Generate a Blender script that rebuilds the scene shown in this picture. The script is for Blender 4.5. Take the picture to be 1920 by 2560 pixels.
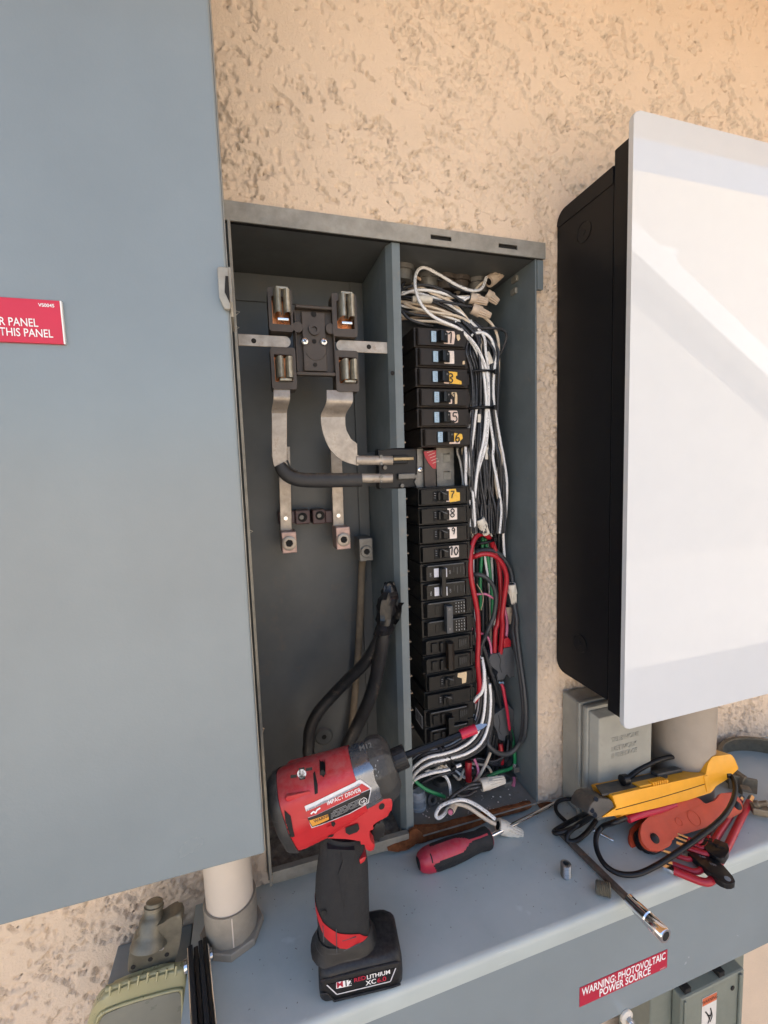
import bpy, bmesh, math, random
import numpy as np
from mathutils import Vector, Matrix
random.seed(7)
rng = np.random.default_rng(11)
for o in list(bpy.data.objects): bpy.data.objects.remove(o)
scene = bpy.context.scene
COL = scene.collection

# ------------------------------------------------------------------ camera, light, exposure
CZ = 1.45                       # camera height above the ground (m)
WALL = 0.51                     # distance camera -> stucco wall (m); the wall face is y = 0
CAM = Vector((0.0, -WALL, CZ))
M = Matrix(((0.95612607, -0.29084504, -0.0351014), (-0.06055861, -0.07899251, -0.99503409), (0.28662798, 0.95350372, -0.09313997)))
F = 1098.775
cd = bpy.data.cameras.new('camera'); cam = bpy.data.objects.new('camera', cd); COL.objects.link(cam)
cd.sensor_fit = 'VERTICAL'; cd.sensor_height = 36.0; cd.lens = F / 2560 * 36
cd.clip_start = 0.01; cd.clip_end = 400
rot = Matrix((M[0], -M[1], -M[2])).transposed()
cam.matrix_world = Matrix.Translation(CAM) @ rot.to_4x4()
scene.camera = cam

SUN_EL = math.radians(58)
world = bpy.data.worlds.new('World'); scene.world = world; world.use_nodes = True
wn = world.node_tree; bg = wn.nodes['Background']
sky = wn.nodes.new('ShaderNodeTexSky'); sky.sky_type = 'NISHITA'; sky.sun_disc = False
sky.sun_elevation = SUN_EL; sky.sun_rotation = 0.0; sky.air_density = 1.0; sky.dust_density = 3.0; sky.ozone_density = 0.6
wn.links.new(sky.outputs[0], bg.inputs[0]); bg.inputs[1].default_value = 0.15
sl = bpy.data.lights.new('sun', 'SUN'); sl.energy = 5.0; sl.angle = math.radians(0.5); sl.color = (1, 0.96, 0.90)
so = bpy.data.objects.new('sun', sl); COL.objects.link(so)
so.rotation_euler = Vector((0.0, -math.cos(SUN_EL), -math.sin(SUN_EL))).to_track_quat('-Z', 'Y').to_euler()
so.location = (0, 5, 8)
vs = scene.view_settings
vs.view_transform = 'Standard'; vs.look = 'None'; vs.gamma = 1.0; vs.use_curve_mapping = False
vs.exposure = 1.75

# ------------------------------------------------------------------ helpers
def V(x, d, z): return Vector((x, d - WALL, z + CZ))       # x right, d = distance from the camera plane, z relative to eye height
def ray(p):
    c = Vector(((p[0] - 960) / F, (p[1] - 1280) / F, 1.0)); return M.transposed() @ c
def at(p, d):
    r = ray(p); return CAM + r * (d / r.y)
def atz(p, z):
    r = ray(p); return CAM + r * (z / r.z)
def onp(p, O, N):
    r = ray(p); return CAM + r * ((O - CAM).dot(N) / r.dot(N))
def Z(x0, y0, s): return lambda x, y: (x0 + x / s, y0 + y / s)
zD = Z(0, 0, 1 / 1.15732)
zLT = Z(540, 500, 3.606); zLB = Z(540, 950, 3.606); zRT = Z(960, 580, 3.95); zRM = Z(960, 1080, 3.95); zRL = Z(960, 1560, 3.95)
zDR = Z(660, 1820, 2.99); zFT = Z(180, 2100, 3.318); zSD = Z(1000, 1900, 4.1475); zTL = Z(1340, 1680, 2.860); zCB = Z(620, 1400, 3.770)
zBR = Z(1400, 2300, 3.19)

def bm_new(): return bmesh.new()
def root_loc(o):
    while o.parent: o = o.parent
    return o.location.copy()
def obj(name, bm, mat, parent=None, smooth=None, loc=None):
    me = bpy.data.meshes.new(name)
    if parent is not None: off = root_loc(parent)
    else: off = Vector(loc) if loc is not None else Vector((0, 0, 0))
    bmesh.ops.recalc_face_normals(bm, faces=bm.faces)
    if off.length: bmesh.ops.translate(bm, verts=bm.verts, vec=-off)
    bm.to_mesh(me); bm.free()
    if smooth is not None:
        for p in me.polygons: p.use_smooth = True
        me.set_sharp_from_angle(angle=math.radians(smooth))
    o = bpy.data.objects.new(name, me); COL.objects.link(o)
    ms = mat if isinstance(mat, (list, tuple)) else [mat]
    for m in ms: me.materials.append(MAT[m] if isinstance(m, str) else m)
    if parent is not None: o.parent = parent
    else: o.location = off
    return o
def tag(o, label, cat, group=None, kind=None):
    if label: o['label'] = label
    if cat: o['category'] = cat
    if group: o['group'] = group
    if kind: o['kind'] = kind
    return o
def thing(name, label, cat, loc, group=None):
    o = bpy.data.objects.new(name, None); COL.objects.link(o); o.location = loc; o.empty_display_size = 0.02
    return tag(o, label, cat, group)
def box(bm, x0, x1, d0, d1, z0, z1, bev=0, seg=2):
    vs = [bm.verts.new(V(x, d, z)) for x in (x0, x1) for d in (d0, d1) for z in (z0, z1)]
    f = [(0, 1, 3, 2), (4, 6, 7, 5), (0, 4, 5, 1), (2, 3, 7, 6), (0, 2, 6, 4), (1, 5, 7, 3)]
    fs = [bm.faces.new([vs[i] for i in q]) for q in f]
    if bev:
        es = list({e for q in fs for e in q.edges})
        bmesh.ops.bevel(bm, geom=es, offset=bev, segments=seg, profile=0.5, affect='EDGES')
    return bm
def obox(bm, O, U, W, N, u, w, n, bev=0, seg=2):
    """oriented box centred at O, axes U,W,N (unit), full sizes u,w,n"""
    vs = [bm.verts.new(O + U * a * u / 2 + W * b * w / 2 + N * c * n / 2) for a in (-1, 1) for b in (-1, 1) for c in (-1, 1)]
    f = [(0, 1, 3, 2), (4, 6, 7, 5), (0, 4, 5, 1), (2, 3, 7, 6), (0, 2, 6, 4), (1, 5, 7, 3)]
    fs = [bm.faces.new([vs[i] for i in q]) for q in f]
    if bev:
        es = list({e for q in fs for e in q.edges})
        bmesh.ops.bevel(bm, geom=es, offset=bev, segments=seg, profile=0.5, affect='EDGES')
    return bm
def prism(bm, pts, vec, bev=0, seg=2):
    """closed polygon (3-D points, planar) extruded by vec"""
    a = [bm.verts.new(p) for p in pts]; b = [bm.verts.new(Vector(p) + vec) for p in pts]
    n = len(a)
    fa = bm.faces.new(a); fb = bm.faces.new(b[::-1])
    for i in range(n): bm.faces.new((a[i], b[i], b[(i + 1) % n], a[(i + 1) % n]))
    if bev:
        es = list(set(fa.edges) | set(fb.edges)) if bev > 0 else list(set(fa.edges))
        bmesh.ops.bevel(bm, geom=es, offset=abs(bev), segments=seg, profile=0.5, affect='EDGES', clamp_overlap=True)
    return bm
def catmull(pts, n=8, closed=False):
    P = [Vector(p) for p in pts]
    if len(P) < 3: return P
    out = []
    m = len(P)
    rngi = range(m if closed else m - 1)
    for i in rngi:
        if closed: p0, p1, p2, p3 = P[i - 1], P[i], P[(i + 1) % m], P[(i + 2) % m]
        else:
            p1, p2 = P[i], P[i + 1]
            p0 = P[i - 1] if i else p1 * 2 - p2
            p3 = P[i + 2] if i + 2 < m else p2 * 2 - p1
        for k in range(n):
            t = k / n
            out.append(0.5 * ((2 * p1) + (p2 - p0) * t + (2 * p0 - 5 * p1 + 4 * p2 - p3) * t * t + (3 * p1 - p0 - 3 * p2 + p3) * t ** 3))
    if not closed: out.append(P[-1])
    return out
def tube(bm, pts, r, seg=8, n=6, caps=True, closed=False, flat=None, flatdir=None):
    """smooth tube through pts; r number or list per input point; uv = (metres along, turn)"""
    if len(pts) > 2 and n > 1:
        C = catmull(pts, n, closed)
        if isinstance(r, (list, tuple)):
            R = []
            for i in range(len(pts) - 1):
                for k in range(n): R.append(r[i] + (r[i + 1] - r[i]) * k / n)
            R.append(r[-1])
        else: R = [r] * len(C)
    else:
        C = [Vector(p) for p in pts]; R = list(r) if isinstance(r, (list, tuple)) else [r] * len(C)
    uvl = bm.loops.layers.uv.verify()
    m = len(C); T = []
    for i in range(m):
        a = C[(i - 1) % m] if (closed or i) else C[0]
        b = C[(i + 1) % m] if (closed or i < m - 1) else C[-1]
        t = (b - a); T.append(t.normalized() if t.length > 1e-9 else Vector((0, 0, 1)))
    up = Vector(flatdir) if flatdir is not None else (Vector((0, 0, 1)) if abs(T[0].z) < 0.9 else Vector((1, 0, 0)))
    u = (up - T[0] * up.dot(T[0])).normalized()
    rings = []; L = 0; Ls = []
    for i in range(m):
        if i: L += (C[i] - C[i - 1]).length
        Ls.append(L)
        u = (u - T[i] * u.dot(T[i]))
        u = u.normalized() if u.length > 1e-6 else T[i].orthogonal().normalized()
        if flatdir is not None: 
            q = Vector(flatdir); q = q - T[i] * q.dot(T[i])
            if q.length > 1e-3: u = q.normalized()
        w = T[i].cross(u)
        fl = flat if flat else 1.0
        rings.append([bm.verts.new(C[i] + (u * math.cos(2 * math.pi * k / seg) * fl + w * math.sin(2 * math.pi * k / seg)) * R[i]) for k in range(seg)])
    for i in range(m if closed else m - 1):
        A = rings[i]; B = rings[(i + 1) % m]
        for k in range(seg):
            f = bm.faces.new((A[k], A[(k + 1) % seg], B[(k + 1) % seg], B[k]))
            l1 = Ls[(i + 1)] if i + 1 < m else Ls[i] + 0.001
            for lp, uv in zip(f.loops, ((Ls[i], k / seg), (Ls[i], (k + 1) / seg), (l1, (k + 1) / seg), (l1, k / seg))): lp[uvl].uv = uv
    if caps and not closed:
        bm.faces.new(rings[0]); bm.faces.new(rings[-1])
    return bm
def frame(axis):
    a = Vector(axis).normalized(); u = a.orthogonal().normalized(); return a, u, a.cross(u)
def lathe(bm, O, axis, prof, seg=24, mod=None, ref=None):
    """prof: (t, r) along axis; mod(angle, i) multiplies r"""
    a, u, w = frame(axis)
    if ref is not None:
        q = Vector(ref); u = (q - a * q.dot(a)).normalized(); w = a.cross(u)
    rings = []
    for i, (t, r) in enumerate(prof):
        if r < 1e-6: rings.append([bm.verts.new(O + a * t)])
        else:
            rings.append([bm.verts.new(O + a * t + (u * math.cos(2 * math.pi * k / seg) + w * math.sin(2 * math.pi * k / seg)) * r * (mod(2 * math.pi * k / seg, i) if mod else 1)) for k in range(seg)])
    for A, B in zip(rings, rings[1:]):
        if len(A) == 1 and len(B) == 1: continue
        for k in range(seg):
            k2 = (k + 1) % seg
            if len(A) == 1: bm.faces.new((A[0], B[k], B[k2]))
            elif len(B) == 1: bm.faces.new((A[k], A[k2], B[0]))
            else: bm.faces.new((A[k], A[k2], B[k2], B[k]))
    if len(rings[0]) > 1: bm.faces.new(rings[0])
    if len(rings[-1]) > 1: bm.faces.new(rings[-1])
    return bm
def ribbon(bm, pts, width, N, lift=0.0, n=5):
    C = catmull(pts, n) if len(pts) > 2 else [Vector(p) for p in pts]
    N = Vector(N).normalized(); prev = None
    for i, c in enumerate(C):
        t = (C[min(i + 1, len(C) - 1)] - C[max(i - 1, 0)]).normalized(); s = t.cross(N).normalized() * width / 2
        a, b = bm.verts.new(c + s + N * lift), bm.verts.new(c - s + N * lift)
        if prev: bm.faces.new((prev[0], prev[1], b, a))
        prev = (a, b)
    return bm
def loft(bm, rings, caps=True):
    R = [[bm.verts.new(p) for p in r] for r in rings]
    n = len(R[0])
    for A, B in zip(R, R[1:]):
        for k in range(n): bm.faces.new((A[k], A[(k + 1) % n], B[(k + 1) % n], B[k]))
    if caps: bm.faces.new(R[0]); bm.faces.new(R[-1][::-1])
    return bm
def rrect(w, h, r, k=4):
    """rounded rectangle outline, 2-D"""
    out = []
    for cx, cy, a0 in ((w / 2 - r, h / 2 - r, 0), (-w / 2 + r, h / 2 - r, 90), (-w / 2 + r, -h / 2 + r, 180), (w / 2 - r, -h / 2 + r, 270)):
        for i in range(k + 1):
            a = math.radians(a0 + 90 * i / k); out.append((cx + r * math.cos(a), cy + r * math.sin(a)))
    return out
def roundpoly(pts, r, k=3):
    """round the corners of a 3-D planar polygon"""
    P = [Vector(p) for p in pts]; out = []; n = len(P)
    for i in range(n):
        rr = r[i] if isinstance(r, (list, tuple)) else r
        a, b, c = P[i - 1], P[i], P[(i + 1) % n]
        if rr <= 0: out.append(b); continue
        l1 = min(rr, (a - b).length * 0.45); l2 = min(rr, (c - b).length * 0.45)
        p = b + (a - b).normalized() * l1; q = b + (c - b).normalized() * l2
        for j in range(k + 1):
            t = j / k; out.append(p * (1 - t) ** 2 + b * 2 * t * (1 - t) + q * t * t)
    return out
def lettering(name, s, O, U, W, h, mat, parent, xs=1.0, bold=0.0, align='LEFT', thick=0.0, fit=None):
    """flat lettering; O baseline start, U reading direction, W up, h cap height"""
    cu = bpy.data.curves.new('t', 'FONT'); cu.body = s; cu.size = h / 0.69; cu.align_x = align; cu.offset = bold * h; cu.resolution_u = 3; cu.extrude = thick
    t = bpy.data.objects.new('t', cu); COL.objects.link(t)
    dg = bpy.context.evaluated_depsgraph_get(); me = bpy.data.meshes.new_from_object(t.evaluated_get(dg))
    bpy.data.objects.remove(t); bpy.data.curves.remove(cu)
    U = Vector(U).normalized(); W = Vector(W).normalized(); N = U.cross(W)
    if fit:
        xx = [v.co.x for v in me.vertices]; xs = fit / (max(xx) - min(xx))
    mx = Matrix((U * xs, W, N)).transposed().to_4x4(); mx.translation = Vector(O)
    off = root_loc(parent)
    me.transform(Matrix.Translation(-off) @ mx)
    me.materials.clear(); me.materials.append(MAT[mat])
    o = bpy.data.objects.new(name, me); COL.objects.link(o); o.parent = parent
    return o
from mathutils.bvhtree import BVHTree
def snap(o, bvh, N, off, back=0.08):
    """press a thin sheet object onto a surface along -N"""
    me = o.data; rl = root_loc(o)
    for v in me.vertices:
        p = v.co + rl; h = bvh.ray_cast(p + N * back, -N, back * 2)
        if h[0] is not None: v.co = h[0] + N * off - rl
    me.update()
X_, D_, UP = Vector((1, 0, 0)), Vector((0, 1, 0)), Vector((0, 0, 1))
def disc(bm, O, N, r, t, seg=20, bev=0):
    prof = [(0, r), (t, r)] if not bev else [(0, r), (t - bev, r), (t, r - bev)]
    return lathe(bm, Vector(O), N, prof, seg)

# ------------------------------------------------------------------ materials (procedural)
MAT = {}
def mat(name, col, rough=0.5, metal=0.0, var=0.12, scale=40.0, bump=0.0, bscale=400.0, dirt=None, up=None, spec=0.5, coat=0.0, rvar=0.15, scratch=0.0, trans=0.0, alpha=1.0, bdist=0.001):
    """dirt=(colour, threshold 0..1, scale); up=(dust colour, amount) settles on upward faces"""
    m = bpy.data.materials.new(name); m.use_nodes = True; nt = m.node_tree; N = nt.nodes; L = nt.links
    b = N['Principled BSDF']; MAT[name] = m
    tc = N.new('ShaderNodeTexCoord'); co = tc.outputs['Object']
    def noise(s, det=5, rg=0.6, dist=0.0):
        n = N.new('ShaderNodeTexNoise'); n.inputs['Scale'].default_value = s; n.inputs['Detail'].default_value = det; n.inputs['Roughness'].default_value = rg; n.inputs['Distortion'].default_value = dist; L.new(co, n.inputs['Vector']); return n.outputs['Fac']
    def ramp(f, a, bb):
        r = N.new('ShaderNodeMapRange'); r.inputs[1].default_value = a; r.inputs[2].default_value = bb; r.clamp = True; L.new(f, r.inputs[0]); return r.outputs[0]
    def mix(f, a, bcol):
        x = N.new('ShaderNodeMix'); x.data_type = 'RGBA'
        if isinstance(f, float): x.inputs[0].default_value = f
        else: L.new(f, x.inputs[0])
        for s, v in ((6, a), (7, bcol)):
            if isinstance(v, (tuple, list)): x.inputs[s].default_value = (*v[:3], 1)
            else: L.new(v, x.inputs[s])
        return x.outputs[2]
    lo = tuple(c * (1 - var) for c in col); hi = tuple(min(1, c * (1 + var)) for c in col)
    c = mix(ramp(noise(scale), 0.3, 0.7), lo, hi)
    r_out = None
    if rvar:
        rr = N.new('ShaderNodeMapRange'); rr.inputs[3].default_value = max(0.03, rough - rvar); rr.inputs[4].default_value = min(1, rough + rvar); L.new(noise(scale * 1.7, 6), rr.inputs[0]); r_out = rr.outputs[0]
    if dirt:
        dcol, th, ds = dirt
        fac = ramp(noise(ds, 8, 0.7), th, th + 0.18)
        c = mix(fac, c, dcol)
    if scratch:
        sc = N.new('ShaderNodeTexNoise'); mp = N.new('ShaderNodeMapping'); mp.inputs['Scale'].default_value = (25, 25, 700); mp.inputs['Rotation'].default_value = (0.4, 0.5, 0.3); L.new(co, mp.inputs[0]); L.new(mp.outputs[0], sc.inputs['Vector']); sc.inputs['Scale'].default_value = 1.0; sc.inputs['Detail'].default_value = 3
        c = mix(ramp(sc.outputs['Fac'], 0.68, 0.74), c, tuple(min(1, v * (1 + scratch) + scratch * 0.08) for v in col))
    if up:
        g = N.new('ShaderNodeNewGeometry'); sp = N.new('ShaderNodeSeparateXYZ'); L.new(g.outputs['Normal'], sp.inputs[0])
        ma = N.new('ShaderNodeMath'); ma.operation = 'MULTIPLY'; L.new(ramp(sp.outputs['Z'], 0.25, 0.9), ma.inputs[0]); L.new(ramp(noise(scale * 2.3, 8, 0.7), 0.35, 0.62), ma.inputs[1])
        mb = N.new('ShaderNodeMath'); mb.operation = 'MULTIPLY'; L.new(ma.outputs[0], mb.inputs[0]); mb.inputs[1].default_value = up[1]
        c = mix(mb.outputs[0], c, up[0])
    L.new(c, b.inputs['Base Color'])
    b.inputs['Metallic'].default_value = metal; b.inputs['Specular IOR Level'].default_value = spec
    if r_out: L.new(r_out, b.inputs['Roughness'])
    else: b.inputs['Roughness'].default_value = rough
    if coat: b.inputs['Coat Weight'].default_value = coat; b.inputs['Coat Roughness'].default_value = 0.05
    if trans: b.inputs['Transmission Weight'].default_value = trans
    if alpha < 1: b.inputs['Alpha'].default_value = alpha
    if bump:
        bp = N.new('ShaderNodeBump'); bp.inputs['Strength'].default_value = bump; bp.inputs['Distance'].default_value = bdist
        L.new(noise(bscale, 6, 0.65), bp.inputs['Height']); L.new(bp.outputs[0], b.inputs['Normal'])
    return m
mat('stucco', (0.71, 0.565, 0.425), 0.93, var=0.03, scale=14, bump=0.9, bscale=420, bdist=0.0014, spec=0.15, rvar=0.03, dirt=((0.66, 0.52, 0.388), 0.66, 60))
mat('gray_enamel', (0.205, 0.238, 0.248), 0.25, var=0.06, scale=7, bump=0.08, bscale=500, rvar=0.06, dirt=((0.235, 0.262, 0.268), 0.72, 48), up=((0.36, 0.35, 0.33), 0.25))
mat('gray_lid_lit', (0.40, 0.440, 0.415), 0.36, var=0.09, scale=9, bump=0.08, bscale=500, rvar=0.12, dirt=((0.23, 0.225, 0.21), 0.71, 32), up=((0.46, 0.485, 0.46), 0.55), scratch=0.3)  # enamel and dust made paler to stand in for stronger light on top
mat('shaving', (0.34, 0.33, 0.31), 0.4, 0.6, var=0.3, scale=300)
mat('gray_enamel_dusty', (0.135, 0.160, 0.165), 0.5, var=0.12, scale=22, bump=0.08, bscale=500, dirt=((0.22, 0.19, 0.155), 0.60, 45), up=((0.24, 0.20, 0.16), 0.8))
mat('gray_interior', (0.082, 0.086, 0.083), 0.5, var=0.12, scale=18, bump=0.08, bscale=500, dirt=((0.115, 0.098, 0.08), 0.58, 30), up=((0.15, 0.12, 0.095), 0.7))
mat('floor_grime', (0.17, 0.145, 0.115), 0.95, var=0.4, scale=120, bump=1.0, bscale=500, spec=0.1, dirt=((0.30, 0.28, 0.25), 0.62, 200))
mat('floor_metal', (0.235, 0.225, 0.205), 0.6, 0.25, var=0.25, scale=30, bump=0.15, dirt=((0.17, 0.125, 0.085), 0.56, 40), up=((0.24, 0.20, 0.155), 0.55))
mat('galvanized', (0.30, 0.28, 0.235), 0.55, 0.45, var=0.22, scale=60, bump=0.05, dirt=((0.26, 0.23, 0.18), 0.6, 50))
mat('rust', (0.15, 0.052, 0.020), 0.9, var=0.4, scale=120, bump=0.8, bscale=300, spec=0.15, dirt=((0.09, 0.045, 0.025), 0.58, 130))
mat('brown_plastic', (0.056, 0.043, 0.033), 0.55, var=0.15, scale=60, bump=0.15, bscale=600, dirt=((0.11, 0.088, 0.065), 0.64, 120), up=((0.15, 0.12, 0.09), 0.4))
mat('copper', (0.72, 0.27, 0.11), 0.34, 0.9, var=0.25, scale=120, dirt=((0.22, 0.10, 0.05), 0.62, 200))
mat('tinned', (0.36, 0.335, 0.27), 0.45, 0.6, var=0.3, scale=150, bump=0.15, dirt=((0.25, 0.22, 0.15), 0.62, 220))
mat('aluminium', (0.37, 0.32, 0.265), 0.47, 0.55, var=0.25, scale=70, bump=0.12, bscale=500, dirt=((0.26, 0.20, 0.15), 0.56, 80))
mat('bright_steel', (0.72, 0.71, 0.70), 0.25, 0.95, var=0.12, scale=120, dirt=((0.4, 0.36, 0.3), 0.72, 160))
mat('pink_lug', (0.45, 0.31, 0.265), 0.5, 0.4, var=0.2, scale=120, dirt=((0.30, 0.21, 0.17), 0.6, 200))
mat('dull_lug', (0.185, 0.175, 0.155), 0.5, 0.5, var=0.2, scale=120, dirt=((0.2, 0.17, 0.13), 0.6, 150))
mat('dark_hole', (0.01, 0.009, 0.008), 0.9, var=0.1)
mat('maroon_plastic', (0.065, 0.032, 0.032), 0.5, var=0.2, up=((0.2, 0.15, 0.1), 0.8))
mat('black_sleeve', (0.022, 0.021, 0.021), 0.55, var=0.15, scale=90, bump=0.1, up=((0.17, 0.13, 0.09), 0.65))
mat('black_breaker', (0.0065, 0.0065, 0.0068), 0.36, var=0.2, scale=90, bump=0.06, bscale=900, up=((0.06, 0.052, 0.042), 0.4), scratch=0.5, spec=0.25)
mat('brown_breaker', (0.019, 0.0135, 0.010), 0.46, var=0.2, scale=90, bump=0.08, bscale=900, up=((0.10, 0.08, 0.057), 0.45), scratch=0.6, spec=0.3)
mat('toggle_black', (0.007, 0.007, 0.007), 0.35, var=0.15, up=((0.05, 0.043, 0.035), 0.4), spec=0.3)
mat('toggle_gray', (0.055, 0.06, 0.066), 0.4, var=0.15)
mat('blue_flag', (0.33, 0.46, 0.56), 0.5, var=0.15, scale=300)
mat('white_flag', (0.62, 0.62, 0.66), 0.5, var=0.1, scale=300)
mat('sticker_pink', (0.72, 0.56, 0.47), 0.7, var=0.12, scale=300, dirt=((0.42, 0.28, 0.22), 0.63, 420))
mat('sticker_white', (0.76, 0.66, 0.58), 0.7, var=0.1, scale=300, dirt=((0.38, 0.28, 0.22), 0.64, 420))
mat('sticker_yellow', (0.80, 0.47, 0.06), 0.65, var=0.12, scale=300, dirt=((0.45, 0.27, 0.08), 0.68, 300))
mat('sticker_beige', (0.66, 0.50, 0.30), 0.65, var=0.12, scale=300, dirt=((0.3, 0.2, 0.12), 0.62, 320))
mat('ink', (0.012, 0.011, 0.011), 0.6, var=0.0, rvar=0)
mat('gray_print', (0.28, 0.28, 0.28), 0.6, var=0.1, rvar=0)
mat('white_print', (0.78, 0.77, 0.75), 0.55, var=0.04, rvar=0)
mat('brass', (0.34, 0.26, 0.15), 0.42, 0.75, var=0.25, scale=200, dirt=((0.3, 0.2, 0.12), 0.62, 200))
mat('tan_clip', (0.50, 0.38, 0.27), 0.5, 0.35, var=0.25, scale=200)
def wire_mat(name, col, rough=0.42, dust=0.25, pr=None):
    m = mat(name, col, rough, var=0.1, scale=70, up=((0.33, 0.26, 0.19), dust), dirt=(tuple(c * 0.6 + 0.05 for c in col), 0.70, 80))
    if pr:
        nt = m.node_tree; N = nt.nodes; L = nt.links; b = N['Principled BSDF']
        uv = N.new('ShaderNodeUVMap'); mp = N.new('ShaderNodeMapping'); mp.inputs['Scale'].default_value = (620, 26, 1); L.new(uv.outputs[0], mp.inputs[0])
        wn_ = N.new('ShaderNodeTexWhiteNoise'); sn = N.new('ShaderNodeVectorMath'); sn.operation = 'FLOOR'; L.new(mp.outputs[0], sn.inputs[0]); L.new(sn.outputs[0], wn_.inputs['Vector'])
        sp = N.new('ShaderNodeSeparateXYZ'); L.new(uv.outputs[0], sp.inputs[0])
        def math_(op, a, bb):
            q = N.new('ShaderNodeMath'); q.operation = op
            for i, v in enumerate((a, bb)):
                if isinstance(v, (int, float)): q.inputs[i].default_value = v
                else: L.new(v, q.inputs[i])
            return q.outputs[0]
        f3 = math_('FRACT', math_('MULTIPLY', sp.outputs['Y'], 3.0), 0.0)
        band = math_('MULTIPLY', math_('GREATER_THAN', f3, 0.40), math_('LESS_THAN', f3, 0.62))
        wd = N.new('ShaderNodeTexNoise'); wd.noise_dimensions = '1D'; wd.inputs['Scale'].default_value = 75; L.new(sp.outputs['X'], wd.inputs['W'])
        fac = math_('MULTIPLY', math_('MULTIPLY', band, math_('GREATER_THAN', wn_.outputs['Value'], 0.42)), math_('GREATER_THAN', wd.outputs['Fac'], 0.42))
        x = N.new('ShaderNodeMix'); x.data_type = 'RGBA'; L.new(fac, x.inputs[0]); L.new(b.inputs['Base Color'].links[0].from_socket, x.inputs[6]); x.inputs[7].default_value = (*pr, 1); L.new(x.outputs[2], b.inputs['Base Color'])
    return m
wire_mat('wire_white', (0.80, 0.78, 0.75), pr=(0.30, 0.28, 0.27))
wire_mat('wire_ivory', (0.66, 0.55, 0.42), dust=0.35)
wire_mat('wire_tan', (0.56, 0.40, 0.28), dust=0.35)
wire_mat('wire_black', (0.016, 0.016, 0.018), pr=(0.10, 0.10, 0.11), dust=0.15)
wire_mat('wire_red', (0.40, 0.012, 0.022), 0.38, dust=0.12)
wire_mat('wire_green', (0.012, 0.20, 0.07), 0.4, dust=0.12)
wire_mat('wire_pink', (0.58, 0.16, 0.26), 0.4, dust=0.15)
wire_mat('wire_charcoal', (0.035, 0.038, 0.042), 0.45, dust=0.25)
mat('wire_nut_tan', (0.55, 0.43, 0.32), 0.5, var=0.1, scale=120, up=((0.36, 0.28, 0.2), 0.35))
mat('wire_nut_cream', (0.66, 0.60, 0.50), 0.48, var=0.06, scale=120)
mat('nylon_black', (0.008, 0.008, 0.009), 0.38, var=0.15, spec=0.3)
mat('cable_dusty', (0.014, 0.013, 0.013), 0.45, var=0.2, scale=60, bump=0.15, dirt=((0.19, 0.145, 0.10), 0.585, 40), up=((0.20, 0.155, 0.105), 0.35))
mat('cable_brown', (0.20, 0.155, 0.105), 0.85, var=0.2, scale=60, bump=0.2, spec=0.2)
mat('tape_shiny', (0.007, 0.007, 0.008), 0.16, var=0.1, spec=0.4, coat=0.0, rvar=0.06, bump=0.5, bscale=200)
mat('tap_gray', (0.075, 0.078, 0.082), 0.6, var=0.12, bump=0.1)
mat('sticker_red', (0.42, 0.010, 0.038), 0.42, var=0.06, scale=20, rvar=0.05)
mat('plate_red', (0.52, 0.016, 0.045), 0.4, var=0.05, scale=20, rvar=0.05)
mat('tool_red', (0.45, 0.013, 0.018), 0.42, var=0.10, scale=50, bump=0.08, bscale=900, dirt=((0.60, 0.17, 0.15), 0.66, 80), up=((0.42, 0.27, 0.24), 0.3), scratch=0.25)
mat('tool_black', (0.010, 0.010, 0.011), 0.42, var=0.18, scale=80, bump=0.2, bscale=900, dirt=((0.07, 0.067, 0.062), 0.67, 70), up=((0.075, 0.07, 0.064), 0.4), scratch=0.7, spec=0.35)
mat('rubber_black', (0.016, 0.0165, 0.018), 0.62, var=0.15, scale=90, bump=0.7, bscale=1300, dirt=((0.06, 0.057, 0.053), 0.68, 60), spec=0.35)
mat('tool_dark_metal', (0.20, 0.215, 0.24), 0.28, 0.8, var=0.15, scale=60, dirt=((0.5, 0.5, 0.5), 0.70, 150), scratch=0.5)
mat('tool_boot', (0.026, 0.026, 0.025), 0.5, var=0.2, scale=60, bump=0.15, dirt=((0.12, 0.11, 0.095), 0.60, 55), up=((0.15, 0.135, 0.115), 0.55), scratch=0.8)
mat('screwdriver_red', (0.40, 0.018, 0.045), 0.42, var=0.12, scale=60, dirt=((0.5, 0.16, 0.15), 0.68, 90), up=((0.42, 0.18, 0.17), 0.3))
mat('tester_yellow', (0.80, 0.35, 0.012), 0.42, var=0.06, scale=50, bump=0.1, bscale=900, dirt=((0.38, 0.19, 0.04), 0.69, 110), up=((0.60, 0.33, 0.08), 0.25))
mat('tester_dark', (0.05, 0.047, 0.044), 0.5, var=0.15, up=((0.2, 0.15, 0.09), 0.5))
mat('hex_orange', (0.52, 0.062, 0.018), 0.5, var=0.12, scale=50, bump=0.2, bscale=900, dirt=((0.20, 0.05, 0.03), 0.67, 80), up=((0.45, 0.10, 0.04), 0.2))
mat('key_red', (0.36, 0.010, 0.022), 0.38, var=0.1, scale=80)
mat('chrome', (0.78, 0.78, 0.80), 0.10, 1.0, var=0.06, rvar=0.05)
mat('dark_chrome', (0.35, 0.34, 0.34), 0.2, 1.0, var=0.15, rvar=0.08)
mat('rusty_bar', (0.125, 0.10, 0.083), 0.5, 0.5, var=0.3, scale=150, bump=0.2, dirt=((0.18, 0.10, 0.06), 0.6, 220))
mat('set_screw', (0.26, 0.26, 0.25), 0.35, 0.8, var=0.2, scale=200)
mat('pvc', (0.60, 0.52, 0.43), 0.4, var=0.05, scale=20, rvar=0.08, dirt=((0.45, 0.38, 0.30), 0.70, 40))
mat('pvc_dirty', (0.27, 0.235, 0.185), 0.6, var=0.18, scale=40, bump=0.15, dirt=((0.24, 0.19, 0.14), 0.58, 45), up=((0.33, 0.27, 0.2), 0.5))
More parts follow.
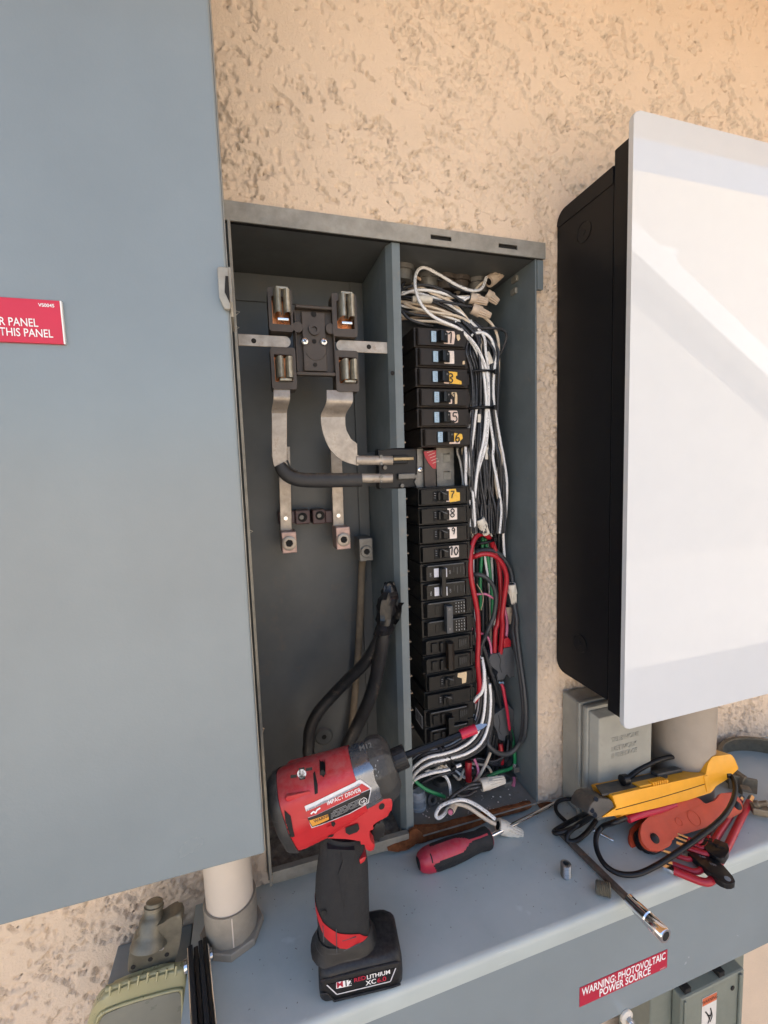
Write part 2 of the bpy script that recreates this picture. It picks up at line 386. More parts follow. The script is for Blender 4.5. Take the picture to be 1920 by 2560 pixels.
mat('pvc_gray', (0.33, 0.275, 0.215), 0.5, var=0.08, scale=30, dirt=((0.3, 0.26, 0.21), 0.62, 50))
mat('nid_gray', (0.285, 0.278, 0.238), 0.6, var=0.1, scale=30, bump=0.15, bscale=600, dirt=((0.19, 0.18, 0.15), 0.60, 35), up=((0.2, 0.18, 0.15), 0.6))
mat('inverter_black', (0.0075, 0.008, 0.0095), 0.42, var=0.08, scale=30, rvar=0.06, bump=0.08, bscale=1500, spec=0.22)
mat('white_glass', (0.59, 0.60, 0.60), 0.012, var=0.01, rvar=0.0, spec=0.5)
mat('ring_metal', (0.20, 0.165, 0.115), 0.55, 0.45, var=0.25, scale=90, bump=0.2, dirt=((0.12, 0.09, 0.06), 0.58, 90))
mat('old_zinc', (0.150, 0.138, 0.105), 0.42, 0.45, var=0.25, scale=70, bump=0.25, dirt=((0.16, 0.13, 0.09), 0.57, 70))
mat('yellowed_plastic', (0.50, 0.46, 0.255), 0.3, var=0.08, scale=30, bump=0.05, trans=0.35, dirt=((0.40, 0.35, 0.22), 0.62, 50))
mat('gray_lens', (0.20, 0.195, 0.155), 0.3, var=0.1, scale=25)
mat('green_gray_box', (0.20, 0.215, 0.175), 0.5, var=0.08, scale=30, bump=0.08, dirt=((0.15, 0.14, 0.11), 0.64, 45), up=((0.2, 0.18, 0.15), 0.5))
mat('cream_sticker', (0.70, 0.66, 0.60), 0.6, var=0.06)
mat('orange_sticker', (0.62, 0.15, 0.06), 0.6, var=0.08)
mat('amber_print', (0.62, 0.27, 0.03), 0.5, var=0.05, rvar=0)
mat('silver_print', (0.60, 0.60, 0.62), 0.4, 0.2, var=0.1, scale=300)
mat('concrete', (0.36, 0.32, 0.265), 0.9, var=0.15, scale=3, bump=0.3, bscale=80, spec=0.2)
mat('neighbor_stucco', (0.52, 0.45, 0.37), 0.95, var=0.05, scale=4, bump=0.5, bscale=60, spec=0.1)
mat('roof_tile', (0.30, 0.17, 0.11), 0.85, var=0.2, scale=6)
mat('trim_white', (0.72, 0.70, 0.66), 0.6, var=0.04)
mat('soffit_paint', (0.70, 0.40, 0.17), 0.85, var=0.06, scale=6)
mat('window_glass', (0.05, 0.055, 0.06), 0.05, var=0.05, rvar=0)
mat('clear_plastic', (0.55, 0.58, 0.60), 0.12, var=0.1, scale=80, alpha=0.45, rvar=0.05)

# ------------------------------------------------------------------ house wall (stucco), eave, ground, neighbouring house
TAB = [rng.random((256, 256)).astype(np.float32) for _ in range(6)]
def vn(u, v, s=0):
    t = TAB[s % 6]; iu = np.floor(u).astype(int); iv = np.floor(v).astype(int); fu = u - iu; fv = v - iv
    fu = fu * fu * fu * (fu * (fu * 6 - 15) + 10); fv = fv * fv * fv * (fv * (fv * 6 - 15) + 10)
    a = t[iu % 256, iv % 256]; b = t[(iu + 1) % 256, iv % 256]; c = t[iu % 256, (iv + 1) % 256]; d = t[(iu + 1) % 256, (iv + 1) % 256]
    return (a * (1 - fu) + b * fu) * (1 - fv) + (c * (1 - fu) + d * fu) * fv
def fbm(u, v, s=0, o=4, g=0.5):
    r = 0; a = 1; t = 0
    for i in range(o):
        r = r + a * vn(u * 2 ** i + 17.3 * i, v * 2 ** i + 9.1 * i, s + i); t += a; a *= g
    return r / t
def sstep(a, b, x):
    t = np.clip((x - a) / (b - a), 0, 1); return t * t * (3 - 2 * t)
def stucco_height(x, z):
    ca, sa = math.cos(math.radians(-33)), math.sin(math.radians(-33))
    wx = x + (fbm(x * 22, z * 22, 1, 3) - 0.5) * 0.030; wz = z + (fbm(x * 22 + 40, z * 22, 2, 3) - 0.5) * 0.030
    u = (wx * ca + wz * sa); v = (-wx * sa + wz * ca)
    n = fbm(u * 24 + 3, v * 46 + 5, 0, 5, 0.64)
    rag = fbm(x * 170, z * 170, 3, 3) - 0.5
    big = fbm(x * 3.2 + 8, z * 3.2 + 1, 4, 2)
    t = 0.485 + (big - 0.5) * 0.40 + 0.16 * sstep(0.30, 0.16, z) * sstep(0.30, 0.36, x) - 0.02 * sstep(-0.3, -0.5, z)
    pl = sstep(-0.010, 0.020, n + rag * 0.30 - t)                       # trowelled plateaus
    lo = fbm(x * 210, z * 210, 5, 3) - 0.5                              # torn, sandy low ground
    pit = sstep(0.70, 0.80, fbm(x * 120 + 9, z * 120 + 2, 2, 2))
    hi_ = fbm(x * 330 + 5, z * 330, 1, 2) - 0.5
    gate = 0.35 + 0.65 * sstep(0.38, 0.60, fbm(x * 46 + 3, z * 46 + 7, 4, 3))
    gr = np.exp(-((n + rag * 0.30 - t + 0.010) / 0.011) ** 2) * gate                 # torn, undercut lips along the plateau edges
    gr2 = np.exp(-((fbm(u * 40 + 9, v * 74 + 2, 3, 4, 0.6) + rag * 0.25 - 0.5) / 0.012) ** 2) * sstep(0.55, 0.66, fbm(x * 30 + 13, z * 30, 5, 3))
    h = pl * 0.0030 + (lo * 0.0030 + hi_ * 0.0022) * (1 - 0.84 * pl) - gr * 0.0034 - gr2 * 0.0020 - pit * 0.0022 * pl + 0.0018
    return h
PX0, PX1, PZ0, PZ1 = -0.0085, 0.3645, -0.4775, 0.2650     # panel opening in the wall
house = thing('house', 'tan stucco house wall that the open electrical panel is set into', 'wall', V(0.2, WALL, -CZ))
def fine_wall():
    st = 0.0015
    xs = np.arange(-0.42, 1.02, st); zs = np.arange(-0.86, 0.66, st)
    Xg, Zg = np.meshgrid(xs, zs, indexing='ij'); H = stucco_height(Xg, Zg)
    # keep the stucco tight to the panel frame
    n0, n1 = Xg.shape
    cx = Xg[:-1, :-1] + st / 2; cz = Zg[:-1, :-1] + st / 2
    hole = (cx > PX0) & (cx < PX1) & (cz > PZ0) & (cz < PZ1)
    hid = ((cx < -0.035) & (cz > -0.20)) | ((cx > 0.43) & (cz > -0.20) & (cz < 0.26)) | ((cx > -0.05) & (cz > -0.60) & (cz < -0.50))
    keep = ~(hole | hid)
    idx = np.arange(n0 * n1).reshape(n0, n1)
    q = np.stack([idx[:-1, :-1], idx[1:, :-1], idx[1:, 1:], idx[:-1, 1:]], -1)[keep]
    used = np.zeros(n0 * n1, bool); used[q.ravel()] = True; remap = np.cumsum(used) - 1
    P = np.stack([Xg.ravel(), 0.0045 - H.ravel(), Zg.ravel() + CZ], -1)[used]; q = remap[q]
    P -= np.array(house.location)
    me = bpy.data.meshes.new('stucco_face'); me.vertices.add(len(P)); me.vertices.foreach_set('co', P.astype(np.float32).ravel())
    me.loops.add(q.size); me.loops.foreach_set('vertex_index', q.ravel().astype(np.int32))
    me.polygons.add(len(q)); me.polygons.foreach_set('loop_start', (np.arange(len(q)) * 4).astype(np.int32))
    me.polygons.foreach_set('use_smooth', np.ones(len(q), bool))
    me.update(calc_edges=True); me.materials.append(MAT['stucco'])
    o = bpy.data.objects.new('stucco_face', me); COL.objects.link(o); o.parent = house
fine_wall()
bm = bm_new()
for (a, b, c, d) in ((-4, PX0, -CZ, 1.1), (PX1, 5, -CZ, 1.1), (PX0, PX1, -CZ, PZ0), (PX0, PX1, PZ1, 1.1)): box(bm, a, b, WALL + 0.022, WALL + 0.16, c, d)
obj('wall', bm, 'stucco', house)
EV = 0.72                                                      # soffit height above the eye
bm = bm_new(); box(bm, -4, 5, WALL - 0.50, WALL + 0.002, EV, EV + 0.02); obj('soffit', bm, 'soffit_paint', house)
bm = bm_new(); box(bm, -4, 5, WALL - 0.54, WALL - 0.501, EV - 0.03, EV + 0.16, 0.004); obj('fascia', bm, 'soffit_paint', house)
bm = bm_new(); prism(bm, [V(-4, WALL - 0.60, EV + 0.17), V(-4, WALL - 0.60, EV + 0.21), V(-4, WALL + 4.0, EV + 1.75), V(-4, WALL + 4.0, EV + 1.70)], Vector((9, 0, 0))); obj('roof', bm, 'roof_tile', house)
bm = bm_new()
for s in (-60, ): box(bm, -60, 60, -60, 60, -CZ - 0.1, -CZ)
tag(obj('ground', bm, 'concrete'), 'pale concrete yard between the two houses', None, kind='structure')
# across the side yard: seen only mirrored in the white glass
NY = -4.3
gw = thing('garden_wall', 'low tan stucco garden wall across the yard', 'wall', V(-4, NY, -CZ))
bm = bm_new(); box(bm, -16, 4.2, NY - 0.2, NY, -CZ, 0.30, 0.01); obj('wall', bm, 'neighbor_stucco', gw)
bm = bm_new(); box(bm, -16, 4.2, NY - 0.24, NY + 0.04, 0.301, 0.37, 0.01); obj('coping', bm, 'trim_white', gw)
nh = thing('neighboring_house', 'tan stucco house across the yard, mirrored in the white glass', 'house', V(8, NY - 1.6, -CZ))
bm = bm_new(); box(bm, 4.6, 18, NY - 3.0, NY - 1.6, -CZ, 5.2); obj('wall', bm, 'neighbor_stucco', nh)
bm = bm_new(); prism(bm, [V(4.3, NY, -CZ), V(12.0, NY, -CZ), V(12.0, NY, -1.2), V(4.3, NY, 3.35)], Vector((0, -1.55, 0))); obj('wing', bm, 'concrete', nh)
bm = bm_new(); prism(bm, [V(4.2, NY + 0.25, 3.22), V(12.2, NY + 0.25, -1.5), V(12.2, NY + 0.25, -1.1), V(4.2, NY + 0.25, 3.62)], Vector((0, -1.8, 0)), 0.02); obj('rake_board', bm, 'trim_white', nh)
bm = bm_new(); box(bm, 6.7, 7.9, NY - 1.599, NY - 1.55, 2.9, 3.95, 0.01); w = obj('window', bm, 'trim_white', nh)
bm = bm_new(); box(bm, 6.85, 7.75, NY - 1.549, NY - 1.54, 3.05, 3.8); obj('pane', bm, 'window_glass', w)

# ------------------------------------------------------------------ flush electrical panel
panel = thing('electrical_panel', 'open flush-mounted gray electrical panel with its covers removed', 'electrical panel', V(0.18, 0.505, -0.477))
BK = 0.617
bm = bm_new(); box(bm, -0.0085, 0.3645, BK, BK + 0.002, -0.4772, 0.2648); obj('back_wall', bm, 'gray_interior', panel)
bm = bm_new(); box(bm, 0.3620, 0.3643, 0.5005, BK, -0.4770, 0.2620, 0.0004); o = obj('side_wall', bm, 'gray_enamel_dusty', panel)
for px in ((1300, 470), (1292, 590)):
    c = PXp = None
    p = zRT(*px); r = ray(p); c = CAM + r * (0.3618 / r.x); bm = bm_new()
    obox(bm, c + Vector((-0.0015, 0, 0)), X_, D_, UP, 0.004, 0.012, 0.0075, 0.0008); obj('tab', bm, 'galvanized', o)
bm = bm_new(); box(bm, -0.0080, -0.0062, 0.5005, BK, -0.4770, 0.2620); obj('side_wall', bm, 'gray_interior', panel)
bm = bm_new(); box(bm, -0.0060, 0.3618, 0.5045, BK - 0.0002, 0.2605, 0.2625); obj('top_wall', bm, 'gray_interior', panel)
# galvanised drip lip with two slots
bm = bm_new()
def lipbox(x0, x1, z0, z1): box(bm, x0, x1, 0.4965, 0.4985, z0, z1)
sl = [(at(zRT(462, 100), 0.4965).x, at(zRT(667, 128), 0.4965).x), (at(zRT(1132, 190), 0.4965).x, at(zRT(1317, 215), 0.4965).x)]
za, zb, zc, zd = 0.2598, 0.2665, 0.2715, 0.2790
lipbox(-0.0105, 0.3745, za, zb); lipbox(-0.0105, 0.3745, zc, zd)
e = -0.0105
for a, b in sl + [(0.3745, None)]: lipbox(e, a, zb + 0.00001, zc - 0.00001); e = b
box(bm, -0.0105, 0.3745, 0.4986, 0.512, 0.2775, 0.2790)
bmesh.ops.remove_doubles(bm, verts=bm.verts, dist=1e-6)
lip = obj('drip_lip', bm, 'galvanized', panel)
bm = bm_new(); box(bm, -0.0095, 0.3735, 0.5002, 0.5042, 0.2602, 0.2770); obj('slot_backing', bm, 'dark_hole', lip)
bm = bm_new(); box(bm, 0.3650, 0.3735, 0.4995, 0.5050, 0.2235, 0.2596, 0.0006); obj('corner_flange', bm, 'gray_enamel_dusty', panel)
# floors
bm = bm_new(); box(bm, 0.1705, 0.3615, 0.4985, BK - 0.0002, -0.4772, -0.4758, 0.0004); obj('floor', bm, 'floor_metal', panel)
bm = bm_new()
gx, gy = 60, 40
gv = {}
for i in range(gx + 1):
    for j in range(gy + 1):
        x = -0.006 + (0.168 + 0.006) * i / gx; d = 0.5035 + (BK - 0.5038) * j / gy
        gv[i, j] = bm.verts.new(V(x, d, -0.4765 + 0.0045 * float(fbm(np.array(x * 130.), np.array(d * 130.), 1, 4)) + 0.006 * max(0, (j / gy - 0.55)) * float(vn(np.array(x * 40.), np.array(3.), 2))))
for i in range(gx):
    for j in range(gy): bm.faces.new((gv[i, j], gv[i + 1, j], gv[i + 1, j + 1], gv[i, j + 1]))
obj('dirt_covered_floor', bm, 'floor_grime', panel, smooth=60)
# sill strip in front of the left compartment
bm = bm_new()
x0 = at(zDR(62, 1080), 0.497).x; x1 = at(zDR(1082, 790), 0.497).x
box(bm, x0, x1, 0.4955, 0.4975, -0.4785, -0.4640, 0.0003)
box(bm, x0, x1, 0.4976, 0.5030, -0.4655, -0.4640)
box(bm, x0 - 0.0035, x0 - 0.0005, 0.4950, 0.5030, -0.4800, 0.2595, 0.0003)
obj('sill_strip', bm, 'galvanized', panel)
# rusty sealant under the floor edge
def blob_strip(pts, r0, seed, flat=0.7):
    rr = random.Random(seed); P = []; R = []
    for a, b in zip(pts, pts[1:]):
        for k in range(7):
            t = k / 7; P.append(a.lerp(b, t) + Vector((0, rr.uniform(-.0012, .0012), rr.uniform(-.001, .001)))); R.append(r0 * rr.uniform(0.6, 1.25))
    P.append(pts[-1]); R.append(r0 * 0.4)
    b = bm_new(); tube(b, P, R, 8, 3); return b
def rag(pts, d, th, seed, zf):
    rr = random.Random(seed); P = []
    Q = [at(zf(*p), d) for p in pts]
    for a, b in zip(Q, Q[1:] + Q[:1]):
        m_ = max(1, int((b - a).length / 0.004))
        for k in range(m_): P.append(a.lerp(b, k / m_) + Vector((rr.uniform(-.0005, .0005), 0, rr.uniform(-.0006, .0006))))
    bm = bm_new(); prism(bm, P, Vector((0, th, 0)), 0.0004); return bm
obj('rusty_seal', rag([(138, 700), (400, 690), (700, 610), (1000, 530), (1362, 440), (1368, 490), (1300, 528), (1100, 580), (960, 610), (800, 690), (640, 745), (420, 800), (200, 870), (165, 840)], 0.5000, 0.005, 3, zSD), 'rust', panel)
obj('rusty_seal', rag([(920, 895), (985, 868), (1085, 832), (1092, 772), (1140, 752), (1188, 790), (1200, 860), (1130, 872), (1085, 905), (1010, 928), (930, 920)], 0.4945, 0.004, 5, zDR), 'rust', panel)
obj('rusty_seal', rag([(1430, 470), (1480, 450), (1560, 440), (1600, 450), (1540, 490), (1450, 500)], 0.5015, 0.002, 8, zSD), 'rust', panel)
# divider: folded channel with a gap where the bus bars pass
def divider(z0, z1, name='divider'):
    bm = bm_new()
    prof = [(0.1712, 0.5015), (0.1808, 0.5015), (0.1808, 0.5029), (0.1722, 0.5029), (0.1680, 0.5115), (0.1672, BK - 0.0004), (0.1655, BK - 0.0004), (0.1662, 0.5112)]
    k = 0.0065
    lo = [V(x + k * (z0 - 0.26), d, z0) for x, d in prof]; hi = [V(x + k * (z1 - 0.26), d, z1) for x, d in prof]
    loft(bm, [lo, hi]); return obj(name, bm, 'gray_enamel_dusty', panel)
zg1 = at((985, 1120), 0.5015).z - CZ; zg0 = at((990, 1222), 0.5015).z - CZ
dv = divider(zg1, 0.2600); divider(-0.4750, zg0)
bm = bm_new(); disc(bm, at((981, 932.6), 0.5012), -D_, 0.0024, 0.0006); obj('screw_hole', bm, 'dark_hole', dv)
# back plate crease + mounting emboss
bm = bm_new(); xa = at(zLB(1285, 1100), BK - 0.003).x; box(bm, xa, xa + 0.0155, BK - 0.004, BK - 0.0002, -0.47, 0.2595, 0.0006); obj('back_rib', bm, 'gray_interior', panel)
bm = bm_new(); xa2 = at(zLT(165, 680), BK - 0.002).x; box(bm, -0.0055, 0.1650, BK - 0.0025, BK - 0.0003, 0.2250, 0.2590, 0.0008); obj('back_rib', bm, 'gray_interior', panel)
c = at(zCB(715, 1660), BK - 0.0005); bm = bm_new(); lathe(bm, c, -D_, [(0, 0.0135), (0.0022, 0.011), (0.0022, 0.0045)], 28); e_ = obj('mounting_emboss', bm, 'gray_interior', panel, smooth=40)
bm = bm_new(); disc(bm, c + Vector((0, -0.0024, 0)), -D_, 0.0034, 0.0004); obj('mounting_hole', bm, 'dark_hole', e_)
for px, l in (((205, 1010), 0.006), ((200, 1150), 0.004)):
    c = at(zLT(*px), 0.515); bm = bm_new(); tube(bm, [c + Vector((-0.012, 0, 0.003)), c + Vector((0.001, 0, 0)), c + Vector((-0.006, 0, -l))], 0.0006, 6, 1); obj('wire_clip', bm, 'tinned', panel)
for px in ((330, 1365),):
    c = at(zLB(*px), 0.515); bm = bm_new(); tube(bm, [c + Vector((-0.014, 0, 0.008)), c, c + Vector((-0.01, 0, -0.006))], 0.0007, 6, 1); obj('wire_clip', bm, 'tinned', panel)
for px in ((150, 1590),):
    c = at(zCB(*px), 0.515); bm = bm_new(); tube(bm, [c + Vector((-0.012, 0, 0.008)), c, c + Vector((-0.002, 0, -0.004))], 0.0009, 6, 1); obj('wire_clip', bm, 'tan_clip', panel)
# knockout bushings hanging from the top wall of the breaker side
for i, px in enumerate(((425, 300), (735, 345), (915, 430), (590, 330), (170, 250))):
    p = zRT(*px); r = ray(p); dd = 0.575 if i != 4 else 0.56
    c = at(p, dd); c.z = CZ + 0.2602; bm = bm_new(); lathe(bm, c, -UP, [(0, 0.0165), (0.006, 0.0165), (0.006, 0.0135), (0.018, 0.0135), (0.018, 0.0105)], 24, mod=lambda a, k: 1 + (0.04 if math.sin(a * 8) > 0 and k < 3 else 0)); obj('bushing', bm, 'brown_plastic' if i % 2 else 'dull_lug', panel, smooth=35)

# ------------------------------------------------------------------ gray wall box on the left (front, red plate, hasp)
BF = 0.360
wb = thing('wall_box', 'large gray steel wall box with a red engraved plate, left of the panel', 'enclosure', V(-0.2, BF, -0.318))
bx1 = -0.0072
bm = bm_new(); box(bm, -0.46, bx1 - 0.0012, BF + 0.012, WALL + 0.002, -0.3155, 0.80, 0.0015); obj('body', bm, 'gray_enamel', wb)
bm = bm_new(); box(bm, -0.462, bx1, BF, BF + 0.0115, -0.3182, 0.803, 0.0022, 3); cov = obj('front_cover', bm, 'gray_enamel', wb)
bm = bm_new(); gn = (30, 70); gq = {}
for i in range(gn[0] + 1):
    for j in range(gn[1] + 1):
        u_, v_ = i / gn[0], j / gn[1]; x = -0.4592 + (bx1 - 0.0028 + 0.4592) * u_; z = -0.3154 + (0.8 + 0.3154) * v_
        ed = min(1, 12 * min(u_, 1 - u_, v_, 1 - v_)); h_ = 0.0004 + ed * 0.0016 * float(fbm(np.array(x * 7 + 5.), np.array(z * 5 + 9.), 2, 2))
        gq[i, j] = bm.verts.new(V(x, BF - h_ + 0.0003, z))
for i in range(gn[0]):
    for j in range(gn[1]): bm.faces.new((gq[i, j], gq[i + 1, j], gq[i + 1, j + 1], gq[i, j + 1]))
obj('front_skin', bm, 'gray_enamel', cov, smooth=180)
bm = bm_new(); box(bm, bx1 + 0.0001, bx1 + 0.0007, BF + 0.0016, BF + 0.0110, -0.3165, 0.80); obj('edge_highlight', bm, 'galvanized', cov)  # pale strip painting in the bright highlight of the worn right edge
# hasp on the right edge
h0 = at(zLT(40, 600), BF - 0.004); h1 = at(zLT(45, 985), BF - 0.004); zh = (h0.z + h1.z) / 2; hh = h0.z - h1.z
bm = bm_new()
ys = BF - WALL
def hp(a, b): return Vector((bx1 + a, ys + b, 0))
pr = [Vector((bx1 - 0.0065, ys - 0.001, zh + hh * 0.5)), Vector((bx1 - 0.0065, ys - 0.001, zh - hh * 0.22)), Vector((bx1 - 0.0035, ys - 0.001, zh - hh * 0.5)), Vector((bx1 + 0.0012, ys - 0.001, zh - hh * 0.5)), Vector((bx1 + 0.0012, ys - 0.001, zh + hh * 0.5))]
prism(bm, roundpoly(pr, 0.002), Vector((0, -0.0035, 0)), 0.0008)
prism(bm, [Vector((bx1 + 0.0008, ys - 0.003, zh + hh * 0.52)), Vector((bx1 + 0.0008, ys + 0.02, zh + hh * 0.34)), Vector((bx1 + 0.0008, ys + 0.02, zh - hh * 0.78)), Vector((bx1 + 0.0008, ys + 0.002, zh - hh * 0.6)), Vector((bx1 + 0.0008, ys - 0.003, zh - hh * 0.3))], Vector((0.0020, 0, 0)), 0.0004)
hs = obj('hasp', bm, 'galvanized', wb)
bm = bm_new(); prism(bm, [Vector((bx1 - 0.0012, ys - 0.0047, zh + hh * 0.28)), Vector((bx1 + 0.0009, ys - 0.0047, zh + hh * 0.28)), Vector((bx1 + 0.0009, ys - 0.0047, zh - hh * 0.36)), Vector((bx1 - 0.0024, ys - 0.0047, zh - hh * 0.10))], Vector((0, -0.0004, 0))); obj('hasp_slot', bm, 'dark_hole', hs)
# engraved red plate
pl = thing('sign_plate', 'red engraved plate reading R PANEL and HIS PANEL, on the gray wall box', 'sign', V(-0.2, BF - 0.001, 0.1))
tr = at((151.8, 754), BF - 0.0015); br = at((160.5, 862), BF - 0.0015)
xr = (tr.x + br.x) / 2; zt, zb_ = tr.z - CZ, br.z - CZ
bm = bm_new(); box(bm, xr - 0.125, xr, BF - 0.0030, BF - 0.0001, zb_, zt, 0.0003); obj('plate', bm, 'plate_red', pl)
bm = bm_new(); box(bm, xr + 0.00005, xr + 0.0009, BF - 0.0029, BF - 0.0001, zb_ + 0.0002, zt); obj('plate_edge', bm, 'white_print', pl)
zz = Z(0, 640, 2.592)
def pline(s, px, h, name='lettering'):
    O = at(zz(*px), BF - 0.0033); return lettering(name, s, O, X_, UP, h, 'white_print', pl, xs=0.77, bold=0.012, align='RIGHT')
capw = (at(zz(345, 477), BF).z - at(zz(345, 528), BF).z)
pline('SOLAR PANEL', (249, 459), capw * 0.98); pline('THIS PANEL', (346, 529), capw * 0.98)
lettering('lettering', 'VS0045', at(zz(354, 333), BF - 0.0033), X_, UP, capw * 0.40, 'white_print', pl, bold=0.03, align='RIGHT')

# ------------------------------------------------------------------ gray wireway (trough) under the panel
ZT = -0.490; TF = 0.3565
wt = thing('wireway', 'long gray steel wireway under the panel with tools lying on it', 'wireway', V(0.35, 0.43, -0.64))
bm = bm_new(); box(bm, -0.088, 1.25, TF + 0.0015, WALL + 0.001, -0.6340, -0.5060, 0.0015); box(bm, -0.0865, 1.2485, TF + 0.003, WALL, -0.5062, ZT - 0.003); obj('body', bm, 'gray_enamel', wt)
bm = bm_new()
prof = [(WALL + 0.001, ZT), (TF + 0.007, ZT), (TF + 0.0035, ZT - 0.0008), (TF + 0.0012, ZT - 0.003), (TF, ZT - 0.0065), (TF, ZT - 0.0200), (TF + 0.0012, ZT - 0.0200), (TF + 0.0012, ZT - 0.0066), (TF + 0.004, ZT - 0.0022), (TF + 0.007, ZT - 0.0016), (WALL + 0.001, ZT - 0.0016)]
loft(bm, [[V(-0.0895, d, z) for d, z in prof], [V(1.2515, d, z) for d, z in prof]]); obj('lid', bm, 'gray_lid_lit', wt, smooth=35)
# warning sticker on the wireway front
ws = thing('warning_sticker', 'red sticker reading WARNING: PHOTOVOLTAIC POWER SOURCE on the wireway front', 'sticker', V(0.43, TF, -0.55))
tl_, tr_, br_, bl_ = [at(zBR(*p), TF + 0.0012) for p in ((160, 542), (858, 232), (850, 380), (152, 695))]
U = (tr_ - tl_ + br_ - bl_).normalized(); Wv = Vector((-U.z, 0, U.x)); cen = (tl_ + tr_ + br_ + bl_) / 4; sw = ((tr_ - tl_).length + (br_ - bl_).length) / 2; shh = ((tl_ - bl_).length + (tr_ - br_).length) / 2
Nf = Vector((0, -1, 0))
bm = bm_new(); obox(bm, cen, U, Wv, Nf, sw, shh, 0.0004); obj('sticker_sheet', bm, 'sticker_red', ws)
O = cen - U * sw * 0.475 + Wv * shh * 0.02 + Nf * 0.0004
lettering('lettering', 'WARNING: PHOTOVOLTAIC', cen + Wv * shh * 0.04 + Nf * 0.0004, U, Wv, shh * 0.385, 'white_print', ws, bold=0.028, align='CENTER', fit=sw * 0.955)
lettering('lettering', 'POWER SOURCE', cen - Wv * shh * 0.405 + U * sw * 0.005 + Nf * 0.0004, U, Wv, shh * 0.385, 'white_print', ws, bold=0.028, align='CENTER', fit=sw * 0.585)
lettering('lettering', '596-00234', cen + U * sw * 0.48 - Wv * shh * 0.44 + Nf * 0.0004, U, Wv, shh * 0.055, 'white_print', ws, align='RIGHT')
# bolt with sealing washer on the wireway front
c = at(zBR(525, 765), TF + 0.0012)
hb = thing('hex_bolt', 'steel bolt with a pale sealing washer on the wireway front', 'bolt', c)
bm = bm_new(); lathe(bm, c, Nf, [(0, 0.0085), (0.002, 0.0082), (0.004, 0.005)], 24); obj('washer', bm, 'wire_nut_cream', hb, smooth=40)
bm = bm_new(); lathe(bm, c + Nf * 0.0041, Nf, [(0, 0.0045), (0.004, 0.0045), (0.004, 0.0026), (0.014, 0.0024), (0.015, 0.0015)], 12); obj('bolt', bm, 'bright_steel', hb, smooth=40)

# ------------------------------------------------------------------ white-glass inverter on the right
inv = thing('inverter', 'black inverter with a white glass front on the right of the panel', 'inverter', V(0.6, 0.45, -0.30))
IX = 0.4025; IZ0, IZ1 = -0.2895, 0.3245
def iprof(d0, d1, z0, z1, r): 
    out = []
    for cx, cz, a0 in ((d1 - r, z1 - r, 0), ):
        for i in range(7): a = math.radians(90 * i / 6); out.append((d1 - r + r * math.cos(a), z1 - r + r * math.sin(a)))
    out += [(d0, z1), (d0, z0)]
    for i in range(7): a = math.radians(-90 + 90 * i / 6); out.append((d1 - r + r * math.cos(a), z0 + r + r * math.sin(a)))
    return out
bm = bm_new(); prism(bm, [V(IX, d, z) for d, z in iprof(0.4165, 0.5095, IZ0, IZ1, 0.016)], Vector((0.40, 0, 0))); ib = obj('body', bm, 'inverter_black', inv, smooth=40)
bm = bm_new(); box(bm, IX, 0.806, 0.3935, 0.4160, IZ0 - 0.0125, IZ1 + 0.0155, 0.0012); obj('bezel', bm, 'inverter_black', inv)
# top cap seam, knockouts on the side
bm = bm_new(); prism(bm, [V(IX - 0.0009, d, z) for d, z in [(0.4168, IZ1 - 0.0185), (0.5075, IZ1 - 0.0185), (0.5092, IZ1 - 0.0165)] + [(0.5092, IZ1 - 0.016)] + [p for p in iprof(0.4168, 0.5094, IZ0, IZ1 - 0.0003, 0.0155)[0:8]]], Vector((0.0010, 0, 0))); obj('top_cap', bm, 'inverter_black', inv)
for px, r_ in (((290, 990), 0.0125), ):
    p = Z(1360, 240, 2.911)(*px); q = ray(p); c = CAM + q * (IX / q.x)
    for cc in (c, Vector((c.x, c.y + 0.002, CZ - 0.2355))):
        bm = bm_new(); prof = [(0, 0.0122), (0.0006, 0.0122), (0.0006, 0.0112), (0.0001, 0.0110)]
        lathe(bm, cc + Vector((-0.0001, 0, 0)), -X_, prof, 36); k_ = obj('knockout', bm, 'inverter_black', inv, smooth=30)
        bm = bm_new(); lathe(bm, cc + Vector((-0.0002, 0, 0)), -X_, [(0, 0.0028), (0.0006, 0.0025)], 16); obj('knockout_dimple', bm, 'inverter_black', k_, smooth=30)
gz0 = at((1573, 1824), 0.386).z - CZ; gz1 = at((1598, 272.8), 0.386).z - CZ; gx0 = 0.3985
bm = bm_new()
cenx = (gx0 + 0.815) / 2; cz_ = (gz0 + gz1) / 2
out = rrect(0.815 - gx0, gz1 - gz0, 0.008, 6)
prism(bm, [V(cenx + a, 0.3930, cz_ + b) for a, b in out], Vector((0, -0.0060, 0)), 0.0012, 3); obj('glass_front', bm, 'white_glass', inv)

# ------------------------------------------------------------------ telephone interface box
nid = thing('telephone_box', 'weathered gray TELEPHONE NETWORK INTERFACE box under the inverter', 'utility box', V(0.465, 0.45, ZT))
nx0, nx1 = 0.4085, 0.5130
bm = bm_new(); box(bm, nx0 + 0.003, nx1 + 0.004, 0.478, 0.5095, ZT + 0.0015, -0.325, 0.003); obj('base', bm, 'nid_gray', nid)
bm = bm_new(); box(bm, nx0 + 0.001, nx1 + 0.006, 0.472, 0.4775, ZT + 0.0010, -0.3235, 0.002); obj('flange', bm, 'nid_gray', nid)
bm = bm_new(); box(bm, nx0 + 0.003, nx1 + 0.003, 0.4605, 0.4715, ZT + 0.0020, -0.3250, 0.004); obj('rim', bm, 'nid_gray', nid)
fz1 = -0.3290
def rect(x0, x1, d, z0, z1): return [V(x0, d, z0), V(x1, d, z0), V(x1, d, z1), V(x0, d, z1)]
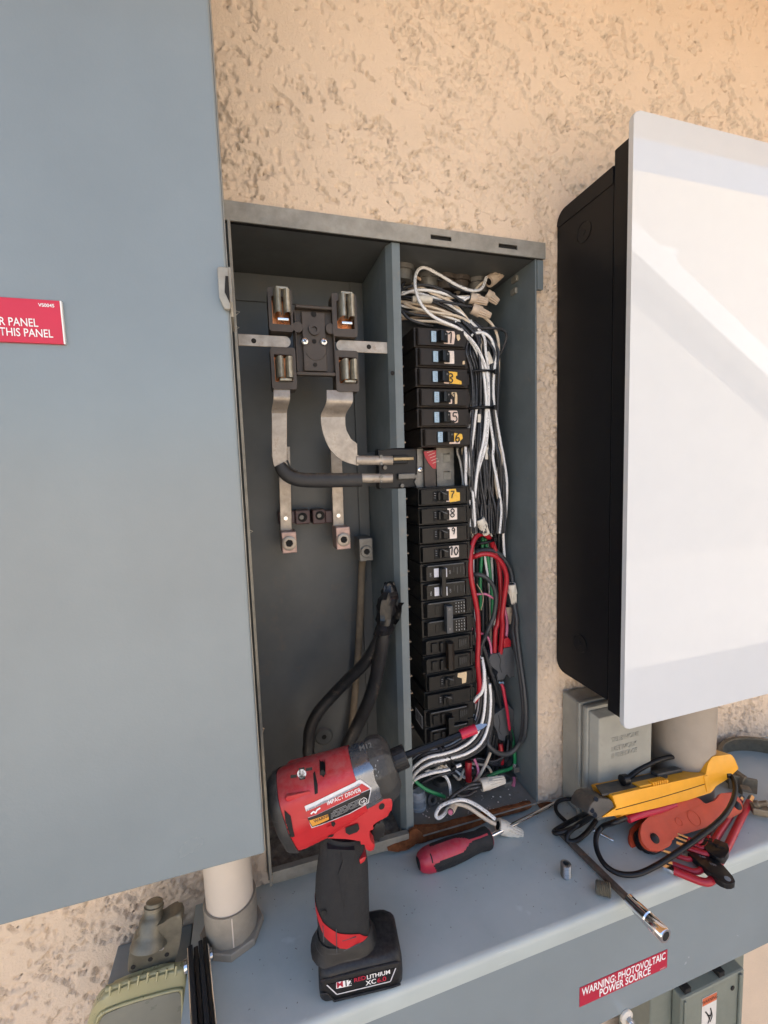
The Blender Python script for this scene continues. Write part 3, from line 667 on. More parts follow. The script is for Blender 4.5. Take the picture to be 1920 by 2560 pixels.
bm = bm_new(); loft(bm, [rect(nx0 + 0.006, nx1, 0.4600, ZT + 0.004, fz1), rect(nx0 + 0.012, nx1 - 0.003, 0.4480, ZT + 0.010, fz1 - 0.006)]); bmesh.ops.bevel(bm, geom=list(bm.edges), offset=0.0012, segments=2, profile=.5, affect='EDGES'); fr = obj('door', bm, 'nid_gray', nid)
for s, px in (('TELEPHONE', (735, 452)), ('NETWORK', (720, 520)), ('INTERFACE', (722, 568))):
    O = at(zTL(*px), 0.4479); lettering('embossed_lettering', s, O, X_, UP, 0.0062, 'nid_gray', fr, xs=0.95, bold=0.01, align='RIGHT', thick=0.0007)
O = at(zTL(452, 850), 0.4479); lettering('embossed_lettering', 'SIECOR', O, X_, UP, 0.0062, 'nid_gray', fr, bold=0.01, thick=0.0007)

# ------------------------------------------------------------------ conduits
c0 = at(zTL(1042, 560), 0.464); rr_ = 0.0405
bm = bm_new(); lathe(bm, Vector((c0.x, c0.y, CZ + ZT + 0.0005)), UP, [(0, rr_), (0.30, rr_)], 40); tag(obj('conduit', bm, 'pvc_gray', smooth=40, loc=(c0.x, c0.y, CZ + ZT)), 'thick gray PVC conduit rising behind the inverter, right of the telephone box', 'conduit')
fl = -0.0478; fd = 0.4655
cp = thing('conduit', 'cream PVC conduit with dirty fitting, dropping from the gray wall box', 'conduit', V(fl, fd, ZT))
base = V(fl, fd, ZT)
bm = bm_new(); lathe(bm, base + UP * 0.0325, UP, [(0, 0.0242), (0.1405, 0.0242)], 40); obj('pipe', bm, 'pvc', cp, smooth=40)
bm = bm_new()
lathe(bm, base + UP * 0.0085, UP, [(0, 0.0265), (0.012, 0.0268), (0.032, 0.0272), (0.0345, 0.0266), (0.0345, 0.0245), (0.025, 0.0243)], 40); ft_ = obj('hub', bm, 'pvc_dirty', cp, smooth=40)
bm = bm_new(); lathe(bm, base + UP * 0.0003, UP, [(0, 0.0325), (0.0070, 0.0325), (0.0080, 0.0315)], 8); obj('locknut', bm, 'pvc_dirty', cp)
bm = bm_new(); dd = (CAM - base); dd.z = 0; dd.normalize(); sdv = Vector((dd.y, -dd.x, 0)) * -1
obox(bm, base + dd * 0.0270 + UP * 0.026, sdv, UP, dd, 0.0012, 0.032, 0.0012); obj('mould_seam', bm, 'pvc', cp)

# ------------------------------------------------------------------ meter socket block
def quad(zf, x0, y0, x1, y1, d): return [at(zf(x0, y0), d), at(zf(x1, y0), d), at(zf(x1, y1), d), at(zf(x0, y1), d)]
def wrect(zf, x0, y0, x1, y1, d):
    """axis aligned world rectangle from two zoom corners"""
    a = at(zf(x0, y0), d); b = at(zf(x1, y1), d); return a.x, b.x, b.z - CZ, a.z - CZ
ms = thing('meter_socket', 'brown meter socket with four spring jaws inside the left compartment', 'meter socket', at(zLT(885, 1275), 0.515))
MD = 0.510
cells = [((460, 785, 700, 1190), (497, 862, 678, 1125), 'u'), ((1040, 835, 1278, 1238), (1085, 905, 1250, 1165), 'u'), ((487, 1322, 733, 1708), (522, 1390, 692, 1640), 'l'), ((1072, 1352, 1294, 1728), (1106, 1415, 1276, 1655), 'l')]
def frame_bm(o, i, d0, d1, bev=0.0012):
    bm = bm_new(); ox0, ox1, oz0, oz1 = wrect(zLT, *o, d0); ix0, ix1, iz0, iz1 = wrect(zLT, *i, d0)
    outer = [(ox0, oz0), (ox1, oz0), (ox1, oz1), (ox0, oz1)]; r = 0.003
    O2 = roundpoly([V(x, d0, z) for x, z in outer], r, 3); n = len(O2)
    I = [(ix0, iz0), (ix1, iz0), (ix1, iz1), (ix0, iz1)]
    I2 = roundpoly([V(x, d0, z) for x, z in I], 0.0008, 3)
    dv_ = Vector((0, d1 - d0, 0))
    of = [bm.verts.new(p) for p in O2]; ob = [bm.verts.new(p + dv_) for p in O2]; inf = [bm.verts.new(p) for p in I2]; inb = [bm.verts.new(p + dv_) for p in I2]
    for k in range(n):
        k2 = (k + 1) % n
        bm.faces.new((of[k], of[k2], inf[k2], inf[k])); bm.faces.new((of[k], ob[k], ob[k2], of[k2])); bm.faces.new((inf[k], inf[k2], inb[k2], inb[k])); bm.faces.new((ob[k], inb[k], inb[k2], ob[k2]))
    return bm, (ix0, ix1, iz0, iz1)
for o_, i_, kind in cells:
    bm, (ix0, ix1, iz0, iz1) = frame_bm(o_, i_, MD - 0.004, MD + 0.018)
    fr_ = obj('jaw_housing', bm, 'brown_plastic', ms)
    bm = bm_new(); box(bm, ix0 - 0.0005, ix1 + 0.0005, MD + 0.010, MD + 0.012, iz0 - 0.0005, iz1 + 0.0005); obj('copper_plate', bm, 'copper', fr_)
    cx = (ix0 + ix1) / 2 + 0.0015
    if kind == 'u': z1 = iz1 + 0.0060; z0 = z1 - 0.0245
    else: z0 = iz0 + 0.0035; z1 = z0 + 0.0225
    for s in (-1, 1):
        # spring leaf: a bowed blade, thin, entry lips flared open
        pr = [(0.0100, 0.0100), (0.0098, -0.006), (0.0090, -0.0135), (0.0068, -0.0178), (0.0042, -0.0182), (0.0020, -0.0150), (0.0011, -0.0080), (0.0013, -0.001)]
        inn = [(0.0022, -0.001), (0.0021, -0.0078), (0.0029, -0.0138), (0.0046, -0.0166), (0.0062, -0.0163), (0.0078, -0.0128), (0.0085, -0.006), (0.0088, 0.0100)]
        poly = [(cx + s * x * 0.92, MD + (d * 0.68 if d < 0 else d)) for x, d in pr + inn]
        bm = bm_new(); loft(bm, [[V(x, d, z0) for x, d in poly], [V(x, d + 0.0005, z0 + (z1 - z0) * .5) for x, d in poly], [V(x, d, z1) for x, d in poly]]); obj('jaw_leaf', bm, 'tinned', ms, smooth=50)
    bm = bm_new()
    zc_ = z1 + 0.0005 if kind == 'u' else z0 - 0.003
    box(bm, cx - 0.0065, cx + 0.0065, MD - 0.008, MD + 0.0095, zc_, zc_ + 0.0028, 0.0006)
    obj('jaw_clip', bm, 'tinned', ms)
    if kind == 'u': bm = bm_new(); box(bm, cx - 0.006, cx + 0.006, MD - 0.004, MD + 0.0098, z0 - 0.0065, z0 - 0.0035, 0.0006); obj('jaw_foot', bm, 'bright_steel', ms)
# centre plate with ribs, boss and screws
bm = bm_new()
x0, x1, z0, z1 = wrect(zLT, 690, 950, 1085, 1590, MD)
box(bm, x0, x1, MD + 0.006, MD + 0.014, z0 + 0.002, z1 - 0.002); obj('base_plate', bm, 'brown_plastic', ms)
for r_ in ((710, 945, 1062, 1000), (722, 1548, 1078, 1592), (700, 1000, 742, 1548), (1045, 1000, 1080, 1548)):
    bm = bm_new(); a, b, c, d = wrect(zLT, *r_, MD); box(bm, a, b, MD - 0.003, MD + 0.0055, c, d, 0.0012); obj('rib', bm, 'brown_plastic', ms)
bm = bm_new(); a, b, c, d = wrect(zLT, 768, 1003, 1002, 1546, MD); box(bm, a, b, MD - 0.0005, MD + 0.0058, c, d, 0.0008); cpl = obj('center_plate', bm, 'brown_plastic', ms)
for (x, y, r) in ((885, 1275, 20), (880, 1030, 24), (895, 1485, 18)):
    bm = bm_new(); disc(bm, at(zLT(x, y), MD - 0.0007), -D_, r * 0.000128, 0.0004); obj('hole', bm, 'dark_hole', cpl)
bm = bm_new(); lathe(bm, at(zLT(885, 1170), MD - 0.0006), -D_, [(0, 0.0066), (0.003, 0.0064), (0.003, 0.003), (0.0005, 0.0026), (0.0005, 0.0)], 28); obj('boss', bm, 'brown_plastic', cpl, smooth=40)
bm = bm_new(); c = at(zLT(900, 1350), MD - 0.0008); tube(bm, [c + Vector((math.cos(a) * 0.0115, 0, math.sin(a) * 0.0115)) for a in [math.radians(200 + 14 * k) for k in range(11)]], 0.0004, 6, 2); obj('moulded_arc', bm, 'brown_plastic', cpl)
for i, (x, y) in enumerate(((1032, 1165), (735, 1150))):
    bm = bm_new(); c = at(zLT(x, y), MD - 0.0005); lathe(bm, c + Vector((0, 0.004, 0)), -D_, [(0, 0.006), (0.006, 0.006), (0.0065, 0.0055)], 24); obj('boss', bm, 'brown_plastic', ms, smooth=40)
for i, (x, y) in enumerate(((800, 1275), (972, 1280))):
    c = at(zLT(x, y), MD - 0.001); bm = bm_new(); lathe(bm, c, -D_, [(0, 0.0044), (0.0008, 0.0044), (0.0019, 0.0033), (0.0023, 0.0012), (0.0023, 0)], 24); sc = obj('screw', bm, 'bright_steel', ms, smooth=50)
    bm = bm_new(); a = 0.6 + i * 0.8
    for k in (0, math.pi / 2): obox(bm, c + Vector((0, -0.00235 - 0.0001 * (k > 0), 0)), Vector((math.cos(a + k), 0, math.sin(a + k))), Vector((-math.sin(a + k), 0, math.cos(a + k))), D_, 0.0044, 0.0009, 0.0004)
    obj('cross_recess', bm, 'dark_hole', sc)
for r_, hx, end in (((195, 1206, 625, 1332), (340, 1270), 1), ((1130, 1262, 1548, 1386), (1378, 1324), 0)):
    bm = bm_new(); a, b, c, d = wrect(zLT, *r_, MD + 0.004); box(bm, a, b, MD + 0.0030, MD + 0.0052, c, d, 0.0005); zm = (c + d) / 2; lathe(bm, V(b if end else a, MD + 0.0052, zm), -D_, [(0, (d - c) / 2 - 0.0002), (0.0021, (d - c) / 2 - 0.0002)], 24); br_o = obj('mounting_strap', bm, 'aluminium', ms)
    bm = bm_new(); disc(bm, at(zLT(*hx), MD + 0.0029), -D_, 0.0027, 0.0003); obj('hole', bm, 'dark_hole', br_o)

# bus bars from the lower jaws
def bar(name, zf, pts, d, th, mt, label, parent=None, bev=0.0006, rnd=0.0):
    P = [at(zf(*p), d) for p in pts]
    if rnd: P = roundpoly(P, rnd, 3)
    bm = bm_new(); prism(bm, P, Vector((0, th, 0)), bev); return obj(name, bm, mt, parent)
lb = thing('bus_bar', 'aluminium bus bar with a black sleeve, curving right below the meter socket', 'bus bar', at(zLB(570, 500), 0.52))
def sbend(zf, xl, xr, y0, y1, yb, d0, d1):
    """strap that rolls backwards between two depths"""
    bm = bm_new(); rings = []
    n = 12
    for i in range(n + 1):
        t = i / n; y = y0 + (y1 - y0) * t; s = 0.5 - 0.5 * math.cos(math.pi * min(1, max(0, (t - 0.35) / 0.65))); d = d0 + (d1 - d0) * s - 0.003 * math.sin(math.pi * t)
        l = at(zf(xl[0] + (xl[1] - xl[0]) * s, y), d); r = at(zf(xr[0] + (xr[1] - xr[0]) * s, y), d); r.z = l.z
        rings.append([l, r, r + Vector((0, 0.0032, 0)), l + Vector((0, 0.0032, 0))])
    return loft(bm, rings)
obj('strap', sbend(zLB, (520, 500), (668, 640), 70, 300, 0, 0.5080, 0.5200), 'aluminium', lb, smooth=60)
bar('arm', zLB, [(500, 296), (640, 296), (640, 735), (545, 830), (520, 760), (503, 680)], 0.5200, 0.0032, 'aluminium', '', lb)
bm = bm_new(); tube(bm, [at(zLB(*p), 0.5212) for p in ((572, 760), (600, 808), (650, 858), (720, 888), (800, 902), (950, 904), (1130, 903), (1312, 898))], [0.0066, 0.0078, 0.0084, 0.0088, 0.0086, 0.0088, 0.0087, 0.0087], 18, 5, flat=0.55, flatdir=D_); slv = obj('sleeve', bm, 'black_sleeve', lb, smooth=60)
bm = bm_new(); tube(bm, [at(zLB(*p), 0.5160) for p in ((640, 722), (672, 790), (735, 822))], 0.0010, 8, 4); obj('sleeve_fold', bm, 'black_sleeve', slv, smooth=60)
bm = bm_new(); tube(bm, [at(zLB(1290, 885), 0.5215), at(zLB(1588, 885), 0.5215)], 0.0058, 14, 1, flat=0.62, flatdir=D_); tp = obj('tip', bm, 'aluminium', lb, smooth=60)
bm = bm_new(); disc(bm, at(zLB(1490, 872), 0.5172), -D_, 0.0022, 0.0008); disc(bm, at(zLB(1490, 912), 0.5174), -D_, 0.0016, 0.0008); obj('rivet', bm, 'dull_lug', tp)
rb = thing('bus_bar', 'bare aluminium bus bar curving in a wide elbow to the breaker bus', 'bus bar', at(zLB(1100, 450), 0.52))
obj('strap', sbend(zLB, (998, 945), (1235, 1165), 90, 335, 0, 0.5080, 0.5190), 'aluminium', rb, smooth=60)
cv = [at(zLB(*p), 0.5190) for p in ((945, 330), (950, 400), (975, 510), (1040, 640), (1140, 725), (1270, 768), (1285, 768))]
ci = [at(zLB(*p), 0.5190) for p in ((1285, 676), (1272, 676), (1272, 575), (1215, 530), (1175, 455), (1166, 400), (1165, 330))]
bm = bm_new(); prism(bm, catmull(cv, 4) + catmull(ci, 1) , Vector((0, 0.0032, 0)), 0.0006); obj('elbow', bm, 'aluminium', rb)
bm = bm_new(); tube(bm, [at(zLB(1262, 724), 0.5205), at(zLB(1590, 724), 0.5205)], 0.0058, 14, 1, flat=0.62, flatdir=D_); tp = obj('tip', bm, 'aluminium', rb, smooth=60)
bm = bm_new(); disc(bm, at(zLB(1488, 690), 0.5165), -D_, 0.0020, 0.0008); disc(bm, at(zLB(1490, 752), 0.5170), -D_, 0.0020, 0.0008); obj('rivet', bm, 'dull_lug', tp)
# line-side straps and lugs at the back
def lug(name, label, zf, strap, blk, scr, mt, dstrap=0.588):
    c = at(zf(*scr[:2]), 0.565); t = thing(name, label, 'lug', c)
    if strap: bar('strap', zf, strap, dstrap, 0.004, 'aluminium', '', t)
    x0, x1, z0, z1 = wrect(zf, *blk, 0.566); bm = bm_new(); box(bm, x0, x1, 0.566, 0.5955, z0, z1, 0.0012); obj('block', bm, mt, t)
    c = at(zf(*scr[:2]), 0.566); r = scr[2] * 0.566 / 1099 / 3.606 * 1.05; bm = bm_new(); lathe(bm, c, -D_, [(0, r), (0.0022, r), (0.0028, r * 0.92), (0.0028, r * 0.52), (0.0004, r * 0.5), (0.0004, 0)], 6 * 5, mod=None); s = obj('lug_screw', bm, 'dull_lug' if mt != 'pink_lug' else 'aluminium', t, smooth=40)
    bm = bm_new(); lathe(bm, c - D_ * 0.0005, -D_, [(0, r * 0.5), (0.0010, r * 0.5), (0.0010, 0)], 6); obj('hex_socket', bm, 'dark_hole', s)
    return t
L1 = lug('line_lug', 'left pinkish cable lug on a strap below the bus bars', zLB, [(560, 600), (668, 600), (684, 1362), (582, 1362)], (588, 1375, 732, 1556), (660, 1470, 62), 'pink_lug')
L2 = lug('line_lug', 'right pinkish cable lug on a strap below the bus bars', zLB, [(1030, 560), (1132, 560), (1156, 1335), (1058, 1335)], (1080, 1330, 1216, 1522), (1150, 1437, 60), 'pink_lug')
for L_, (x, y) in ((L1, (628, 1247)), (L2, (1103, 1222))):
    bm = bm_new(); c = at(zLB(x, y), 0.5878); lathe(bm, c, -D_, [(0, 0.0026), (0.001, 0.0026), (0.001, 0.0014), (0.0003, 0.0013), (0.0003, 0)], 18); obj('rivet', bm, 'bright_steel', L_, smooth=40)
for (x0, y0, x1, y1, hx, hy, lab, ar) in ((712, 1178, 852, 1296, 780, 1238, 'left maroon insulator block beside the left lug strap', (560, 1190, 716, 1290)), (868, 1172, 990, 1294, 938, 1222, 'right maroon insulator block beside the right lug strap', (985, 1180, 1060, 1285))):
    t = thing('insulator', lab, 'insulator', at(zLB(hx, hy), 0.60)); a, b, c, d = wrect(zLB, x0, y0, x1, y1, 0.590); bm = bm_new(); box(bm, a, b, 0.590, 0.6165, c, d, 0.0015); o = obj('block', bm, 'maroon_plastic', t)
    a, b, c, d = wrect(zLB, *ar, 0.594); bm = bm_new(); box(bm, a, b, 0.594, 0.6164, c, d, 0.001); obj('arm', bm, 'maroon_plastic', t)
    c = at(zLB(hx, hy), 0.5898); bm = bm_new(); disc(bm, c, -D_, 0.0063, 0.0003); hl = obj('hole', bm, 'dark_hole', o)
    bm = bm_new(); lathe(bm, c + Vector((-0.0012, -0.0003, 0)), -D_, [(0, 0.0032), (0.0006, 0.0026), (0.0006, 0)], 12); obj('screw', bm, 'dull_lug', o)
L3 = lug('neutral_lug', 'dull gray neutral lug with hex screw holding the brown cable', zLB, None, (1290, 1432, 1420, 1628), (1355, 1545, 54), 'dull_lug')
bm = bm_new(); tube(bm, [at(p, d) for p, d in ((zLB(1325, 1600), 0.590), (zCB(1072, 100), 0.597), (zCB(1058, 500), 0.600), (zCB(1035, 900), 0.602), (zCB(1005, 1300), 0.603), (zCB(975, 1600), 0.600), (zCB(930, 1950), 0.59))], 0.0050, 12, 6)
tag(obj('cable', bm, 'cable_brown', smooth=60, loc=at(zCB(1035, 900), 0.602)), 'dusty brown cable hanging from the gray neutral lug', 'cable')
# the two black service cables, taped together
sc_ = thing('service_cable', 'pair of thick dusty black cables joined under shiny tape', 'cable', V(0.12, 0.55, -0.470))
bm = bm_new(); tube(bm, [at(zCB(x, y), d) for x, y, d in ((1285, 560, 0.496), (1215, 780, 0.504), (1100, 970, 0.518), (950, 1120, 0.533), (800, 1275, 0.549), (665, 1430, 0.554), (590, 1580, 0.558), (575, 1720, 0.560), (600, 1900, 0.560))] + [V(0.095, 0.565, -0.470)], [0.0060, 0.0072, 0.0075, 0.0075, 0.0077, 0.0077, 0.0079, 0.0079, 0.0079, 0.0079], 14, 7); obj('cable_run', bm, 'cable_dusty', sc_, smooth=60)
bm = bm_new(); tube(bm, [at(zCB(x, y), d) for x, y, d in ((1300, 560, 0.490), (1270, 760, 0.494), (1235, 950, 0.502), (1195, 1150, 0.513), (1130, 1350, 0.523), (1050, 1520, 0.536), (965, 1690, 0.540), (890, 1850, 0.545), (840, 1960, 0.548))] + [at(zCB(800, 2060), 0.55)], [0.0068, 0.0080, 0.0083, 0.0083, 0.0085, 0.0085, 0.0085, 0.0085, 0.0085, 0.0085], 14, 7); obj('cable_run', bm, 'cable_dusty', sc_, smooth=60)
rt = random.Random(4)
bm = bm_new()
tp_ = [(1275, 690, 78), (1283, 640, 76), (1288, 600, 66), (1292, 545, 72), (1300, 480, 76), (1308, 420, 82), (1318, 360, 80), (1325, 330, 76), (1330, 290, 62), (1330, 240, 46), (1332, 212, 40)]
rings = []
for x, y, w_ in tp_:
    c = at(zCB(x, y), 0.4890); rr = w_ / 3.77 * 0.489 / 1099 * 1.28
    rings.append([c + Vector((math.cos(a), 0, 0)) * rr * rt.uniform(0.78, 1.14) + Vector((0, math.sin(a), 0)) * rr * rt.uniform(0.5, 1.0) + UP * rt.uniform(-.0006, .0006) for a in [2 * math.pi * k / 16 for k in range(16)]])
loft(bm, rings); obj('tape_wrap', bm, 'tape_shiny', sc_, smooth=28)
bm = bm_new()
fp = [[(1390, 330), (1420, 400), (1475, 402)], [(1380, 400), (1410, 440), (1450, 430)], [(1385, 470), (1415, 500), (1448, 490)], [(1370, 540), (1400, 560), (1430, 560)], [(1355, 600), (1380, 605), (1395, 610)]]
g = [[bm.verts.new(at(zCB(*p), 0.482 + 0.008 * rt.random())) for p in r] for r in fp]
for i in range(len(g) - 1):
    for j in range(2): bm.faces.new((g[i][j], g[i][j + 1], g[i + 1][j + 1], g[i + 1][j]))
ret = bmesh.ops.solidify(bm, geom=list(bm.faces), thickness=0.0006); obj('tape_flap', bm, 'tape_shiny', sc_)

# ------------------------------------------------------------------ breaker bus assembly
bus = thing('breaker_bus', 'breaker bus with metal rail, clips and red label between the two breaker stacks', 'bus assembly', V(0.24, 0.58, -0.05))
bm = bm_new(); box(bm, 0.196, 0.287, 0.6005, 0.610, -0.395, 0.182, 0.002); obj('backing', bm, 'brown_plastic', bus)
x0, x1, z0, z1 = wrect(zRM, 515, 120, 695, 560, 0.560)
sl_ = [wrect(zRM, 582, 212, 648, 300, 0.560)[2:], wrect(zRM, 582, 388, 648, 474, 0.560)[2:]]; sx0, sx1 = wrect(zRM, 582, 212, 648, 300, 0.560)[:2]
bm = bm_new(); zz_ = [-0.39, sl_[1][0], sl_[1][1], sl_[0][0], sl_[0][1], 0.18]
box(bm, x0, sx0, 0.560, 0.562, -0.39, 0.18); box(bm, sx1, x1, 0.560, 0.562, -0.39, 0.18)
for a, b in ((zz_[0], zz_[1]), (zz_[2], zz_[3]), (zz_[4], zz_[5])): box(bm, sx0, sx1, 0.560, 0.562, a, b)
box(bm, x0, x0 + 0.0015, 0.562, 0.590, -0.39, 0.18); bmesh.ops.remove_doubles(bm, verts=bm.verts, dist=1e-6); rl = obj('rail', bm, 'dull_lug', bus)
bm = bm_new(); box(bm, sx0 - 0.002, sx1 + 0.002, 0.5655, 0.567, -0.05, 0.05); obj('slot_plate', bm, 'dull_lug', rl)  # plain plate behind the rail slots, same metal as the rail
for s in sl_:
    bm = bm_new(); prism(bm, [V(sx0 + 0.0008, 0.563, s[0]), V(sx0 + 0.0008, 0.563, s[1] - 0.001), V(sx1 - 0.001, 0.556, s[1] - 0.002), V(sx1 - 0.001, 0.556, s[0] + 0.001)], Vector((0.0008, 0.0012, 0))); obj('hook', bm, 'galvanized', rl)
bm = bm_new(); a, b, c, d = wrect(zRM, -60, 165, 395, 545, 0.556); box(bm, a, b, 0.557, 0.572, c, d, 0.0015); obj('stab_base', bm, 'nylon_black', bus)
P = [at(zRM(*p), 0.5545) for p in ((325, 165), (388, 165), (396, 545), (325, 548), (300, 490), (330, 440), (330, 280))]
bm = bm_new(); prism(bm, P, Vector((0, 0.0018, 0)), 0.0004); obj('stab_bracket', bm, 'dull_lug', bus)
c = at(zRM(358, 372), 0.5544); bm = bm_new(); lathe(bm, c, -D_, [(0, 0.0042), (0.001, 0.0042), (0.0022, 0.0028), (0.0025, 0)], 20); s_ = obj('screw', bm, 'bright_steel', bus, smooth=45)
bm = bm_new()
for k in (0.4, 0.4 + math.pi / 2): obox(bm, c - D_ * (0.0024 + 0.0001 * k), Vector((math.cos(k), 0, math.sin(k))), Vector((-math.sin(k), 0, math.cos(k))), D_, 0.004, 0.0008, 0.0004)
obj('cross_recess', bm, 'dark_hole', s_)
for (x0, y0, x1, y1, tng) in ((85, 228, 235, 312, (90, 250, 295, 278)), (140, 412, 310, 462, None)):
    a, b, c, d = wrect(zRM, x0, y0, x1, y1, 0.552); bm = bm_new(); box(bm, a, b, 0.551, 0.5565, c, d, 0.0012); o = obj('stab_clip', bm, 'nylon_black' if tng else 'dull_lug', bus)
    if tng: a, b, c, d = wrect(zRM, *tng, 0.549); bm = bm_new(); box(bm, a, b, 0.548, 0.5505, c, d, 0.001); obj('tongue', bm, 'brass', o)
for (x, y) in ((320, 440), (180, 530), (10, 350)):
    bm = bm_new(); c = at(zRM(x, y), 0.5540); lathe(bm, c, -D_, [(0, 0.0028), (0.001, 0.0026), (0.0012, 0.0)], 16); obj('rivet', bm, 'dull_lug', bus, smooth=40)
P = [at(zRM(*p), 0.5480) for p in ((392, 195), (515, 178), (515, 362), (486, 362), (440, 310), (405, 245))]
bm = bm_new(); prism(bm, P, Vector((0, 0.0006, 0))); rlb = obj('red_label', bm, 'wire_red', bus)
bm = bm_new()
for k in range(5):
    O = at(zRM(425 + 14 * k, 205 + 26 * k), 0.5478); ribbon(bm, [O, O + Vector((0.009, 0, 0.003))], 0.0005, -D_, 0.0001)
obj('label_print', bm, 'sticker_pink', rlb)
bm = bm_new(); a, b, c, d = wrect(zRM, 395, 180, 515, 545, 0.5495); box(bm, a, b, 0.5492, 0.556, c, d, 0.0005); obj('label_carrier', bm, 'brown_plastic', bus)
# stab fingers to the left of the breakers
for k in range(22):
    if 6 <= k <= 7: continue
    z = (0.1785 - 0.0251 * k if k < 6 else -0.0233 - 0.0253 * (k - 8)) - 0.0155
    dd = 0.566; xf = 0.1955 - 0.0014 * (k / 22)
    bm = bm_new(); box(bm, xf - 0.006, xf + 0.0095, dd, dd + 0.010, z - 0.0012, z + 0.0008, 0.0003); box(bm, xf - 0.006, xf - 0.0028, dd - 0.001, dd + 0.010, z - 0.0042, z - 0.0014, 0.0003); obj('stab_finger', bm, 'tan_clip', bus)

# ------------------------------------------------------------------ circuit breakers
BX = 0.2075; BD = 0.529
def bp(u, v, zt, d=BD): return V(BX + u * 0.001, d, zt - v * 0.001)      # u, v in mm from the breaker's top-left corner
def poly_sheet(bm, pts, th=0.0003): return prism(bm, pts, Vector((0, th, 0)))
DIG = {'1': [[(0, .8), (.5, 1), (.5, 0)]], '3': [[(0, .9), (.6, 1), (.9, .75), (.4, .52), (.95, .3), (.6, 0), (0, .1)]], '4': [[(.6, 0), (.62, 1), (0, .35), (.95, .35)]], '5': [[(.9, 1), (.15, .95), (.1, .58), (.6, .62), (.9, .3), (.5, 0), (0, .12)]],
       '6': [[(.75, 1), (.25, .7), (.05, .3), (.35, 0), (.8, .2), (.7, .5), (.15, .4)]], '7': [[(0, .95), (.9, 1), (.5, .5), (.35, 0)]], '8': [[(.5, .5), (.1, .75), (.5, 1), (.9, .75), (.5, .5), (.05, .22), (.5, 0), (.95, .25), (.5, .5)]],
       '9': [[(.85, .8), (.4, 1), (.1, .7), (.5, .5), (.85, .8), (.8, .4), (.6, 0)]], '0': [[(.5, 1), (.05, .5), (.5, 0), (.95, .5), (.5, 1)]], '2': [[(.05, .75), (.4, 1), (.85, .75), (.1, 0), (.95, .02)]]}
def digits(par, s, u, v, zt, h, d, w=1.1):
    for i, ch in enumerate(s):
        bm = bm_new()
        for st in DIG[ch]: ribbon(bm, [bp(u - 0.6 + i * h * 0.62 + (a + 0.12 * b) * h * 0.62, v - 0.4 + h * 1.08 * (1 - b) + 0.8 * a, zt, d) for a, b in st], w * 0.00115, -D_)
        obj('marking', bm, 'ink', par)
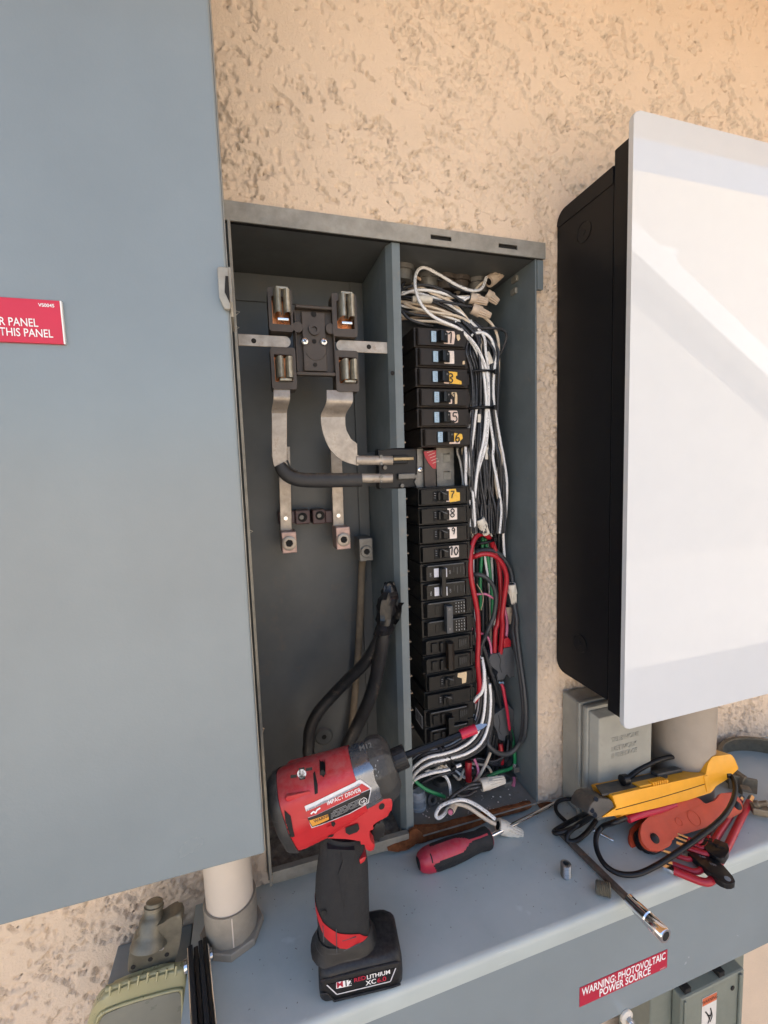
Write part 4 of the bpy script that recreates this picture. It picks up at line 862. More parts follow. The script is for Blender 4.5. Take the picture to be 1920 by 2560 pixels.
def breaker(zt, label, style, sticker=None, mark=None, dx=0.0, grp='single-pole breakers in the two stacks'):
    global BX
    bx_old = BX; BX = BX + dx
    body = 'brown_breaker' if style == 'brown' else 'black_breaker'
    t = thing('circuit_breaker', label, 'circuit breaker', bp(35, 12, zt, 0.58), grp)
    f = BD + 0.0045
    bm = bm_new(); box(bm, BX, BX + 0.0735, f, 0.6000, zt - 0.0244, zt - 0.0002, 0.0007); obj('housing', bm, body, t)
    # raised face with a notch at its left end
    pr = [(3.6, BD), (67.5, BD), (69, f + 0.0005), (2.2, f + 0.0005)] if style == 'brown' else [(2.5, BD - 0.0005), (66, BD - 0.0005), (70.5, f + 0.0005), (0.6, f + 0.0005)]
    v0, v1 = (1.9, 22.6) if style == 'brown' else (2.6, 22.2)
    bm = bm_new(); prism(bm, [V(BX + u * 0.001, d, zt - v0 * 0.001) for u, d in pr], Vector((0, 0, -(v1 - v0) * 0.001)), 0.0004); fc = obj('face', bm, body, t)
    if style == 'brown':
        bm = bm_new(); box(bm, BX + 0.0042, BX + 0.0062, BD - 0.0012, BD + 0.0002, zt - 0.0215, zt - 0.0030, 0.0004); obj('edge_rib', bm, body, t)
        bm = bm_new(); box(bm, BX + 0.0200, BX + 0.0455, BD - 0.0003, BD + 0.0002, zt - 0.0190, zt - 0.0052); win = obj('toggle_window', bm, 'dark_hole', t)
        bm = bm_new(); box(bm, BX + 0.0212, BX + 0.0280, BD - 0.0022, BD - 0.0004, zt - 0.0188, zt - 0.0055, 0.0005); fl_ = obj('position_flag', bm, 'blue_flag', t)
        bm = bm_new()
        for k in range(4): ribbon(bm, [bp(23.4, 7.6 + 2.6 * k, zt, BD - 0.0024), bp(26.0, 7.6 + 2.6 * k + 0.5, zt, BD - 0.0024)], 0.0005, -D_)
        obj('flag_print', bm, 'gray_print', fl_)
        O = bp(33.5, 12, zt, BD - 0.0035)
        bm = bm_new(); prism(bm, [V(BX + u * 0.001, d, zt - 0.0056) for u, d in ((28.6, BD - 0.0004), (28.9, BD - 0.0042), (31.5, BD - 0.0092), (34.5, BD - 0.0096), (36.2, BD - 0.0052), (42.5, BD - 0.0034), (44.8, BD - 0.0004))], Vector((0, 0, -0.0132)), 0.0006); tg = obj('toggle', bm, 'toggle_black', t)
        bm = bm_new()
        for k in range(3): box(bm, BX + 0.0362 + 0.002 * k, BX + 0.0372 + 0.002 * k, BD - 0.0054 + 0.0005 * k, BD - 0.0040, zt - 0.0182, zt - 0.0062)
        obj('grip_ridge', bm, 'toggle_black', tg)
        bm = bm_new(); lathe(bm, bp(40.5, 9.2, zt, BD - 0.0040), -D_, [(0, 0.0014), (0.0003, 0.0012)], 10); obj('rating_print', bm, 'gray_print', tg)
    else:
        bm = bm_new(); prism(bm, [V(BX + u * 0.001, d, zt - 0.0036) for u, d in ((8.5, BD - 0.0002), (66, BD - 0.0002), (66, BD - 0.0012), (9.5, BD - 0.0012))], Vector((0, 0, 0.0012)), 0.0002); obj('edge_rib', bm, body, t)
        bm = bm_new(); box(bm, BX + 0.0185, BX + 0.0410, BD - 0.0011, BD - 0.0004, zt - 0.0188, zt - 0.0058); obj('toggle_window', bm, 'dark_hole', t)
        bm = bm_new(); prism(bm, [V(BX + u * 0.001, d, zt - 0.0066) for u, d in ((25.0, BD - 0.0008), (24.0, BD - 0.0058), (26.2, BD - 0.0066), (31.5, BD - 0.0042), (37.5, BD - 0.0036), (39.0, BD - 0.0008))], Vector((0, 0, -0.0108)), 0.0006); obj('toggle', bm, 'toggle_black', t)
        bm = bm_new(); prism(bm, [bp(u, v, zt, BD - 0.0052) for u, v in ((26, 5.6), (28.5, 5.8), (37, 9.4), (37, 10.6), (34.5, 10.4))], Vector((0, 0.0020, 0)), 0.0003); obj('toggle_fin', bm, 'toggle_gray', t)
        bm = bm_new()
        for k in range(3): ribbon(bm, [bp(20.0, 8.0 + 3.0 * k, zt, BD - 0.0013), bp(22.4, 8.4 + 3.0 * k, zt, BD - 0.0013)], 0.0006, -D_)
        obj('position_print', bm, 'gray_print', t)
    if sticker:
        sd_ = BD - (0.0004 if style == 'brown' else 0.0009)
        main = None
        for i, (mt, pts) in enumerate(sticker):
            bm = bm_new(); poly_sheet(bm, roundpoly([bp(u, v, zt, sd_ - 0.00018 * i) for u, v in pts], 0.0010), 0.00015); s = obj('sticker', bm, mt, t); main = s
        if mark: digits(main, mark[0], mark[1], mark[2], zt, mark[3], sd_ - 0.0009, mark[4] if len(mark) > 4 else 1.1)
    # terminal screw lug on the wire side
    bm = bm_new(); box(bm, BX + 0.0735, BX + 0.0765, f + 0.001, 0.578, zt - 0.0200, zt - 0.0060, 0.0006); obj('terminal', bm, body, t)
    BX = bx_old
    return t
S = lambda mt, *p: (mt, p)
ztop = [0.1785, 0.1540, 0.1292, 0.1036, 0.0782, 0.0530]
breaker(ztop[0], 'brown breaker at the very top of the stack, pink sticker with a dark oval', 'brown', [S('sticker_pink', (42, 4), (54, 4), (55, 9), (53, 20), (39, 20), (38, 17), (42, 12)), S('sticker_beige', (57, 8), (61, 7.5), (62, 13), (59, 16), (57, 12))], ('1', 45, 6, 12, 1.5))
breaker(ztop[1], 'second brown breaker from the top, plain white sticker', 'brown', [S('sticker_white', (42.5, 4), (51, 4), (51, 20), (37, 20), (37, 17.5), (43, 13)), S('sticker_beige', (63, 16), (66, 15.5), (66, 20), (62.5, 20.5))], ('1', 41, 8.5, 9, 1.2), 0.002)
breaker(ztop[2], 'third brown breaker, torn yellow sticker marked 3', 'brown', [S('sticker_pink', (38, 15), (44, 15), (44, 20.5), (37, 20)), S('sticker_yellow', (43, 5), (56, 5.5), (56, 10), (54, 10), (54, 14), (62, 17), (62, 21), (45, 20), (43, 17))], ('3', 43.5, 8, 10, 1.5), 0.0008)
breaker(ztop[3], 'fourth brown breaker, tan sticker smeared with a stroke', 'brown', [S('sticker_beige', (46, 5.5), (53, 5.5), (54, 9), (54, 20), (50.5, 20.5), (50.5, 13), (46, 8)), S('sticker_pink', (41, 14), (46.5, 14.5), (46.5, 20), (42, 20.5))], ('1', 47, 7, 9, 1.0), 0.0022)
breaker(ztop[4], 'fifth brown breaker, pink sticker marked 5', 'brown', [S('sticker_pink', (42, 3.5), (54, 3.5), (55.5, 9), (55, 18.5), (51, 19.5), (45, 15), (44, 18.5), (40, 18.5), (40, 14))], ('5', 47.5, 6, 11, 1.4), 0.0016)
breaker(ztop[5], 'sixth brown breaker, yellow and pink sticker marked 6', 'brown', [S('sticker_pink', (37.5, 15.5), (53, 15), (53, 21), (37.5, 21)), S('sticker_yellow', (44, 7), (56, 8.5), (57, 14), (53, 17.5), (45, 18), (43, 13))], ('6', 46.5, 7.5, 10.5, 1.5), 0.006)
lo = lambda k: -0.0233 - 0.0253 * k
breaker(lo(0), 'black breaker below the bus gap, yellow sticker marked 7', 'black', [S('sticker_pink', (38, 3), (47, 2.5), (52, 6), (52, 20.5), (37, 20)), S('sticker_yellow', (41, 4), (51, 3), (52, 8), (57, 8.5), (57, 19.5), (42, 21))], ('7', 43.5, 6.5, 8.5, 1.3))
breaker(lo(1), 'black breaker second below the gap, white sticker marked 8', 'black', [S('sticker_white', (38, 3.5), (52.5, 3.5), (52.5, 19), (37, 19), (37, 14), (42, 12))], ('8', 42.5, 4.5, 10, 1.3))
breaker(lo(2), 'black breaker third below the gap, white sticker marked 9', 'black', [S('sticker_white', (38, 3.5), (51.5, 3.5), (51.5, 19), (37, 19), (37, 14), (41, 12))], ('9', 44, 4.5, 8, 1.2))
breaker(lo(3), 'black breaker fourth below the gap, white sticker marked 10', 'black', [S('sticker_white', (40, 3), (54, 3), (54, 19), (42, 19), (40, 14))], ('10', 40.5, 5, 10, 1.6))
def double(zt, label, kind, dx=0.0):
    global BX
    bx_old = BX; BX += dx
    t = thing('circuit_breaker', label, 'circuit breaker', bp(35, 25, zt, 0.58), 'double-pole breakers in the lower stack'); f = BD + 0.0045
    for k in (0, 1):
        z = zt - 0.0253 * k
        bm = bm_new(); box(bm, BX, BX + 0.0750, f, 0.6000, z - 0.0248, z - 0.0002, 0.0007); obj('housing', bm, 'black_breaker', t)
        u0, u1 = (6.5, 62) if kind != 'old' else (3, 67)
        bm = bm_new(); prism(bm, [V(BX + u * 0.001, d, z - 0.0030) for u, d in ((u0, BD - 0.0008), (u1, BD - 0.0008), (u1 + 5, f + 0.0004), (u0 - 4, f + 0.0004))], Vector((0, 0, -0.0192)), 0.0005); fc = obj('face', bm, 'black_breaker', t)
        bm = bm_new(); prism(bm, [V(BX + u * 0.001, d, z - 0.0034) for u, d in ((u0 + 1.5, BD - 0.0006), (u1 - 1, BD - 0.0006), (u1 - 1, BD - 0.0018), (u0 + 1.5, BD - 0.0018))], Vector((0, 0, 0.0016)), 0.0003); obj('edge_rib', bm, 'toggle_gray' if kind != 'old' else 'black_breaker', t)
        bm = bm_new(); box(bm, BX + 0.0755, BX + 0.0785, f + 0.001, 0.578, z - 0.0210, z - 0.0060, 0.0006); obj('terminal', bm, 'black_breaker', t)
        e = BD - 0.0009
        if kind == 'on':
            lettering('position_print', 'ON', bp(13.5, 17, z, e - 0.0001), UP, -X_, 0.0024, 'gray_print', fc, bold=0.01)
            bm = bm_new(); box(bm, BX + 0.0170, BX + 0.0238, e - 0.0010, e, z - 0.0180, z - 0.0062, 0.0004); obj('position_flag', bm, 'white_flag', t)
            bm = bm_new(); box(bm, BX + 0.0310, BX + 0.0340, e - 0.0050, e, z - 0.0180, z - 0.0062, 0.0004); obj('position_flag', bm, 'white_flag', t)
            lettering('position_print', 'OFF', bp(41.5, 16, z, e - 0.0001), UP, -X_, 0.0022, 'gray_print', fc, bold=0.01)
            bm = bm_new()
            for q in range(4): ribbon(bm, [bp(46 + 5.0 * q, 6.5 + q % 2, z, e - 0.0001), bp(46 + 5.0 * q, 14 + (q * 3) % 5, z, e - 0.0001)], 0.0009 if q % 2 else 0.0005, -D_)
            obj('rating_print', bm, 'toggle_gray', fc)
        elif kind == 'gray':
            bm = bm_new()
            for q in range(4):
                for w_ in range(4): ribbon(bm, [bp(48 + 4.0 * q, 5.2 + 4.0 * w_, z, e - 0.0001), bp(48 + 4.0 * q + 0.3, 5.2 + 4.0 * w_ + 1.6 + (q * w_) % 2, z, e - 0.0001)], 0.0012, -D_)
            obj('rating_print', bm, 'gray_print', fc)
            bm = bm_new(); box(bm, BX + 0.0175, BX + 0.0235, e - 0.0006, e, z - 0.0185, z - 0.0060, 0.0003); obj('position_flag', bm, 'black_breaker', t)
        else:
            bm = bm_new(); box(bm, BX + 0.0100, BX + 0.0190, e - 0.0025, e, z - 0.0190, z - 0.0060, 0.0008); obj('moulding', bm, 'black_breaker', t)
            bm = bm_new(); box(bm, BX + 0.0220, BX + 0.0275, e - 0.0035, e, z - 0.0200, z - 0.0055, 0.0015); obj('moulding', bm, 'black_breaker', t)
            bm = bm_new(); box(bm, BX + 0.0500, BX + 0.0640, e - 0.0008, e, z - 0.0200, z - 0.0055, 0.0004); mo = obj('moulding', bm, 'black_breaker', t)
            bm = bm_new()
            for q in range(4): ribbon(bm, [bp(52 + 3 * q, 7 + q % 2, z, e - 0.0009), bp(52 + 3 * q, 17 - q, z, e - 0.0009)], 0.0006, -D_)
            obj('rating_print', bm, 'toggle_gray', mo)
    e = BD - 0.0009; zc = zt - 0.0253
    if kind == 'on':
        bm = bm_new(); box(bm, BX + 0.0245, BX + 0.0308, e - 0.0090, e - 0.0002, zc - 0.0190, zc + 0.0200, 0.0008); obj('tie_handle', bm, 'toggle_black', t)
    elif kind == 'gray':
        bm = bm_new(); box(bm, BX + 0.0300, BX + 0.0395, e - 0.0095, e - 0.0002, zc - 0.0180, zc + 0.0195, 0.0012); h_ = obj('tie_handle', bm, 'toggle_gray', t)
        for q in (-1, 1): lettering('rating_print', '20', bp(35, 25.3 - q * 13.5, zt, e - 0.0097), UP, -X_, 0.0022, 'gray_print', h_, bold=0.01)
    elif kind == 'old':
        bm = bm_new(); prism(bm, [V(BX + u * 0.001, d, zc + 0.0185) for u, d in ((31, e - 0.0002), (31.5, e - 0.0085), (36, e - 0.0105), (40, e - 0.0085), (41, e - 0.0002))], Vector((0, 0, -0.038)), 0.0008); obj('tie_handle', bm, 'brown_breaker', t)
    else:
        bm = bm_new(); prism(bm, [V(BX + u * 0.001, d, zc + 0.017) for u, d in ((29, e - 0.0002), (29, e - 0.0110), (37, e - 0.0110), (39, e - 0.0002))], Vector((0, 0, -0.034)), 0.001); obj('tie_handle', bm, 'toggle_black', t)
        # bar code label on the left side
        bm = bm_new(); sx = BX - 0.0003; prism(bm, [V(sx, 0.5400, zt - 0.012), V(sx, 0.5660, zt - 0.012), V(sx, 0.5660, zt - 0.030), V(sx, 0.5400, zt - 0.030)], Vector((0.0002, 0, 0))); bl_ = obj('bar_code_label', bm, 'white_flag', t)
        bm = bm_new(); q = 0.5415
        rb_ = random.Random(3)
        while q < 0.5640:
            w_ = rb_.choice((0.0006, 0.001, 0.0014)); prism(bm, [V(sx - 0.0001, q, zt - 0.0135), V(sx - 0.0001, q + w_, zt - 0.0135), V(sx - 0.0001, q + w_, zt - 0.0285), V(sx - 0.0001, q, zt - 0.0285)], Vector((0.00005, 0, 0))); q += w_ + rb_.choice((0.0005, 0.0008))
        obj('bar_code', bm, 'ink', bl_)
    BX = bx_old
    return t
double(lo(4), 'black double breaker with white ON windows, below breaker 10', 'on')
double(lo(6), 'black double breaker with a gray tie handle and printed ratings', 'gray')
double(lo(8), 'old worn black double breaker with a long brown tie handle', 'old', 0.0003)
breaker(lo(10), 'black breaker with a stained beige sticker near the bottom', 'black', [S('sticker_beige', (45, 3), (58, 3), (58.5, 8), (57, 19), (51, 19.5), (51, 12), (44, 9))], None, 0.004)
breaker(lo(11), 'plain black breaker without a sticker near the bottom', 'black', None, None, 0.001)
double(lo(12), 'black double breaker with bar code label at the bottom of the stack', 'plain', -0.0002)

# ------------------------------------------------------------------ wires, connectors, ties
def wp(pts, d=None):
    out = []
    for p in pts:
        zf, x, y = p[0], p[1], p[2]; dd = p[3] if len(p) > 3 else d
        q = at(zf(x, y), dd)
        if q.x > 0.3565 and dd > 0.5: r = ray(zf(x, y)); q = CAM + r * (0.3565 / r.x)      # stay clear of the right wall
        out.append(q)
    return out
def wire(label, mt, r, pts, d=0.55, grp=None, cat='wire', name='wire', seg=8, n=6):
    P = wp(pts, d); bm = bm_new(); tube(bm, P, r * (1.15 if r < 0.0024 else 1.05), seg, n)
    return tag(obj(name, bm, mt, smooth=70, loc=P[len(P) // 2]), label, cat, grp)
T, Mi, Lo = zRT, zRM, zRL
RW = 0.00165
# --- upper nest
wire('long white wire looping over the top of the nest and down beside the breakers', 'wire_white', 0.0018, [(T, 1010, 445, .552), (T, 965, 555, .548), (T, 870, 580, .546), (T, 720, 525, .546), (T, 560, 430, .548), (T, 400, 352, .548), (T, 322, 400, .544), (T, 308, 540, .538), (T, 365, 710, .533), (T, 500, 845, .530), (T, 730, 950, .530), (T, 815, 1030, .533), (T, 900, 1150, .534), (T, 975, 1350, .532), (T, 1005, 1600, .531), (T, 1008, 1800, .531), (T, 985, 2050, .532), (Mi, 945, 250, .532), (Mi, 915, 450, .533), (Mi, 890, 700, .534), (Mi, 884, 850, .536), (Mi, 905, 1000, .545)], n=7)
wire('printed white wire bowed across the front of the upper bundle', 'wire_white', 0.0018, [(T, 760, 960, .540), (T, 800, 1005, .534), (T, 905, 1120, .530), (T, 992, 1300, .529), (T, 1030, 1500, .529), (T, 1030, 1800, .530), (T, 1010, 2080, .531), (Mi, 958, 290, .534), (Mi, 905, 460, .536), (Mi, 845, 600, .540), (Mi, 800, 690, .548)])
wire('white wire arching out to the right wall beside the cable ties', 'wire_white', 0.0018, [(T, 845, 1050, .545), (T, 890, 1005, .540), (T, 985, 998, .537), (T, 1065, 1075, .536), (T, 1095, 1250, .536), (T, 1078, 1500, .537), (T, 1085, 1700, .538), (T, 1110, 1850, .540), (T, 1150, 2080, .542), (Mi, 1180, 260, .544), (Mi, 1212, 500, .546), (Mi, 1203, 800, .550), (Mi, 1178, 1000, .555), (Mi, 1190, 1250, .562)])
wire('black wire hooking out in a small bend near the right wall', 'wire_black', 0.0016, [(T, 700, 800, .558), (T, 790, 910, .548), (T, 870, 945, .542), (T, 1000, 952, .540), (T, 1140, 955, .540), (T, 1208, 1010, .542), (T, 1190, 1110, .546), (T, 1140, 1220, .552)])
wire('black wire arching beside the white arched wire', 'wire_black', 0.0017, [(T, 880, 1080, .548), (T, 950, 1015, .541), (T, 1035, 1035, .538), (T, 1105, 1190, .538), (T, 1128, 1400, .539), (T, 1120, 1720, .540), (T, 1105, 1900, .543), (Mi, 1080, 30, .545), (Mi, 1140, 300, .548), (Mi, 1190, 560, .552), (Mi, 1160, 800, .556), (Mi, 1070, 1010, .56)])
wire('cream wire crossing the nest above breaker one', 'wire_ivory', 0.0017, [(T, 200, 700, .560), (T, 300, 750, .556), (T, 500, 795, .550), (T, 700, 825, .548), (T, 840, 890, .546), (T, 930, 1000, .548), (T, 1005, 1170, .555), (T, 1040, 1400, .560)])
wire('cream wire running down from the lowest upper connector', 'wire_ivory', 0.0017, [(T, 990, 840, .548), (T, 1075, 925, .548), (T, 1125, 1060, .548), (T, 1132, 1250, .550), (T, 1128, 1540, .553), (T, 1110, 1800, .556)])
wire('black wire slanting under the white loop', 'wire_black', 0.0016, [(T, 300, 330, .585), (T, 380, 420, .575), (T, 560, 478, .566), (T, 720, 560, .560), (T, 880, 612, .556)])
wire('black wire bowed across the middle of the nest', 'wire_black', 0.0017, [(T, 150, 575, .565), (T, 300, 530, .556), (T, 450, 532, .552), (T, 620, 595, .548), (T, 790, 695, .546)])
wire('black wire curling around the left of the nest', 'wire_black', 0.0017, [(T, 320, 420, .570), (T, 210, 490, .560), (T, 152, 620, .552), (T, 165, 760, .546), (T, 250, 860, .542), (T, 380, 910, .540), (T, 480, 935, .545)])
wire('white printed wire running level into the middle connector', 'wire_white', 0.0018, [(T, 120, 660, .566), (T, 200, 610, .560), (T, 300, 578, .555), (T, 420, 575, .552), (T, 560, 600, .550), (T, 700, 640, .549), (T, 845, 655, .548)])
wire('black wire from the crimp sleeve to the lowest upper connector', 'wire_black', 0.0016, [(T, 475, 672, .546), (T, 600, 690, .545), (T, 720, 712, .544), (T, 865, 745, .545)])
wire('black wire entering the crimp sleeve from the left', 'wire_black', 0.0016, [(T, 120, 640, .562), (T, 200, 640, .555), (T, 285, 655, .546)])
wire('tan wire behind the nest, upper left', 'wire_tan', RW, [(T, 100, 420, .575), (T, 180, 395, .572), (T, 280, 420, .570), (T, 420, 510, .570), (T, 560, 600, .572)])
wire('cream wire into the middle connector from below', 'wire_ivory', RW, [(T, 500, 660, .556), (T, 640, 650, .554), (T, 780, 640, .55), (T, 850, 640, .548)])
wire('pinkish white wire rising into the top connector', 'wire_ivory', RW, [(T, 860, 620, .556), (T, 930, 540, .556), (T, 1000, 480, .555), (T, 1040, 460, .555)])
wire('white wire stub under the middle connector', 'wire_white', RW, [(T, 780, 680, .549), (T, 820, 655, .547), (T, 860, 640, .546)])
rw = random.Random(21)
for i in range(9):
    x = 200 + 55 * i; tan = 'wire_tan' if i % 3 else 'wire_ivory'
    wire('dusty tan wire buried at the back of the nest above the breakers', tan, RW, [(T, 120 + rw.uniform(-20, 20), 420 + 55 * i, .585), (T, 230 + rw.uniform(-30, 30), 480 + 48 * i + rw.uniform(-30, 30), .582), (T, 420 + rw.uniform(-30, 60), 600 + 30 * i, .578), (T, 620, 700 + 22 * i, .574), (T, 800, 830 + 20 * i, .570), (T, 930 + 8 * i, 1010 + 15 * i, .570), (T, 960 + 14 * i, 1300, .575)], grp='tan wires behind the nest')
for i in range(8):
    wire('dark wire buried at the back of the nest above the breakers', 'wire_black', RW, [(T, 250 + 60 * i, 400 + 10 * i, .580), (T, 340 + 55 * i, 520 + 22 * i, .574), (T, 520 + 40 * i, 650 + 24 * i, .568), (T, 700 + 30 * i, 800 + 20 * i, .562), (T, 830 + 26 * i, 980 + 12 * i, .558), (T, 860 + 30 * i, 1200, .560), (T, 860 + 30 * i, 1450, .562)], grp='dark wires behind the nest')
for i, (x, y0, y1) in enumerate(((735, 380, 600), (420, 390, 520), (890, 480, 560), (590, 480, 600))):
    wire('flat sheathed cable hanging from a bushing in the panel top, %s from the divider' % ('third', 'first', 'fourth', 'second')[i], 'wire_tan' if i else 'wire_ivory', 0.0042 if i != 3 else 0.0035, [(T, x - 2, y0 - 70, .577), (T, x, y0, .577), (T, x - 4, (y0 + y1) / 2, .576), (T, x - 12, y1, .574)], cat='cable', name='cable')
# --- the vertical bundle beside the breakers: lanes followed down, filler behind the named wires
LV = [(T, 1180), (T, 1380), (T, 1735), (T, 2080), (Mi, 260), (Mi, 520), (Mi, 760), (Mi, 1000)]
ctr = [965, 985, 980, 975, 985, 1000, 1010, 1015]; wid = [165, 140, 128, 165, 200, 190, 190, 175]
def lane(label, mt, l0, dep, grp, r=RW, cross=0.0, seed=0, start=0, end=8, ent=True):
    q = random.Random(seed); pts = []
    for k in range(start, end):
        l = max(-1, min(1, l0 + cross * (k / 7 - 0.3) + q.uniform(-.13, .13) * (1 if k not in (1, 2) else 0.5)))
        if k in (1, 2): l *= 0.92
        pts.append((LV[k][0], ctr[k] + wid[k] * l, LV[k][1], dep + q.uniform(-.003, .003)))
    if ent and start == 0:
        pts = [(T, 700 + 100 * (l0 + 1), 900 + q.uniform(-40, 20), dep + 0.012), (T, 820 + 110 * (l0 + 1), 1030 + q.uniform(-20, 20), dep + 0.004)] + pts
    return wire(label, mt, r, pts, grp=grp)
k = 0
for l0, mt, dep, cr in ((-1.0, 'wire_black', .545, 0), (-.93, 'wire_black', .552, .3), (-.8, 'wire_white', .550, -.1), (-.72, 'wire_black', .543, .15), (-.62, 'wire_black', .547, -.3), (-.5, 'wire_white', .556, .5), (-.42, 'wire_black', .541, .2), (-.3, 'wire_black', .546, -.5), (-.2, 'wire_white', .548, .6), (-.05, 'wire_black', .540, -.2), (.1, 'wire_black', .545, .3), (.22, 'wire_ivory', .553, -.3), (.32, 'wire_black', .542, .1), (.45, 'wire_black', .549, -.7), (.55, 'wire_white', .556, .2), (.66, 'wire_black', .544, -.1), (.78, 'wire_ivory', .551, .1), (.88, 'wire_black', .549, -.4), (.97, 'wire_black', .547, .0), (-.85, 'wire_ivory', .558, .2), (-.55, 'wire_black', .560, .4), (-.15, 'wire_ivory', .562, -.2), (.2, 'wire_black', .560, .4), (.6, 'wire_black', .563, -.4)):
    k += 1
    nm = {'wire_black': 'black', 'wire_white': 'white', 'wire_ivory': 'cream'}[mt]
    lane('%s wire running down inside the tied bundle beside the breakers' % nm, mt, l0, dep, '%s wires in the tied bundle' % nm, cross=cr, seed=k)
for i, (l0, mt, dep, cr) in enumerate(((-.95, 'wire_white', .539, .1), (-.66, 'wire_black', .538, .9), (-.35, 'wire_black', .536, -.4), (.02, 'wire_black', .536, .7), (.36, 'wire_black', .535, -.9), (.62, 'wire_black', .538, .2), (.82, 'wire_black', .537, -.3), (-.78, 'wire_black', .538, .5), (.15, 'wire_ivory', .541, .8), (-.1, 'wire_black', .538, -.8))):
    nm = {'wire_black': 'black', 'wire_white': 'white', 'wire_ivory': 'cream'}[mt]
    lane('%s wire crossing over the front of the tied bundle, %s' % (nm, ('leftmost white', 'steepest to the right', 'slanting left', 'middle black', 'steepest to the left', 'right of the middle', 'rightmost black', 'leftmost black', 'the only cream one', 'second slanting left')[i]), mt, l0, dep, 'wires crossing over the bundle', r=0.00175, cross=cr, seed=50 + i)
for i in range(18):
    mt = ('wire_black', 'wire_white', 'wire_black', 'wire_black', 'wire_ivory', 'wire_black')[i % 6]; nm = {'wire_black': 'black', 'wire_white': 'white', 'wire_ivory': 'cream'}[mt]
    lane('%s wire packed in the middle layer of the tied bundle' % nm, mt, -0.98 + 0.115 * i, .5405 + 0.004 * (i % 3), '%s wires packed in the bundle' % nm, r=0.00165, cross=(-.35, .2, .5, -.15)[i % 4], seed=120 + i)
for i in range(7):
    mt = ('wire_ivory', 'wire_white', 'wire_black')[i % 3]; nm = ('cream', 'white', 'black')[i % 3]; q = random.Random(70 + i)
    wire('%s wire curving through the upper nest, %s from the top' % (nm, ('first', 'second', 'third', 'fourth', 'fifth', 'sixth', 'seventh')[i]), mt, 0.0016, [(T, 130, 560 + 40 * i, .566), (T, 300 + q.uniform(-40, 40), 540 + 55 * i, .558), (T, 480 + q.uniform(-40, 40), 600 + 48 * i, .554), (T, 660, 690 + 40 * i, .552), (T, 800 + 20 * i, 830 + 25 * i, .550), (T, 900 + 22 * i, 1010 + 12 * i, .550), (T, 920 + 26 * i, 1250, .553), (T, 930 + 24 * i, 1600, .553), (T, 930 + 24 * i, 1850, .556)])
for i in range(12):
    mt = ('wire_white', 'wire_black', 'wire_ivory', 'wire_black')[i % 4]; nm = {'wire_black': 'black', 'wire_white': 'white', 'wire_ivory': 'cream'}[mt]
    x = 715 + 24 * i
    wire('%s wire fanned out at the back of the bus gap' % nm, mt, RW, [(T, 880 + 12 * i, 1900, .575), (T, 850 + 14 * i, 2060, .574), (Mi, x + 10, 160, .574), (Mi, x + 40, 300, .573), (Mi, x + 65, 480, .573), (Mi, x + 60, 650, .574), (Mi, x + 70, 900, .576)], grp='%s wires behind the bus gap' % nm)
# --- red, green, gray and pink feeders
wire('thick red cable looping beside breaker nine and down to the bottom breakers', 'wire_red', 0.0033, [(Mi, 1075, 1130, .556), (Mi, 1045, 1052, .550), (Mi, 980, 1006, .545), (Mi, 905, 1040, .540), (Mi, 864, 1150, .537), (Mi, 853, 1320, .534), (Mi, 862, 1450, .533), (Mi, 890, 1600, .532), (Mi, 922, 1780, .533), (Mi, 932, 1980, .534), (Lo, 930, 200, .535), (Lo, 925, 400, .536), (Lo, 942, 600, .538), (Lo, 930, 700, .542), (Lo, 890, 770, .549)], cat='cable', seg=12, n=7)
wire('thick red cable running down behind the second red loop into the upper gray tap', 'wire_red', 0.0033, [(Mi, 1040, 1050, .556), (Mi, 1085, 1130, .556), (Mi, 1130, 1290, .556), (Mi, 1150, 1480, .556), (Mi, 1150, 1700, .556), (Mi, 1120, 1900, .556), (Lo, 1100, 60, .556), (Lo, 1090, 300, .558)], cat='cable', seg=12)
wire('thick red cable arching from breaker ten into the upper gray tap', 'wire_red', 0.0033, [(Mi, 860, 1245, .550), (Mi, 910, 1222, .544), (Mi, 990, 1203, .540), (Mi, 1090, 1222, .538), (Mi, 1172, 1310, .539), (Mi, 1210, 1440, .541), (Mi, 1190, 1620, .545), (Mi, 1165, 1820, .548), (Lo, 1170, 20, .550), (Lo, 1150, 290, .556)], cat='cable', seg=12, n=7)
wire('gray-black cable arching from the ON double breaker', 'wire_charcoal', 0.0030, [(Mi, 850, 1415, .556), (Mi, 920, 1408, .548), (Mi, 1000, 1432, .544), (Mi, 1075, 1515, .543), (Mi, 1105, 1640, .543), (Mi, 1085, 1810, .545), (Mi, 1025, 1960, .548), (Lo, 1000, 120, .552), (Lo, 955, 250, .556), (Lo, 960, 420, .56)], cat='cable', seg=12)
wire('gray-black cable running along the right wall and curling under the lower tap', 'wire_charcoal', 0.0033, [(Mi, 900, 1185, .562), (Mi, 980, 1165, .560), (Mi, 1100, 1180, .556), (Mi, 1195, 1270, .553), (Mi, 1255, 1390, .552), (Mi, 1275, 1560, .552), (Mi, 1290, 1760, .552), (Mi, 1275, 1950, .551), (Lo, 1285, 130, .550), (Lo, 1325, 380, .548), (Lo, 1362, 650, .545), (Lo, 1380, 900, .542), (Lo, 1350, 1140, .538), (Lo, 1260, 1265, .535), (Lo, 1140, 1280, .535), (Lo, 1040, 1205, .538), (Lo, 1020, 1120, .545)], cat='cable', seg=12)
wire('gray-black cable hugging the right wall behind the curl', 'wire_charcoal', 0.0030, [(Mi, 1285, 1700, .560), (Mi, 1310, 1850, .558), (Lo, 1310, 60, .556), (Lo, 1345, 360, .553), (Lo, 1385, 650, .549), (Lo, 1400, 900, .546), (Lo, 1380, 1120, .545), (Lo, 1300, 1220, .545)], cat='cable', seg=12)
